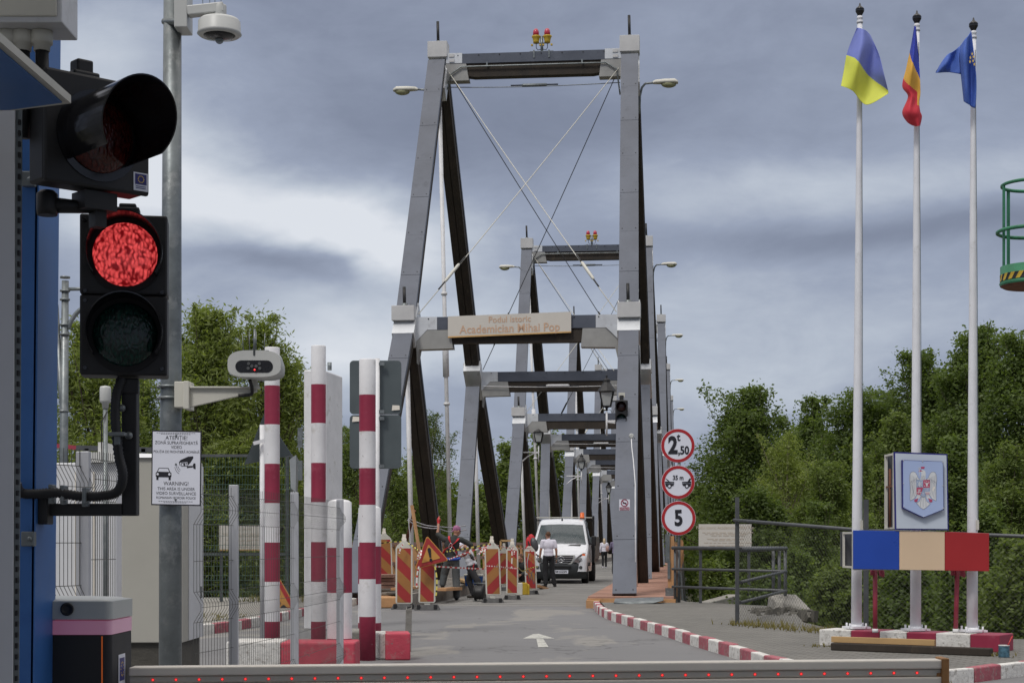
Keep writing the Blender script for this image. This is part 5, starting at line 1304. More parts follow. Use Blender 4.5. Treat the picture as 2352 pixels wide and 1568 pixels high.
for (u, vb, Y, vt, nm) in ((1967, 1443, 20.95, 20, 'left'), (2103, 1447, 20.45, 38, 'middle'), (2233, 1450, 20.15, 55, 'right')):
    zb = .325
    top = {1967: 'the blue and yellow flag', 2103: 'the blue, yellow and red flag', 2233: 'the blue flag with stars'}[u]
    o = T('flag_pole', f'white tapered flag pole with black finial carrying {top}', 'flag pole', (P(u, 0, Y).x, Y, zb), 0, 'white flag poles')
    ut = {1967: 1975, 2103: 2106, 2233: 2236}[u]; x0 = P(u, 0, Y).x
    pts = [Vector((x0, Y, zb))]+[P(u+(ut-u)*q, 1443+(vt+30-1443)*q, Y) for q in (.1, .3, .6, .85, 1)]
    g = MB(); g.tube(pts, [.066, .065, .056, .044, .034, .031], 20); g.build('pole', 'white_pole', o)
    g = MB(); t_ = pts[-1]; g.lathe(t_, [(.040, -.02), (.040, .0), (.028, .03), (.040, .04), (.028, .07)], 14); g.build('collar', 'white_pole', o)
    g = MB(); g.lathe(t_+UP*.06, [(.02, 0), (.035, .03), (.052, .06), (.056, .075), (.050, .085), (.056, .09), (.045, .11), (.015, .135), (.008, .165), (.001, .175)], 16); g.build('finial', 'black_gloss', o)
    g = MB(); g.box((x0, Y, zb+.02), (.26, .26, .025), .3)
    for sx_, sy in ((-1, -1), (1, -1), (1, 1), (-1, 1)): g.tube([(x0+.10*sx_, Y+.10*sy, zb), (x0+.10*sx_, Y+.10*sy, zb+.075)], .013, 6)
    g.tube([(x0, Y, zb+.02), (x0, Y, zb+.06)], [.085, .068], 16); g.build('base_plate', 'white_pole', o)
    g = MB(); q0 = P(ut+4, vt+60, Y-.05); q1 = P(u+14, 1210, Y-.07); g.tube([q0, q0.lerp(q1, .5)+XR*.006, q1], .004, 4); g.build('halyard', 'galv', o)
    g = MB(); p = P(u+12, 1205, Y-.06); g.box(p, (.03, .03, .12)); g.build('cleat', 'cream', o)
def flag(name, label, patches, mats, Y):
    """patches: list of (rows of control points, rule giving the material from (s,t))"""
    g = MB()
    for rows, rule, ns, nt in patches:
        R_ = len(rows); Cn = len(rows[0])
        def cr(p, q):
            n = len(p)-1; x = q*n; i = min(int(x), n-1); f = x-i
            p0, p1, p2, p3 = p[max(i-1, 0)], p[i], p[i+1], p[min(i+2, n)]
            return tuple(.5*((2*B)+(-A+C_)*f+(2*A-5*B+4*C_-D)*f*f+(-A+3*B-3*C_+D)*f**3) for A, B, C_, D in zip(p0, p1, p2, p3))
        grid = []
        for j in range(nt+1):
            row = []
            for i in range(ns+1):
                cols = [cr(r, i/ns) for r in rows]; u, v, dy = cr(cols, j/nt)
                row.append(P(u, v, Y+dy+.03*math.sin(i/ns*9+j/nt*4)))
            grid.append(row)
        b0 = len(g.v); W_ = ns+1
        for row in grid: g.v += [tuple(p) for p in row]
        for j in range(nt):
            for i in range(ns): g.f.append((b0+j*W_+i, b0+j*W_+i+1, b0+(j+1)*W_+i+1, b0+(j+1)*W_+i)); g.m.append(rule((i+.5)/ns, (j+.5)/nt)); g.s.append(True)
    o = g.build(name, mats); tag(o, label, 'flag', 'flags on the poles')
    s = o.modifiers.new('thickness', 'SOLIDIFY'); s.thickness = .004
    return o
flag('flag', 'blue and yellow flag hanging from the left flag pole', [
    ([[(1968, 64, -.1), (1978, 66, -.15), (1990, 72, -.1), (2000, 83, 0)], [(1956, 94, -.05), (1978, 100, -.2), (2002, 108, -.05), (2019, 125, -.05)],
      [(1945, 127, .0), (1972, 138, -.22), (1998, 160, -.02), (2031, 172, -.12)], [(1939, 160, .05), (1966, 172, -.2), (1996, 192, -.0), (2040, 210, -.05)],
      [(1932, 198, .0), (1958, 209, -.15), (1990, 241, -.05), (2038, 217, -.1)]], lambda s, t: 0 if t < .5+.30*max(0, s-.25) else 1, 60, 90)], ['ukr_blue', 'ukr_yellow'], 20.85)
flag('flag', 'furled blue, yellow and red flag on the middle flag pole', [
    ([[(2100, 60, -.1), (2102, 61, -.1), (2104, 63, -.1)], [(2092, 107, -.05), (2100, 112, -.15), (2110, 130, -.05)], [(2082, 157, 0), (2095, 160, -.2), (2113, 176, -.08)],
      [(2073, 198, 0), (2092, 204, -.15), (2114, 212, -.05)], [(2086, 222, -.05), (2098, 226, -.15), (2111, 236, -.05)], [(2073, 258, 0), (2092, 256, -.2), (2113, 256, -.08)],
      [(2083, 279, 0), (2098, 276, -.15), (2117, 268, -.05)], [(2096, 288, 0), (2105, 290, -.1), (2113, 289, -.05)]],
     lambda s, t: (0 if t < .17+.14*s else 1 if t < .36+.10*s else (1 if .42 < t < .62 and s > .8 else 2)), 40, 130)], ['rom_blue', 'rom_yellow', 'rom_red'], 20.35)
eu = flag('flag', 'blue flag with small yellow stars on the right flag pole', [
    ([[(2206, 106, .05), (2216, 92, -.1), (2224, 82, -.12), (2231, 71, -.1)], [(2203, 128, .05), (2214, 122, -.15), (2226, 116, -.08), (2236, 112, -.1)], [(2207, 168, .02), (2218, 168, -.15), (2230, 166, -.02), (2242, 168, -.1)],
      [(2211, 205, .0), (2221, 208, -.15), (2232, 206, -.02), (2243, 208, -.1)], [(2214, 233, .0), (2224, 240, -.12), (2232, 246, -.02), (2240, 249, -.08)]], lambda s, t: 0, 14, 24),
    ([[(2150, 164, .25), (2173, 130, .2), (2190, 118, .12), (2206, 106, .05)], [(2150, 166, .25), (2172, 148, .15), (2189, 142, .15), (2203.5, 136, .05)], [(2149, 168, .25), (2172, 166, .22), (2190, 168, .12), (2207, 171, .02)]], lambda s, t: 0, 14, 12)], ['eu_blue'], 20.05)
g = MB()
for u, v in ((2233, 124), (2236, 131), (2235, 140), (2238, 148), (2229, 133), (2228, 142)):
    st5 = [((.024 if k % 2 == 0 else .010)*math.sin(k*math.pi/5)*.6, (.024 if k % 2 == 0 else .010)*math.cos(k*math.pi/5)) for k in range(10)]; g.prism(st5, P(u, v, 19.86), XR, UP, .003)
g.build('stars', 'eu_star', eu)
# boards with coat of arms and tricolour
Yf = 19.88; Kf = Yf/F
o = T('tricolour_board', 'wide double-sided board in blue, cream and red on two crimson legs', 'sign', (P(2115, 0, Yf).x, Yf+.3, .33))
def quad(g, pts, Y, th, m=0, dy=0.0):
    q = [P(u, v, Y)+Vector((0, dy, 0)) for u, v in pts]; g.add(q+[x+Vector((0, th, 0)) for x in q], [(0, 1, 2, 3), (7, 6, 5, 4), (0, 4, 5, 1), (1, 5, 6, 2), (2, 6, 7, 3), (3, 7, 4, 0)], m)
L0 = lambda u: 1217+(u-1960)*.0160; L1 = lambda u: 1306+(u-1960)*.0165
for nm, u0, u1, m in (('blue_panel', 1960, 2065.5, 'board_blue'), ('cream_panel', 2066, 2170, 'board_cream'), ('red_panel', 2170.5, 2272, 'board_red')):
    g = MB(); quad(g, [(u0, L1(u0)), (u1, L1(u1)), (u1, L0(u1)+(2 if m == 'board_red' else 0)), (u0, L0(u0))], Yf, .03); g.build(nm, m, o, bevel=.004)
x0, x1 = P(1960, 0, Yf).x, P(2272, 0, Yf).x; zt, zb = P(0, 1219, Yf).z, P(0, 1306, Yf).z
g = MB(); g.bx(x0-.02, x1-.02, Yf+.66, Yf+.69, zb+.02, zt-.0); g.build('rear_panel', 'rail_grey', o)
g = MB()
for y in (Yf+.032, Yf+.60): g.bx(x0-.004, x0+.02, y, y+.035, zb+.005, zt-.004)
for z in (zb+.02, zt-.02): g.bx(x0-.004, x0+.018, Yf+.068, Yf+.598, z-.012, z+.012)
g.bx(x0, x1, Yf+.035, Yf+.06, zb-.012, zb+.015); g.build('frame', 'cream', o)
for u in (2010, 2195):
    p = P(u, 0, Yf+.25); q = MB(); q.tube([(p.x, p.y, .33), (p.x+(.0 if u < 2100 else .02), p.y, zb+.0)], .028, 10); q.tube([(p.x+.05, p.y-.1, zb-.09), (p.x+.06, p.y-.1, zb-.07), (p.x+.05, p.y-.1, zb)], .035, 8); q.tube([(p.x-.03, p.y, zb-.08), (p.x-.03, p.y, zb)], .03, 8)
    q.build('leg', 'red_iron', o)
    q = MB(); q.tube([(p.x, p.y, .325), (p.x, p.y, .37)], .036, 10); q.build('foot', 'white_paint', o)
o = T('coat_of_arms_board', 'tall pale blue board with an eagle coat of arms above the tricolour board', 'sign', (P(2115, 0, Yf).x, Yf+.3, zt))
TL, TR, BR_, BL = (2053, 1037), (2176, 1042), (2179, 1217), (2056, 1216)
g = MB(); quad(g, [BL, BR_, TR, TL], Yf-.015, .03); fr = g.build('border', 'navy', o)
g = MB(); quad(g, [(2059, 1213), (2176, 1214), (2173.5, 1045), (2056, 1040.5)], Yf-.015, .004, 0, -.006); g.build('panel', 'board_pale', o)
xs0 = P(2055, 0, Yf).x; xs1 = P(2177, 0, Yf).x; zt2, zb2 = P(0, 1038, Yf).z, P(0, 1214, Yf).z
g = MB(); g.bx(xs0, xs1, Yf+.50, Yf+.53, zb2, zt2-.02); g.build('rear_panel', 'rail_grey', o)
g = MB()
for y in (Yf+.018, Yf+.46): g.bx(xs0-.012, xs0+.02, y, y+.038, zb2, zt2-.004)
g.bx(xs0-.01, xs0+.018, Yf+.057, Yf+.459, zt2-.03, zt2-.006); g.bx(xs0-.01, xs0+.018, Yf+.057, Yf+.459, zb2, zb2+.02); g.build('frame', 'cream', o)
g = MB(); g.tube([(xs0+.0, Yf+.25, zb2), (xs0+.0, Yf+.25, zb2+.72)], .015, 8); g.bx(xs0-.006, xs0+.01, Yf+.06, Yf+.45, zb2+.50, zb2+.52); g.build('brace', 'rust', o)
# shield: unit = 1 px of the photo, origin at the centre of the eagle
C0 = P(2118, 1125, Yf-.075)
Z5 = 500/1960*.5742      # zoomed pixel -> photo px
def S(zx, zy): return ((1923.5+zx*Z5-2118)*Kf, -(1022+zy*Z5-1125)*Kf)
sh = [S(1030, 240), S(1652, 262), S(1660, 1000), S(1352, 1125), S(1035, 975)]
g = MB(); sb_ = [S(1012, 232), S(1660, 256), S(1668, 1010), S(1352, 1137), S(1020, 985)]; g.prism(sb_, C0, XR, UP, .045, 0, -.004); g.build('shield_rim', 'navy', o)
g = MB(); g.prism(sh, C0, XR, UP, .005, 0, .0); shd = g.build('shield_face', 'shield_blue', o)
EW = mat('eagle_white', (.60, .62, .64), .5, 0, .05, 3); EL = mat('eagle_line', (.16, .17, .22), .5); ER = mat('eagle_red', (.42, .06, .13), .5, 0, .05, 3); EB = mat('eagle_blue', (.30, .37, .52), .5)
def sp(g, pts, m, dn): g.prism([S(*p) for p in pts], C0, XR, UP, .001, m, dn)
def ln(g, pts, m=1, w_=4, dn=.0035):
    for p, q in zip(pts[:-1], pts[1:]):
        p, q = Vector(p), Vector(q); dd = (q-p); 
        if dd.length < 1e-6: continue
        nn = Vector((-dd.y, dd.x)).normalized()*w_/2; sp(g, [tuple(p+nn), tuple(q+nn), tuple(q-nn), tuple(p-nn)], m, dn)
wingL = [(1300, 540), (1285, 525), (1262, 512), (1248, 470), (1225, 430), (1190, 412), (1155, 425), (1135, 465), (1130, 540), (1140, 640), (1138, 760), (1140, 868), (1175, 850), (1205, 835), (1245, 770), (1238, 540)]
mir = lambda pts: [(2686-x, y+ (x-1343)*-.02) for x, y in pts]
g = MB()
body_ = [(1300, 540), (1310, 490), (1318, 440), (1300, 415), (1310, 395), (1340, 384), (1372, 400), (1385, 440), (1380, 500), (1388, 545), (1440, 560), (1440, 780), (1343, 818), (1245, 780), (1245, 560)]
tail = [(1310, 810), (1375, 810), (1400, 880), (1455, 915), (1398, 970), (1390, 975), (1348, 1003), (1300, 975), (1240, 905), (1290, 870)]
legL = [(1250, 785), (1300, 800), (1270, 850), (1230, 830)]
for pl_ in (wingL, mir(wingL), tail, body_, legL, mir(legL)): sp(g, pl_, 0, .0015)
for pl_ in (wingL, mir(wingL), tail): ln(g, pl_+[pl_[0]], 1, 4, .0026)
for k in range(5):
    x = 1150+k*22; q = [(x, 460+k*14 if k < 2 else 470+k*8), (x-8, 560+k*10), (x-4, 700), (x+10, 835-k*22)]; ln(g, q, 1, 3, .0026); ln(g, mir(q), 1, 3, .0026)
for k in range(4): ln(g, [(1138+k*28, 600-k*20), (1160+k*26, 560-k*16), (1180+k*20, 600-k*10)], 1, 3, .0026); ln(g, mir([(1138+k*28, 600-k*20), (1160+k*26, 560-k*16), (1180+k*20, 600-k*10)]), 1, 3, .0026)
for x in (1322, 1343, 1366): ln(g, [(x, 815), ((x-1343)*1.9+1343, 900), ((x-1343)*2.0+1343, 965)], 1, 3, .0026)
for k in range(3): ln(g, [(1310, 480+k*22), (1330, 500+k*22), (1350, 480+k*22), (1375, 500+k*22)], 1, 3, .0026)
ln(g, [(1338, 400), (1330, 405)], 1, 5)
sp(g, [(1272, 412), (1278, 396), (1300, 388), (1330, 404), (1320, 412), (1290, 412), (1276, 420)], 2, .0022)
sp(g, [(1306, 345), (1318, 335), (1330, 342), (1338, 330), (1348, 342), (1360, 334), (1368, 346), (1360, 370), (1314, 370)], 2, .0022)
ln(g, [(1265, 365), (1305, 365)], 0, 10, .003); ln(g, [(1283, 345), (1285, 480)], 0, 8, .003); ln(g, [(1278, 480), (1292, 480)], 0, 8, .003)
sp(g, [(1238, 545), (1342, 545), (1342, 660), (1238, 660)], 3, .0032); sp(g, [(1344, 545), (1448, 545), (1448, 665), (1344, 665)], 2, .0032)
sp(g, [(1240, 662), (1342, 662), (1305, 775), (1280, 775), (1240, 770)], 2, .0032); sp(g, [(1344, 668), (1448, 672), (1448, 725), (1368, 725)], 3, .0032)
sp(g, [(1368, 727), (1448, 727), (1448, 770), (1400, 785), (1385, 770)], 0, .0032); sp(g, [(1343, 672), (1390, 790), (1343, 816), (1300, 785)], 3, .0036)
ln(g, [(1343, 672), (1390, 790), (1343, 816), (1300, 785), (1343, 672)], 1, 3, .0042)
for yy in (745, 765):
    for k in range(4): sp(g, [(1382+k*16, yy-6), (1393+k*16, yy-6), (1393+k*16, yy+5), (1382+k*16, yy+5)], 2, .0042)
# charges of the quarters
sp(g, [(1382, 600), (1392, 590), (1410, 590), (1420, 600), (1412, 625), (1408, 650), (1395, 650), (1390, 625)], 0, .0042); ln(g, [(1372, 565), (1370, 590), (1385, 602)], 0, 8, .0042); ln(g, [(1430, 565), (1434, 590), (1418, 602)], 0, 8, .0042); ln(g, [(1400, 562), (1401, 574)], 0, 10, .0042)
sp(g, [(1362, 632), (1374, 632), (1374, 646), (1362, 646)], 0, .0042); ln(g, [(1428, 640), (1432, 650)], 0, 8, .0042)
ln(g, [(1252, 570), (1275, 600), (1262, 640)], 0, 7, .0042); ln(g, [(1330, 570), (1305, 600), (1318, 640)], 0, 7, .0042); ln(g, [(1290, 570), (1290, 650)], 0, 14, .0042); ln(g, [(1262, 640), (1275, 655)], 1, 6, .0042); ln(g, [(1318, 645), (1306, 655)], 1, 6, .0042)
ln(g, [(1262, 690), (1275, 705), (1298, 690), (1292, 715), (1265, 722)], 0, 9, .0042); ln(g, [(1250, 735), (1320, 735)], 0, 8, .0042); ln(g, [(1262, 770), (1262, 745), (1282, 745)], 0, 6, .0042); ln(g, [(1298, 770), (1298, 745)], 0, 6, .0042)
ln(g, [(1380, 700), (1420, 700), (1410, 688)], 0, 4, .0042); ln(g, [(1333, 740), (1343, 770), (1355, 740)], 0, 5, .0046); ln(g, [(1325, 790), (1362, 790)], 0, 4, .0046)
for q in ((1230, 865), (1462, 868)): 
    sp(g, [(q[0]+27*math.cos(a_), q[1]+24*math.sin(a_)) for a_ in np.linspace(0, 5.8, 14)], 2, .0036)
ln(g, [(1262, 832), (1248, 850)], 2, 14, .0036); ln(g, [(1428, 832), (1444, 850)], 2, 14, .0036)
ln(g, [(1165, 600), (1205, 800)], 1, 5, .0030); sp(g, [(1500, 655), (1520, 645), (1525, 665), (1500, 720), (1490, 715)], 4, .0036)
g.build('eagle_emblem', ['eagle_white', 'eagle_line', 'eagle_red', 'eagle_blue', 'plastic_grey'], shd)
g = MB()
for q in ((1035, 245), (1335, 256), (1648, 268), (1035, 600), (1652, 635), (1655, 985), (1352, 1115), (1042, 965)): x, z = S(*q); g.ball(C0+Vector((x, -.004, z)), .006, 0, 8, 6)
g.build('screws', 'cream', shd)
# timbers and paint can lying at the pedestal
pp = lambda u, v, z=.12: G(u, v, z)
g = MB(); A_, B_ = pp(1912, 1492), pp(2278, 1506); A_.z = B_.z = .165
g.beam(A_+Vector((0, .0, 0)), B_, .12, .09); tag(g.build('old_sleeper', 'dark_wood', bevel=.012), 'long weathered dark timber lying along the pedestal', 'timber')
g = MB(); g.beam(Vector((A_.x+.0, A_.y+.03, .248)), A_.lerp(B_, .66)+Vector((0, .03, .083)), .05, .07); tag(g.build('yellow_plank', 'yellow_wood', bevel=.004), 'pale yellow plank resting on the dark timber', 'plank')
o = T('paint_can', 'small paint can with a red brush at the right end of the pedestal', 'paint can', pp(2306, 1509)); c = pp(2306, 1509)
g = MB(); g.lathe(c, [(.055, 0), (.06, .005), (.06, .13), (.064, .135), (.06, .14), (.055, .135), (.055, .12)], 18, m=[0, 1, 0, 0, 0, 0, 0]); g.build('can', ['cam_white', mat('can_label', (.10, .22, .30), .5, 0, .6, 22)], o)
g = MB(); g.tube([c+Vector((.02, 0, .08)), c+Vector((.10, .02, .24))], .009, 6); g.build('brush_handle', 'sign_red', o)
# --- lift basket above the right edge
Yb = 19.0; Kb = Yb/F; cx = P(2374, 0, Yb).x
o = T('lift_basket', 'green round work platform basket with hazard stripes at the right picture edge', 'basket', (cx, Yb, P(0, 660, Yb).z))
def hoop(g, v, r, t_, m=0, n=48): z = P(0, v, Yb).z; g.tube([(cx+r*math.cos(2*math.pi*k/n), Yb+r*math.sin(2*math.pi*k/n), z) for k in range(n+1)], t_, 6, m, False)
R0 = 74*Kb
g = MB(); hoop(g, 425, R0-.02, .020); g.build('hoop', 'green_paint', o); g = MB(); hoop(g, 532, R0+.03, .022); g.build('hoop', 'green_paint', o)
for k in range(6):
    aa = math.pi*(1.03+k/3); g = MB(); p = Vector((cx+R0*.955*math.cos(aa), Yb+R0*.955*math.sin(aa), 0)); g.box((p.x, p.y, (P(0, 425, Yb).z+P(0, 630, Yb).z)/2), (.036, .02, P(0, 425, Yb).z-P(0, 630, Yb).z), aa+math.pi/2); g.build('upright', 'green_paint', o)
z1, z2, z3 = P(0, 612, Yb).z, P(0, 660, Yb).z, P(0, 642, Yb).z
g = MB(); g.lathe((cx, Yb, 0), [(R0*.9, z2), (R0, z2+.02), (R0+.012, z2+.05), (R0, z2+.055), (R0, z1), (R0-.02, z1), (R0-.02, z2+.06), (R0*.9, z2+.03)], 64, m=[1, 0, 0, 0, 0, 0, 0, 0]); g.build('tub', ['green_paint', 'rust'], o)
g = MB()
for k in range(44):
    a0_, a1_ = 2*math.pi*k/44, 2*math.pi*(k+1)/44; rr_ = R0+.004; sh_ = 2*math.pi/44*.9
    q = lambda a_, z: (cx+rr_*math.cos(a_), Yb+rr_*math.sin(a_), z)
    g.add([q(a0_, z2+.07), q(a1_, z2+.07), q(a1_+sh_, z2+.145), q(a0_+sh_, z2+.145)], [(0, 1, 2, 3)], k % 2)
g.build('hazard_stripes', ['black', 'yellow_paint'], o)
g = MB(); g.beam((cx+R0-.02, Yb, z1-.1), (cx+4.2, Yb+1.5, z1-.6), .18, .22); g.build('boom_arm', 'green_paint', o)
# --- far building across the river
o = T('far_building', 'distant white building with yellow and black pillars across the river', 'building', P(1600, 1280, 230))
g = MB(); a_, b_ = P(1566, 1240, 230), P(1660, 1240, 230); g.bx(a_.x, b_.x, 230, 242, -3, P(0, 1246, 230).z+0.3); wl = g.build('wall', 'white_wall', o)
g = MB(); g.bx(a_.x, P(1600, 0, 230).x, 229.9, 240, P(0, 1245, 230).z+.3, P(0, 1225, 230).z); g.build('upper_wall', 'white_wall', o)
g = MB(); g.hexa([(a_.x-.5, 229, 2.6), (b_.x+1, 229, 2.6), (b_.x+1, 243, 2.6), (a_.x-.5, 243, 2.6), (a_.x+1, 234, 3.6), (b_.x-1, 234, 3.6), (b_.x-1, 238, 3.6), (a_.x+1, 238, 3.6)]); g.build('roof', 'roof_brown', o)
for u in (1573, 1588, 1602):
    for k in range(9):
        g = MB(); v = 1226+k*5; p = P(u, v, 229.5); g.box(p, (.28, .3, .30)); g.build('pillar_band', ['yellow_paint', 'black'][k % 2], o)
for u in (1580, 1595, 1616, 1632, 1650):
    g = MB(); g.box(P(u, 1262, 229.9), (.5, .1, .8)); g.build('window', 'window_dark', wl)
# ------------------------------------------------------------------ vehicle on the bridge
tk = T('flatbed_truck', 'white light flatbed truck with orange roof beacon facing the camera on the bridge', 'truck', (1.61, 57.3, 0), BRZ)
TR_ = Matrix.Translation((1.61, 57.3, 0))@Matrix.Rotation(BRZ, 4, 'Z'); TW = lambda x, y, z: TR_@Vector((x, y, z))
TX = (TR_.to_3x3()@XR)
def tb(g): g.v = [tuple(TR_@Vector(p)) for p in g.v]; return g
def wz(z): 
    pts = [(0, .955), (.9, .985), (1.25, .975), (2.0, .815), (2.2, .76), (2.4, .74)]
    for (a, wa), (b, wb) in zip(pts[:-1], pts[1:]):
        if z <= b: return wa+(wb-wa)*(z-a)/(b-a)
    return .74
secs = [(0.0, .80, .86), (.02, .94, .93), (.08, 1.02, .965), (.25, 1.12, .985), (.5, 1.235, .995), (.76, 1.345, 1), (.80, 1.375, 1), (.95, 1.61, 1), (1.10, 1.82, 1), (1.24, 2.02, 1), (1.30, 2.09, 1), (1.42, 2.17, 1), (1.65, 2.225, 1), (2.3, 2.24, 1), (2.5, 2.21, 1)]
g = MB(); N_ = 0
for y, zt, f in secs:
    w0 = wz(zt-.06)*f; right = []
    for i in range(6): z = .42+(zt-.06-.42)*i/5; right.append((wz(z)*f, y, z))
    right += [(w0-.03, y, zt-.02), (w0-.09, y, zt), (w0*.45, y, zt+.018), (0, y, zt+.024)]
    row = right+[(-x, yy, z) for x, yy, z in right[-2::-1]]; N_ = len(row); g.v += row
for j in range(len(secs)-1):
    for i in range(N_-1):
        if 6 <= j <= 8 and 7 <= i <= N_-1-8: continue
        g.f.append((j*N_+i, (j+1)*N_+i, (j+1)*N_+i+1, j*N_+i+1)); g.m.append(0); g.s.append(True)
g.f.append(tuple(range(N_))); g.m.append(0); g.s.append(False); g.f.append(tuple(range((len(secs)-1)*N_, len(secs)*N_))[::-1]); g.m.append(0); g.s.append(False)
cab = tb(g).build('cab', 'truck_white', tk)
g = MB(); q = []
for y, z, w_ in ((.79, 1.372, .90), (.95, 1.615, .862), (1.10, 1.825, .815), (1.25, 2.03, .735)): q += [(-w_, y+.02, z-.004), (-w_*.5, y-.012, z+.018), (0, y-.02, z+.024), (w_*.5, y-.012, z+.018), (w_, y+.02, z-.004)]
g.add(q, [(j*5+i, j*5+i+1, (j+1)*5+i+1, (j+1)*5+i) for j in range(3) for i in range(4)], 0, True); tb(g).build('windscreen', 'glass_dark', tk)
g = MB(); g.beam((-.88, .775, 1.368), (.88, .775, 1.368), .05, .012); tb(g); wp = g.build('wiper_tray', 'black', tk)
g = MB(); g.beam((-.55, .80, 1.395), (.1, .83, 1.40), .02, .015); g.beam((.15, .80, 1.395), (.72, .84, 1.41), .02, .015); tb(g).build('wiper', 'black', wp)
# cabin interior
g = MB(); g.bx(-.8, .8, .85, 1.25, 1.15, 1.33); tb(g).build('dashboard', 'rail_grey', tk)
g = MB(); g.bx(-.84, .84, 2.28, 2.32, .6, 2.12); tb(g); bw = g.build('rear_wall', 'sign_back', tk)
for x0_, x1_ in ((-.42, -.08), (.12, .34)):
    g = MB()
    for k in range(8): 
        for l in range(6):
            if x0_+k*.045 < x1_: g.bx(x0_+k*.045, x0_+k*.045+.028, 2.26, 2.275, 1.70+l*.045, 1.728+l*.045)
    tb(g).build('rear_grille', 'plastic_grey', bw)
for x in (-.5, -.1, .42):
    g = MB(); g.bx(x-.22, x+.22, 1.85, 2.0, .8, 1.55); g.bx(x-.13, x+.13, 1.86, 1.97, 1.56, 1.75); tb(g).build('seat', 'black', tk, bevel=.03)
g = MB(); g.tube([Vector((.42, 1.32, 1.32))+Vector((.19*math.cos(a), .08*math.sin(a), .17*math.sin(a))) for a in np.linspace(0, 6.283, 25)], .014, 6); tb(g).build('steering_wheel', 'black', tk)
g = MB(); g.bx(-.22, .12, .83, .845, 1.385, 1.45); tb(g).build('dashboard_card', 'sign_white', tk)
g = MB(); g.bx(.25, .72, 1.33, 1.36, 1.93, 1.99); tb(g).build('sun_visor', 'cream', tk)
for s in (-1, 1):
    g = MB(); e = .012
    g.add([(s*(wz(1.35)+e), .98, 1.36), (s*(wz(1.35)+e), 2.1, 1.36), (s*(wz(1.95)+e), 2.05, 1.97), (s*(wz(1.95)+e), 1.38, 1.97)], [(0, 1, 2, 3)] if s > 0 else [(3, 2, 1, 0)]); tb(g).build('side_window', 'window_dark', tk)
    g = MB(); g.add([(s*(wz(z)+.006), y, z) for y, z in ((.92, .5), (.92, .9), (.93, 1.33), (.95, 1.33), (.94, .9), (.94, .5))], [(0, 1, 4, 5), (1, 2, 3, 4)]); tb(g).build('door_seam', 'black', tk)
    g = MB(); g.box((s*1.13, 1.05, 1.47), (.16, .10, .34)); tb(g); mr = g.build('mirror', 'black', tk, bevel=.03)
    g = MB(); g.beam((s*.95, 1.05, 1.36), (s*1.1, 1.05, 1.36), .06, .05); g.beam((s*.93, 1.05, 1.32), (s*.93, 1.05, 1.55), .05, .05); tb(g).build('mirror_arm', 'black', mr)
    # headlamps follow the rounded corner
    hy = lambda x: -.085+.20*max(0, (abs(x)-.45)/.45)**2
    pts = [(.50, .735), (.68, .735), (.87, .77), (.915, 1.045), (.82, 1.05), (.70, .985), (.58, .87)]
    g = MB(); fr = [(s*x, hy(x), z) for x, z in pts]; bk = [(s*x, hy(x)+.12, z) for x, z in pts]; n = len(pts)
    g.add(fr+bk, [tuple(range(n)) if s > 0 else tuple(range(n))[::-1]]+[(i, i+n, (i+1) % n+n, (i+1) % n) for i in range(n)]); tb(g); hl = g.build('headlight', 'headlamp', tk)
    g = MB(); g.lathe((s*.72, hy(.72)-.012, .85), [(.065, 0), (.05, .01)], 16, axis=(0, -1, 0)); tb(g).build('lamp_bowl', 'chrome', hl)
    g = MB(); g.box((s*.83, hy(.83)-.01, .99), (.12, .02, .06)); tb(g).build('indicator', 'orange_lamp', hl)
g = MB(); xs_ = np.linspace(-.97, .97, 17); rows = [(.17, .14), (.24, .02), (.40, -.05), (.52, -.07), (.66, -.075), (.735, -.03), (.75, .03)]
for z, yo in rows:
    for x in xs_: g.v.append((x, yo+.30*(abs(x)/.97)**4, z+.03*(abs(x)/.97)**2*(1 if z > .6 else 0)))
for j in range(len(rows)-1):
    for i in range(16): g.f.append((j*17+i, j*17+i+1, (j+1)*17+i+1, (j+1)*17+i)); g.m.append(0); g.s.append(True)
for s_ in (0, 1):
    i0 = 0 if s_ == 0 else 16; b0 = len(g.v); g.v += [(xs_[i0], .75, z) for z, yo in rows]
    for j in range(len(rows)-1):
        f_ = (j*17+i0, (j+1)*17+i0, b0+j+1, b0+j); g.f.append(f_ if s_ else f_[::-1]); g.m.append(0); g.s.append(True)
tb(g); bp = g.build('bumper', 'bumper', tk)
g = MB(); g.bx(-.42, .42, -.085, -.06, .53, .61); tb(g).build('air_intake', 'black_matte', bp)
for s in (-1, 1):
    g = MB(); g.lathe((s*.74, -.01+.0, .56), [(.06, 0), (.05, .012)], 14, axis=(0, -1, 0)); tb(g).build('fog_lamp', 'rail_grey', bp)
g = MB(); g.prism([(-.54, .985), (.54, .985), (.52, .83), (.44, .69), (.22, .615), (-.22, .615), (-.44, .69), (-.52, .83)], (0, -.06, 0), XR, UP, .12); tb(g); gr = g.build('grille_surround', 'cam_white', tk)
g = MB(); g.prism([(-.49, .955), (.49, .955), (.46, .83), (.39, .72), (.2, .665), (-.2, .665), (-.39, .72), (-.46, .83)], (0, -.064, 0), XR, UP, .004); tb(g).build('grille_opening', 'black_matte', gr)
for z, w_ in ((.905, .48), (.835, .455), (.765, .41), (.70, .30)):
    g = MB(); g.beam((-w_, -.075, z+.01), (0, -.085, z-.008), .018, .030); g.beam((0, -.085, z-.008), (w_, -.075, z+.01), .018, .030); tb(g).build('grille_bar', 'chrome', gr)
g = MB(); c = Vector((.07, -.10, .835)); g.tube([c+Vector((.108*math.cos(a), 0, .108*math.sin(a))) for a in np.linspace(0, 2*math.pi, 33)], .012, 6)
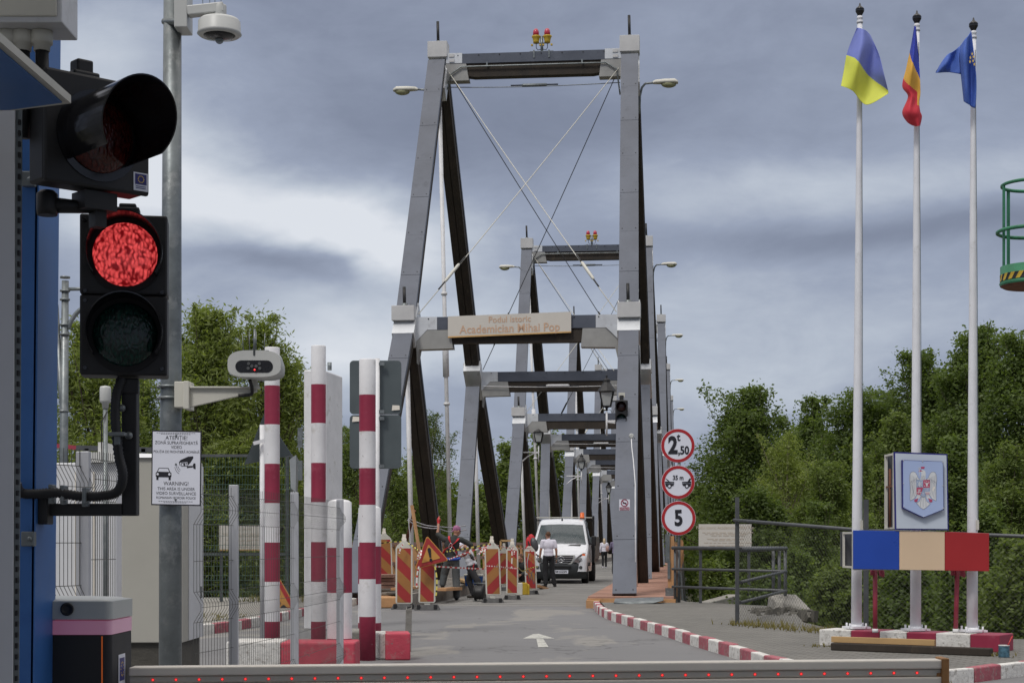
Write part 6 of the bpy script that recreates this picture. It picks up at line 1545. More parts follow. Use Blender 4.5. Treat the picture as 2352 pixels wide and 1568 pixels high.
for k in range(3):
    a = math.pi/2+k*2*math.pi/3; dv = Vector((math.cos(a), 0, math.sin(a))); nv = Vector((-dv.z, 0, dv.x)); g.add([c+nv*.026+Vector((0, .004, 0)), c+dv*.108, c-nv*.026+Vector((0, .004, 0)), c+Vector((0, -.02, 0))], [(0, 3, 1), (1, 3, 2)])
tb(g).build('star_badge', 'chrome', gr)
g = MB(); g.disc(c+Vector((0, .014, 0)), XR, UP, .112, .004, 0, 0, 28); tb(g).build('badge_back', 'black', gr)
g = MB(); g.box((.06, -.10, .415), (.52, .015, .125)); tb(g); npl = g.build('number_plate', 'sign_white', tk)
g = MB(); g.text('SM 65ZSN', TW(.075, -.108, .415), TX, UP, .105, 0, dn=.001, sx=.86, bold=.002, depth=.002); g.build('lettering', 'sign_black', npl)
g = MB(); g.box((-.185, -.109, .415), (.03, .002, .11)); tb(g).build('country_band', 'board_blue', npl)
g = MB(); g.hexa([(.25, .60, 1.285), (.68, .60, 1.285), (.70, .68, 1.32), (.34, .68, 1.32), (.25, .60, 1.302), (.68, .60, 1.302), (.70, .68, 1.34), (.34, .68, 1.34)]); tb(g).build('bonnet_vent', 'black', tk)
g = MB(); g.lathe((0, .11, 1.07), [(.022, 0), (.02, .01)], 12, axis=(0, -.7, .7)); tb(g).build('bonnet_badge', 'chrome', tk)
g = MB(); g.lathe((.68, 1.75, 2.235), [(.085, 0), (.085, .04), (.075, .045), (.07, .21), (.05, .23)], 16, m=[1, 1, 0, 0, 0]); tb(g).build('roof_beacon', ['orange_lamp', 'rust'], tk)
g = MB(); g.tube([(0, 1.4, 2.18), (0, 1.42, 2.25)], [.035, .02], 8); tb(g).build('aerial_base', 'black', tk)
def wheel(x, y, dual=False):
    g = MB(); w_ = .13 if not dual else .22; g.lathe((x-w_/2 if x > 0 else x-w_/2, y, .345), [(.22, 0), (.31, .0), (.345, .03), (.345, w_-.03+.1), (.31, w_+.1), (.22, w_+.1)], 28, axis=(1, 0, 0)); tb(g); ty = g.build('wheel', 'rubber', tk)
    g = MB(); g.lathe((x-w_/2+.02, y, .345), [(.20, 0), (.21, .02), (.21, w_+.06), (.20, w_+.08)], 20, axis=(1, 0, 0)); tb(g).build('rim', 'plastic_grey', ty)
for s in (-1, 1): wheel(s*.83-.05, .95); wheel(s*.83-.05, 4.4, True)
for s in (-1, 1):
    g = MB(); g.bx(s*.93-.07, s*.93+.07, .55, 1.38, .60, .72); tb(g).build('wheel_arch', 'black', tk)
g = MB()
for s in (-1, 1): g.bx(s*1.03-.03, s*1.03+.03, 2.62, 2.70, .7, 2.36)
g.bx(-1.0, 1.0, 2.62, 2.66, .7, 1.3); g.bx(-1.0, 1.0, 2.61, 2.70, 2.18, 2.22); tb(g); hf = g.build('headboard_frame', 'black', tk)
g = MB(); g.bx(-1.0, .98, 2.45, 2.75, 2.285, 2.32); tb(g).build('top_board', 'cream', hf)
g = MB(); g.bx(-1.05, 1.05, 2.7, 5.7, .70, .82); tb(g).build('bed_floor', 'rail_grey', tk)
for s in (-1, 1):
    g = MB(); g.bx(s*1.06-.02, s*1.06+.02, 2.75, 5.65, .83, 1.62)
    for z in (.95, 1.15, 1.35, 1.55): g.bx(s*1.085-.008, s*1.085+.008, 2.75, 5.65, z, z+.04)
    tb(g).build('side_board', 'galv', tk)
g = MB(); g.bx(-1.05, 1.05, 5.66, 5.70, .83, 1.62); tb(g).build('tail_board', 'galv', tk)
g = MB(); g.bx(-.5, .5, .5, 5.4, .42, .66); tb(g).build('chassis', 'black', tk)

# ------------------------------------------------------------------ people
def blobmesh(name, prims, m, parent, voxel=.012, wrinkle=0.0, extra=None):
    g = MB()
    for p in prims:
        if p[0] == 'c': _, a, b, r0, r1 = p; g.tube([Vector(a)-(Vector(b)-Vector(a)).normalized()*r0*.0, b], [r0, r1], 12); g.ball(a, r0, 0, 12, 8); g.ball(b, r1, 0, 12, 8)
        else: _, c, r, R = p; g.ball(c, r, 0, 18, 12, R)
    ob = g.build(name, m, None, base=(0, 0, 0)); md = ob.modifiers.new('r', 'REMESH'); md.mode = 'VOXEL'; md.voxel_size = voxel; md.use_smooth_shade = True
    sm = ob.modifiers.new('s', 'SMOOTH'); sm.factor = .6; sm.iterations = 3
    dg = bpy.context.evaluated_depsgraph_get(); dg.update(); me = bpy.data.meshes.new_from_object(ob.evaluated_get(dg)); bpy.data.objects.remove(ob)
    Mi = WM(parent).inverted()
    for v in me.vertices:
        co = v.co.copy()
        if wrinkle: co += v.normal*wrinkle*(noise.noise(Vector((co.x*9, co.y*9, co.z*5)))+.5*noise.noise(co*24))
        v.co = Mi@co
    me.name = name; o = bpy.data.objects.new(name, me); COL.objects.link(o); o.parent = parent
    me.materials.clear(); me.materials.append(MATS[m])
    for p in me.polygons: p.use_smooth = True
    return o
def person(label, base, f, Ht, J, out, mirror=False, parts=()):
    """J: joint positions (right, forward, up) for a 1.76 m person; f: facing direction"""
    f = Vector((f[0], f[1], 0)).normalized(); r = Vector((f.y, -f.x, 0)); k = Ht/1.76; base = Vector(base)
    D = dict(pelvis=(0, 0, .98), waist=(0, .0, 1.12), chest=(0, .0, 1.32), neck=(0, -.01, 1.50), head=(0, .02, 1.645),
             sR=(.185, 0, 1.44), eR=(.23, -.03, 1.15), wR=(.24, .05, .90), sL=(-.185, 0, 1.44), eL=(-.23, -.03, 1.15), wL=(-.24, .05, .90),
             hR=(.095, 0, .95), kR=(.11, .02, .50), aR=(.12, -.02, .09), hL=(-.095, 0, .95), kL=(-.11, .02, .50), aL=(-.12, -.02, .09), fR=None, fL=None)
    D.update(J)
    W_ = lambda p: base+(r*p[0]+f*p[1]+UP*p[2])*k
    Q = {n: W_(p) for n, p in D.items() if p is not None}
    hf = D.get('look'); hdir = (r*hf[0]+f*hf[1]+UP*hf[2]).normalized() if hf else f
    root = T('person', label, 'person', tuple(base), 0)
    spine = (Q['neck']-Q['pelvis']).normalized(); lat = (Q['sR']-Q['sL']).normalized()
    def frm(z, x): x = (x-z*x.dot(z)).normalized(); return Matrix((x, z.cross(x), z)).transposed()
    Rt = frm(spine, lat); Rc = frm((Q['neck']-Q['waist']).normalized(), lat); Rp = frm((Q['waist']-Q['pelvis']).normalized(), (Q['hR']-Q['hL']).normalized())
    upv = Vector((0, 0, 1)) if abs(hdir.z) < .9 else spine; zx = hdir.cross(upv).normalized(); Rh = Matrix((zx, hdir, zx.cross(hdir))).transposed()
    sk = []
    sk += [('e', Q['chest'], (.165*k, .105*k, .20*k), Rc), ('e', Q['waist'], (.135*k, .095*k, .15*k), Rt), ('e', Q['pelvis'], (.155*k, .11*k, .12*k), Rp),
           ('c', Q['neck']-(Q['neck']-Q['chest'])*.3, Q['neck'].lerp(Q['head'], .6), .056*k, .052*k), ('c', Q['sR'], Q['sL'], .055*k, .055*k)]
    h = Q['head']; HL = lambda x, y, z: h+Rh@Vector((x, y, z))*k
    sk += [('e', h+Rh@Vector((0, -.012, .015))*k, (.074*k, .095*k, .105*k), Rh), ('e', HL(0, .03, -.055), (.052*k, .058*k, .062*k), Rh), ('c', HL(0, .09, .01), HL(0, .108, -.022), .010*k, .016*k),
           ('e', HL(0, .088, -.052), (.026*k, .012*k, .009*k), Rh), ('e', HL(.078, -.005, -.005), (.010*k, .020*k, .032*k), Rh), ('e', HL(-.078, -.005, -.005), (.010*k, .020*k, .032*k), Rh), ('e', HL(0, .082, .03), (.05*k, .012*k, .010*k), Rh)]
    for s in 'RL':
        S_, E_, W2 = Q['s'+s], Q['e'+s], Q['w'+s]; fd = (W2-E_).normalized()
        sk += [('c', S_, E_, .052*k, .041*k), ('c', E_, W2, .041*k, .028*k)]
        px = lat.copy()*(1 if s == 'R' else -1); nr_ = fd.cross(px); nr_ = nr_.normalized() if nr_.length > .1 else f; wd = nr_.cross(fd).normalized()
        pc = W2+fd*.05*k; sk += [('e', pc, (.040*k, .020*k, .052*k), frm(fd, nr_ if abs(nr_.dot(fd)) < .9 else px))]
        for i, (o_, l) in enumerate(((-.027, .060), (-.009, .072), (.009, .068), (.027, .052))):
            b_ = W2+fd*.085*k+nr_*o_*k; m_ = b_+fd*l*.55*k; e_ = m_+(fd*.75-px*.65).normalized()*l*.55*k; sk += [('c', b_, m_, .0105*k, .0095*k), ('c', m_, e_, .0095*k, .008*k)]
        t0 = W2+fd*.03*k+nr_*.030*k; t1 = t0+(fd+nr_*.8-px*.3).normalized()*.045*k; sk += [('c', t0, t1, .012*k, .011*k), ('c', t1, t1+(fd*1.0-px*.4).normalized()*.03*k, .010*k, .009*k)]
        sk += [('c', Q['h'+s], Q['k'+s], .078*k, .052*k), ('c', Q['k'+s], Q['a'+s], .052*k, .035*k)]
    blobmesh('body', sk, 'skin', root, .0095)
    tp = [('e', Q['chest'], (.185*k, .128*k, .20*k), Rc), ('e', Q['waist'], (.162*k, .122*k, .16*k), Rt), ('e', Q['pelvis'].lerp(Q['waist'], .25), (.168*k, .13*k, .12*k), Rp), ('c', Q['sR'].lerp(Q['sL'], .08), Q['sL'].lerp(Q['sR'], .08), .070*k, .070*k), ('c', Q['neck']-(Q['neck']-Q['chest'])*.25, Q['neck']-(Q['neck']-Q['chest'])*.02, .085*k, .060*k)]
    sl_ = out.get('sleeve', .55)
    for s in 'RL':
        S_, E_, W2 = Q['s'+s], Q['e'+s], Q['w'+s]
        if sl_ <= 1: tp += [('c', S_, S_.lerp(E_, sl_), .068*k, .062*k)]
        else: tp += [('c', S_, E_, .066*k, .054*k), ('c', E_, E_.lerp(W2, sl_-1), .054*k, .042*k)]
    blobmesh('shirt', tp, out['top'], root, .012, .010)
    tr = [('e', Q['pelvis']-(Q['waist']-Q['pelvis'])*.12, (.168*k, .128*k, .125*k), Rp)]
    lw = out.get('leg', 1.0)
    for s in 'RL': tr += [('c', Q['h'+s], Q['k'+s], .094*k, .070*k*lw), ('c', Q['k'+s], Q['a'+s]+(Q['k'+s]-Q['a'+s])*.04, .070*k*lw, .058*k*lw)]
    blobmesh('trousers', tr, out['legs'], root, .012, .012)
    for s in 'RL':
        A_ = Q['a'+s]; fo = D['f'+s]; fd = (r*fo[0]+f*fo[1]+UP*fo[2]).normalized() if fo else f; sx_ = Vector((fd.y, -fd.x, 0)).normalized()
        Rf = Matrix((sx_, fd, sx_.cross(fd))).transposed(); lo = A_-UP*.045*k
        blobmesh('shoe', [('e', lo+fd*.02*k, (.046*k, .085*k, .045*k), Rf), ('e', lo+fd*.12*k-UP*.008*k, (.050*k, .085*k, .036*k), Rf), ('c', A_-UP*.02*k, A_+UP*.03*k, .045*k, .045*k)], out.get('shoes', 'black_matte'), root, .01)
    if out.get('hair'):
        hp = [('e', h+Rh@Vector((0, -.022, .028))*k, (.080*k, .095*k, .103*k), Rh)]
        if out.get('long'): hp += [('c', HL(0, -.05, -.02), HL(0, -.06, -.19), .085*k, .075*k)]
        else: hp = [('e', h+Rh@Vector((0, -.026, .030))*k, (.079*k, .092*k, .098*k), Rh)]
        blobmesh('hair', hp, out['hair'], root, .009, .006)
    for x in (-.03, .03):
        g = MB(); g.ball(HL(x, .087, .012), .0105*k, 0, 8, 6); g.build('eye', 'sign_black', root)
    if out.get('gloves'):
        for s in 'RL':
            W2 = Q['w'+s]; fd = (W2-Q['e'+s]).normalized(); blobmesh('glove', [('e', W2+fd*.055*k, (.044*k, .044*k, .062*k), frm(fd, f if abs(fd.dot(f)) < .9 else r)), ('c', W2-fd*.02*k, W2+fd*.04*k, .034*k, .038*k), ('c', W2+fd*.08*k, W2+fd*.12*k, .034*k, .026*k)], out['gloves'], root, .01)
    return root, Q, Rc, Rh, k, HL
pw = G(1260, 1347.5)
person('man in a white T-shirt and dark trousers standing with his back turned before the truck', pw, (-.12, 1), 1.76,
       dict(look=(-.45, 1, -.12), head=(-.02, .03, 1.63), aR=(.19, .02, .09), kR=(.13, .04, .50), aL=(-.10, -.05, .09), kL=(-.10, .02, .50), eR=(.245, -.02, 1.16), wR=(.26, .05, .90), eL=(-.25, -.0, 1.16), wL=(-.275, .07, .90), fR=(.35, 1, 0), fL=(-.6, 1, 0)),
       dict(top='tshirt_white', legs='trousers_black', hair='hair_brown', gloves='glove_grey', sleeve=.62, leg=1.15))
# worker with bandana and harness: right foot on the road, left foot on the timber edge, left arm raised
wb = G(1046, 1378); 
root, Q, Rc, Rh, k, HL = person('worker in dark jersey, red harness and mauve bandana reaching up to a rope', wb, (-.05, 1), 1.82,
       dict(look=(.75, .55, -.25), head=(.035, .03, 1.63), pelvis=(-.08, 0, .96), waist=(-.10, 0, 1.10), chest=(-.08, 0, 1.32), neck=(-.01, 0, 1.50), sR=(.13, 0, 1.43), sL=(-.25, 0, 1.43), eL=(-.42, .12, 1.56), wL=(-.395, .2, 1.84),
            eR=(.38, .05, 1.30), wR=(.26, .25, 1.12), hR=(.0, 0, .93), kR=(.02, .05, .50), aR=(.03, -.02, .09), hL=(-.17, 0, .93), kL=(-.26, .15, .62), aL=(-.30, .12, .38)),
       dict(top='jersey_dark', legs='trousers_grey', sleeve=.95, leg=1.35, shoes='black_matte', gloves='harness_red'))
blobmesh('bandana', [('e', HL(0, -.018, .045), (.084*k, .104*k, .088*k), Rh), ('c', HL(0, -.10, .0), HL(0, -.14, -.05), .02, .012)], 'bandana', root, .009, .004)
g = MB(); g.tube([HL(-.03, .098, .012), HL(.0, .105, .016), HL(.03, .098, .012), HL(.07, .05, .012)], .008, 6); g.build('glasses', 'black_gloss', root)
cb_ = Q['chest']; RW = lambda x, y, z: cb_+Rc@Vector((x, y, z))*k
def strap(g, pts, w_=.045):
    pts = spline(pts, 6)
    for a_, b_ in zip(pts[:-1], pts[1:]): g.beam(a_, b_+(b_-a_)*.1, w_, .014, None)
g = MB(); strap(g, [RW(.12, -.05, .17), RW(.09, -.125, .10), RW(.0, -.145, -.02), RW(-.12, -.13, -.14), RW(-.16, -.04, -.26)], .05); strap(g, [RW(-.11, -.05, .17), RW(-.09, -.125, .10), RW(.0, -.147, -.02), RW(.12, -.13, -.14), RW(.16, -.04, -.26)], .05)
g.build('harness', 'harness_red', root)
g = MB(); g.tube([RW(-.03+.035*math.cos(a), -.17, -.05+.07*math.sin(a)) for a in np.linspace(0, 6.28, 17)], .008, 6); strap(g, [RW(.0, -.17, -.1), RW(.08, -.17, -.16), RW(.14, -.15, -.2)], .03); g.build('carabiner', 'chrome', root)
g = MB(); n = 20; pc = Q['pelvis']+UP*.03
g.tube([pc+Vector((.185*math.cos(a), .145*math.sin(a), .02*math.sin(a))) for a in np.linspace(0, 6.283, 25)], .035, 6); g.build('tool_belt', 'board_blue', root)
# second worker, bent forwards to the left
wb2 = G(1079, 1373.5)
root, Q, Rc, Rh, k, HL = person('worker in a pale grey T-shirt and black trousers bending over behind the barricade', wb2, (-.9, .43), 1.74,
       dict(look=(0, .7, -.7), pelvis=(.0, -.08, .82), waist=(.0, -.02, .95), chest=(.0, .05, 1.12), neck=(.0, .17, 1.27), head=(.0, .27, 1.31), sR=(.17, .10, 1.24), sL=(-.17, .10, 1.26), eL=(-.30, -.02, 1.33), wL=(-.27, -.17, 1.10),
            eR=(.26, .30, 1.12), wR=(.14, .48, .98), hR=(.09, -.05, .78), kR=(.14, .10, .46), aR=(.12, -.05, .09), hL=(-.09, -.05, .78), kL=(-.14, -.28, .48), aL=(-.14, -.48, .09)),
       dict(top='tshirt_grey', legs='trousers_black', sleeve=.45, leg=1.15, shoes='dark_wood', gloves='black'))
blobmesh('cap', [('e', HL(0, -.02, .04), (.085*k, .105*k, .085*k), Rh), ('e', HL(0, .10, .05), (.06*k, .06*k, .015*k), Rh)], 'tshirt_white', root, .01)
g = MB(); strap(g, [Q['pelvis']+Vector((.05, -.16, .08)), Q['pelvis']+Vector((.0, -.17, -.1)), Q['pelvis']+Vector((.04, -.15, -.28))], .04); g.build('belt_strap', 'harness_red', root)
# crouching worker between the barricades
person('worker in dark clothes crouching between the right barricades, mostly hidden', G(1199, 1357), (-.4, -1), 1.7,
       dict(look=(.2, .8, -.4), pelvis=(0, -.15, .42), waist=(0, -.08, .55), chest=(0, .03, .72), neck=(0, .13, .86), head=(0, .17, .98), sR=(.17, .06, .82), sL=(-.17, .06, .82), eR=(.25, .22, .62), wR=(.12, .38, .55), eL=(-.25, .22, .62), wL=(-.12, .38, .5),
            hR=(.09, -.12, .42), kR=(.16, .30, .52), aR=(.14, .10, .09), hL=(-.09, -.12, .42), kL=(-.16, .28, .50), aL=(-.14, .05, .09)),
       dict(top='jersey_dark', legs='trousers_black', hair='hair_brown', sleeve=1.9))
# pedestrians walking away
root, Q, Rc, Rh, k, HL = person('blond woman in a white top with a pink shoulder bag walking away along the bridge', G(1388, 1304), (.05, 1), 1.64,
       dict(aR=(.10, .12, .09), kR=(.09, .12, .50), aL=(-.08, -.15, .12), kL=(-.09, .03, .5), eR=(.23, .02, 1.2), wR=(.20, .16, 1.03)), dict(top='tshirt_white', legs='trousers_black', hair='hair_blond', long=True, sleeve=1.8, shoes='tshirt_white'))
blobmesh('shoulder_bag', [('e', Q['pelvis']+Vector((.17, -.06, .16)), (.12, .10, .17), Matrix.Identity(3))], 'bag_pink', root, .02)
person('pedestrian in a purple-grey jacket half hidden by the right bridge post', G(1414, 1319), (.05, 1), 1.68,
       dict(aR=(.10, .12, .09), kR=(.09, .12, .50), aL=(-.12, -.15, .12), kL=(-.11, .03, .5), eL=(-.27, .08, 1.18), wL=(-.14, .12, 1.38), eR=(.26, .05, 1.18)), dict(top='jacket_purple', legs='trousers_black', hair='hair_brown', sleeve=1.9, leg=.9))
# driver, seated
db = TW(.42, 1.75, .45)
person('driver in a reddish shirt seated behind the windscreen of the truck', db, (-BD.x, -BD.y), 1.72,
       dict(pelvis=(0, 0, .38), waist=(0, -.02, .52), chest=(0, -.02, .74), neck=(0, 0, .93), head=(0, .03, 1.08), sR=(.18, 0, .86), sL=(-.18, 0, .86), eR=(.24, .15, .66), wR=(.13, .38, .80), eL=(-.24, .15, .66), wL=(-.13, .38, .80),
            hR=(.09, 0, .36), kR=(.12, .44, .42), aR=(.12, .55, .05), hL=(-.09, 0, .36), kL=(-.12, .44, .42), aL=(-.12, .55, .05)),
       dict(top='harness_red', legs='trousers_black', hair='hair_brown', sleeve=.9))

# ------------------------------------------------------------------ barricades
def beacon_panel(label, u0, u1, v0, v1, vbase, Y=None, flip=False, lamp=True, rz=0.0, tilt=0.0, base=True):
    Y = Y or (H*F/(vbase-HV)); k = Y/F; cx = P((u0+u1)/2, 0, Y).x; w_ = (u1-u0)*k; z0, z1 = P(0, v1, Y).z, P(0, v0, Y).z; h = z1-z0
    o = T('barricade_panel', label, 'barricade', (cx, Y, 0), 0, 'orange and red striped barricade panels'); X = (XR*math.cos(rz)+Vector((0, math.sin(rz), 0))).normalized(); U = (UP+XR*tilt).normalized()
    c = Vector((cx, Y, z0+h/2)); q = w_/2; 
    g = MB(); g.prism([(-q, -h/2+.03), (-q*.85, -h/2), (q*.85, -h/2), (q, -h/2+.03), (q, h/2-.06), (q*.85, h/2), (q*.45, h/2+.07), (.05, h/2+.10), (-.05, h/2+.10), (-q*.45, h/2+.07), (-q*.85, h/2), (-q, h/2-.06)], c, X, U, .07)
    fr = g.build('frame', 'cream', o, bevel=.006)
    a, b = q-.035, h/2-.03; g = MB(); g.prism([(-a, -b), (a, -b), (a, b-.02), (-a, b-.02)], c, X, U, .002, 0, .003)
    # diagonal stripes clipped to the panel
    def clip(poly, ax, lim, sgn):
        out = []
        for i in range(len(poly)):
            p, r_ = poly[i], poly[(i+1) % len(poly)]; ip, ir = sgn*(p[ax]-lim) <= 0, sgn*(r_[ax]-lim) <= 0
            if ip: out.append(p)
            if ip != ir: t_ = (lim-p[ax])/(r_[ax]-p[ax]); out.append((p[0]+(r_[0]-p[0])*t_, p[1]+(r_[1]-p[1])*t_))
        return out
    pd = .55*(w_/.36); s = -1 if flip else 1; z = -b-2*a-.1
    while z < b+2*a:
        poly_ = [(-a, z+s*2*a if s > 0 else z), (a, z if s > 0 else z+2*a), (a, (z if s > 0 else z+2*a)+pd/2), (-a, (z+2*a if s > 0 else z)+pd/2)]
        for ax, lim, sg in ((1, b-.02, 1), (1, -b, -1)): poly_ = clip(poly_, ax, lim, sg) if len(poly_) > 2 else poly_
        if len(poly_) > 2: g.prism(poly_, c, X, U, .001, 1, .0045)
        z += pd
    g.build('striped_face', ['refl_red', 'refl_orange'], fr)
    if lamp:
        g = MB(); t_ = c+U*(h/2+.10)-X.cross(U)*.035; g.box(t_+UP*.03, (.10, .06, .06)); g.box(t_+UP*.10, (.075, .05, .09)); g.build('lamp_socket', 'plastic_grey', o, bevel=.006)
    if base:
        g = MB(); bw_ = w_*1.5; g.hexa([(cx-bw_/2, Y-.2, 0), (cx+bw_/2, Y-.2, 0), (cx+bw_/2, Y+.28, 0), (cx-bw_/2, Y+.28, 0), (cx-bw_*.40, Y-.12, .11), (cx+bw_*.40, Y-.12, .11), (cx+bw_*.40, Y+.2, .11), (cx-bw_*.40, Y+.2, .11)])
        for s_ in (-1, 1): g.box((cx+s_*bw_*.33, Y-.17, .07), (.07, .05, .10), 0, 1)
        g.build('rubber_foot', ['cast_rubber', 'black'], o, bevel=.01)
        g = MB(); g.box((cx, Y+.035, (z0+.08)/2+.02), (.12, .05, z0-.04)); g.build('stem', 'cream', o)
    return c, X, U, o
b1 = beacon_panel('tilted striped barricade panel farthest left, behind the right striped pipe', 868, 901, 1234, 1342, 1370, 44.5, False, True, .2, -.03, False)
b2 = beacon_panel('striped barricade panel standing left of the triangular warning sign', 908.5, 947.5, 1253, 1386, 1398, None, False)
b3 = beacon_panel('striped barricade panel carrying the tilted triangular warning sign', 962, 1001, 1276, 1384, 1400, None, False, False, 0, .02)
b4 = beacon_panel('striped barricade panel beside the black cable reel', 1114, 1149.5, 1255, 1366, 1384, None, True, True, 0, -.035)
b5 = beacon_panel('striped barricade panel half hidden between two others', 1146, 1169, 1266, 1342, 1356, None, True, True)
b6 = beacon_panel('striped barricade panel with a hanging white ribbon, right of the cable reel', 1162.5, 1190.5, 1259, 1363.5, 1376.5, None, False)
b7 = beacon_panel('striped barricade panel hung with a safety harness, nearest the standing man', 1205, 1232, 1262, 1353, 1364.5, None, False, False, 0, -.04)
# tilted exclamation triangle
Yt = 34.75; vt = [P(980.5, 1229, Yt), P(952.5, 1307, Yt), P(1031, 1286.5, Yt)]
o = T('warning_triangle', 'tilted triangular warning sign with an exclamation mark tied to a barricade panel', 'sign', tuple(P(992, 1307, Yt)))
cen = (vt[0]+vt[1]+vt[2])/3
def tri3(nm, kk, dn, m, par):
    g = MB(); q = [cen+(p-cen)*kk+Vector((0, -dn, 0)) for p in vt]; q2 = [p+Vector((0, .008, 0)) for p in q]
    cut = []; 
    for i in range(3):
        a_, b_, c_ = q[i], q[(i+1) % 3], q[(i+2) % 3]; cut += [a_.lerp(c_, .05), a_.lerp(b_, .05)]
    bk = [p+Vector((0, .008, 0)) for p in cut]; n = 6
    g.add(cut+bk, [tuple(range(n)), tuple(range(2*n-1, n-1, -1))]+[(i, i+n, (i+1) % n+n, (i+1) % n) for i in range(n)]); return g.build(nm, m, par)
rim = tri3('amber_rim', 1.0, 0, 'amber', o); tri3('red_border', .93, .010, 'refl_red', rim); tri3('amber_field', .56, .020, 'amber', rim)
g = MB(); X = (vt[2]-vt[1]).normalized(); U = (vt[0]-(vt[1]+vt[2])/2).normalized(); X = Vector((U.z, 0, -U.x))
cc_ = cen+Vector((0, -.032, 0)); g.prism([(-.035, .12), (-.02, .15), (.02, .15), (.035, .12), (.018, -.05), (-.018, -.05)], cc_-U*.0, X, U, .004); g.disc(cc_-U*.10, X, U, .03, .004, 0, 0, 14); g.build('exclamation_mark', 'sign_black', rim)
# ribbons and barrier tape
def tape(name, label, pts, m2, w_=.035, seg=.11, sag=.0):
    g = MB(); pts = spline(pts, 10); acc = 0; k = 0
    for a_, b_ in zip(pts[:-1], pts[1:]):
        L_ = (b_-a_).length; n_ = max(1, int(L_/seg))
        for i in range(n_):
            p, q = a_.lerp(b_, i/n_), a_.lerp(b_, (i+1)/n_); g.beam(p, q, .004, w_, Vector((0, 1, 0)), k % 2); k += 1
    tag(g.build(name, ['tape_white' if m2 != 'black' else 'tape_yellow', m2]), label, 'tape', 'barrier tapes between the barricades')
tape('barrier_tape', 'yellow and black tape from the warning triangle up to the panel by the cable reel', [P(1026, 1266, 36), P(1070, 1259, 37.2), P(1128, 1248, 38.8)], 'black')
tape('barrier_tape', 'white tape running from the triangle tip to the panel by the cable reel', [P(1031, 1284, 35), P(1065, 1271, 36.8), P(1127, 1250, 38.7)], 'tape_red', .028, .2)
tape('barrier_tape', 'red and white tape stretched low across the workers', [P(1000, 1300, 34.6), P(1050, 1303, 36.5), P(1115, 1306, 38.7)], 'tape_red', .032, .12)
tape('barrier_tape', 'red and white tape tied round the right barricade panels', [P(1114, 1299, 38.6), P(1140, 1300, 38.8), P(1165, 1303, 40.8), P(1190, 1305, 41)], 'tape_red', .03, .2)
tape('barrier_tape', 'yellow cord between the ribboned panel and the harness panel', [P(1190, 1302, 41), P(1200, 1311, 43), P(1214, 1305, 44.8), P(1236, 1300, 45)], 'black', .025, .3)
tape('barrier_tape', 'thin yellow and black tape on the far left panels', [P(806, 1253, 40), P(870, 1247, 40), P(928, 1244, 36), P(962, 1264, 34.6)], 'black', .025, .35)
tape('barrier_tape', 'thin tape along the tops of the right barricade panels', [P(1131, 1248, 39), P(1165, 1257, 40.8), P(1204, 1259, 44), P(1218, 1259, 45)], 'tape_red', .022, .35)
for nm, lab, pts, m_ in (('ribbon', 'white ribbon ends fluttering at the left corner of the warning triangle', [[P(968, 1263, 34.6), P(962, 1270, 34.6), P(959, 1283, 34.6)], [P(968, 1263, 34.6), P(966, 1275, 34.5), P(963, 1284, 34.5)], [P(962, 1300, 34.5), P(958, 1320, 34.5), P(957, 1348, 34.5)]], 'tape_white'),
                         ('ribbon', 'white ribbon knot and ends beside the panel by the cable reel', [[P(1118, 1254, 38.5), P(1106, 1262, 38.5), P(1101, 1273, 38.4)], [P(1120, 1252, 38.5), P(1112, 1266, 38.4), P(1113, 1276, 38.4)], [P(1118, 1254, 38.5), P(1104, 1268, 38.4), P(1096, 1272, 38.3)]], 'tape_white'),
                         ('ribbon', 'long white ribbon hanging down the ribboned panel', [[P(1175, 1254, 41), P(1176, 1275, 41), P(1175, 1304, 41)], [P(1175, 1254, 41), P(1181, 1262, 41), P(1181, 1272, 41)]], 'tape_white'),
                         ('ribbon', 'white cord looped at the top of the panel left of the triangle', [[P(927, 1247, 35.3), P(921, 1256, 35.3), P(917, 1270, 35.3)]], 'tape_white'),
                         ('ribbon', 'black and yellow tape end hanging beside the triangle panel', [[P(999, 1300, 34.5), P(1003, 1325, 34.5), P(1003, 1350, 34.5), P(1001, 1370, 34.5)]], 'tape_yellow')):
    g = MB()
    for q in pts:
        s_ = spline(q, 5)
        for i, (a_, b_) in enumerate(zip(s_[:-1], s_[1:])): g.beam(a_, b_, .004, .030, Vector((0, 1, 0)) if True else None, 1 if (i % 3 == 2) else 0)
    tag(g.build(nm, [m_, 'tape_red' if m_ == 'tape_white' else 'black']), lab, 'ribbon')
# harness hanging on the last panel
o = T('safety_harness', 'red safety harness with blue leg loops hanging over the right barricade panel', 'harness', tuple(P(1219, 1340, 45.1))); Yh = 45.1
g = MB(); 
for pts in ([P(1216, 1262, Yh), P(1222, 1275, Yh), P(1219, 1300, Yh), P(1209, 1330, Yh)], [P(1220, 1262, Yh), P(1214, 1275, Yh), P(1227, 1290, Yh), P(1226, 1310, Yh)], [P(1208, 1266, Yh), P(1217, 1268, Yh), P(1226, 1266, Yh)]): strap(g, pts, .06)
g.build('straps', 'harness_red', o)
g = MB(); 
for pts in ([P(1211, 1305, Yh), P(1218, 1316, Yh), P(1228, 1306, Yh)], [P(1213, 1318, Yh), P(1216, 1334, Yh), P(1221, 1318, Yh)], [P(1221, 1316, Yh), P(1226, 1340, Yh), P(1230, 1316, Yh)]): strap(g, pts, .09)
g.build('leg_loops', mat('strap_blue', (.05, .08, .13), .8, 0, .3, 8), o)
g = MB(); g.tube([P(1215, 1270, Yh-.05), P(1211, 1290, Yh-.05), P(1212, 1312, Yh-.05)], .012, 5); g.ball(P(1209, 1318, Yh-.06), .035); g.build('lanyard', 'rope', o)
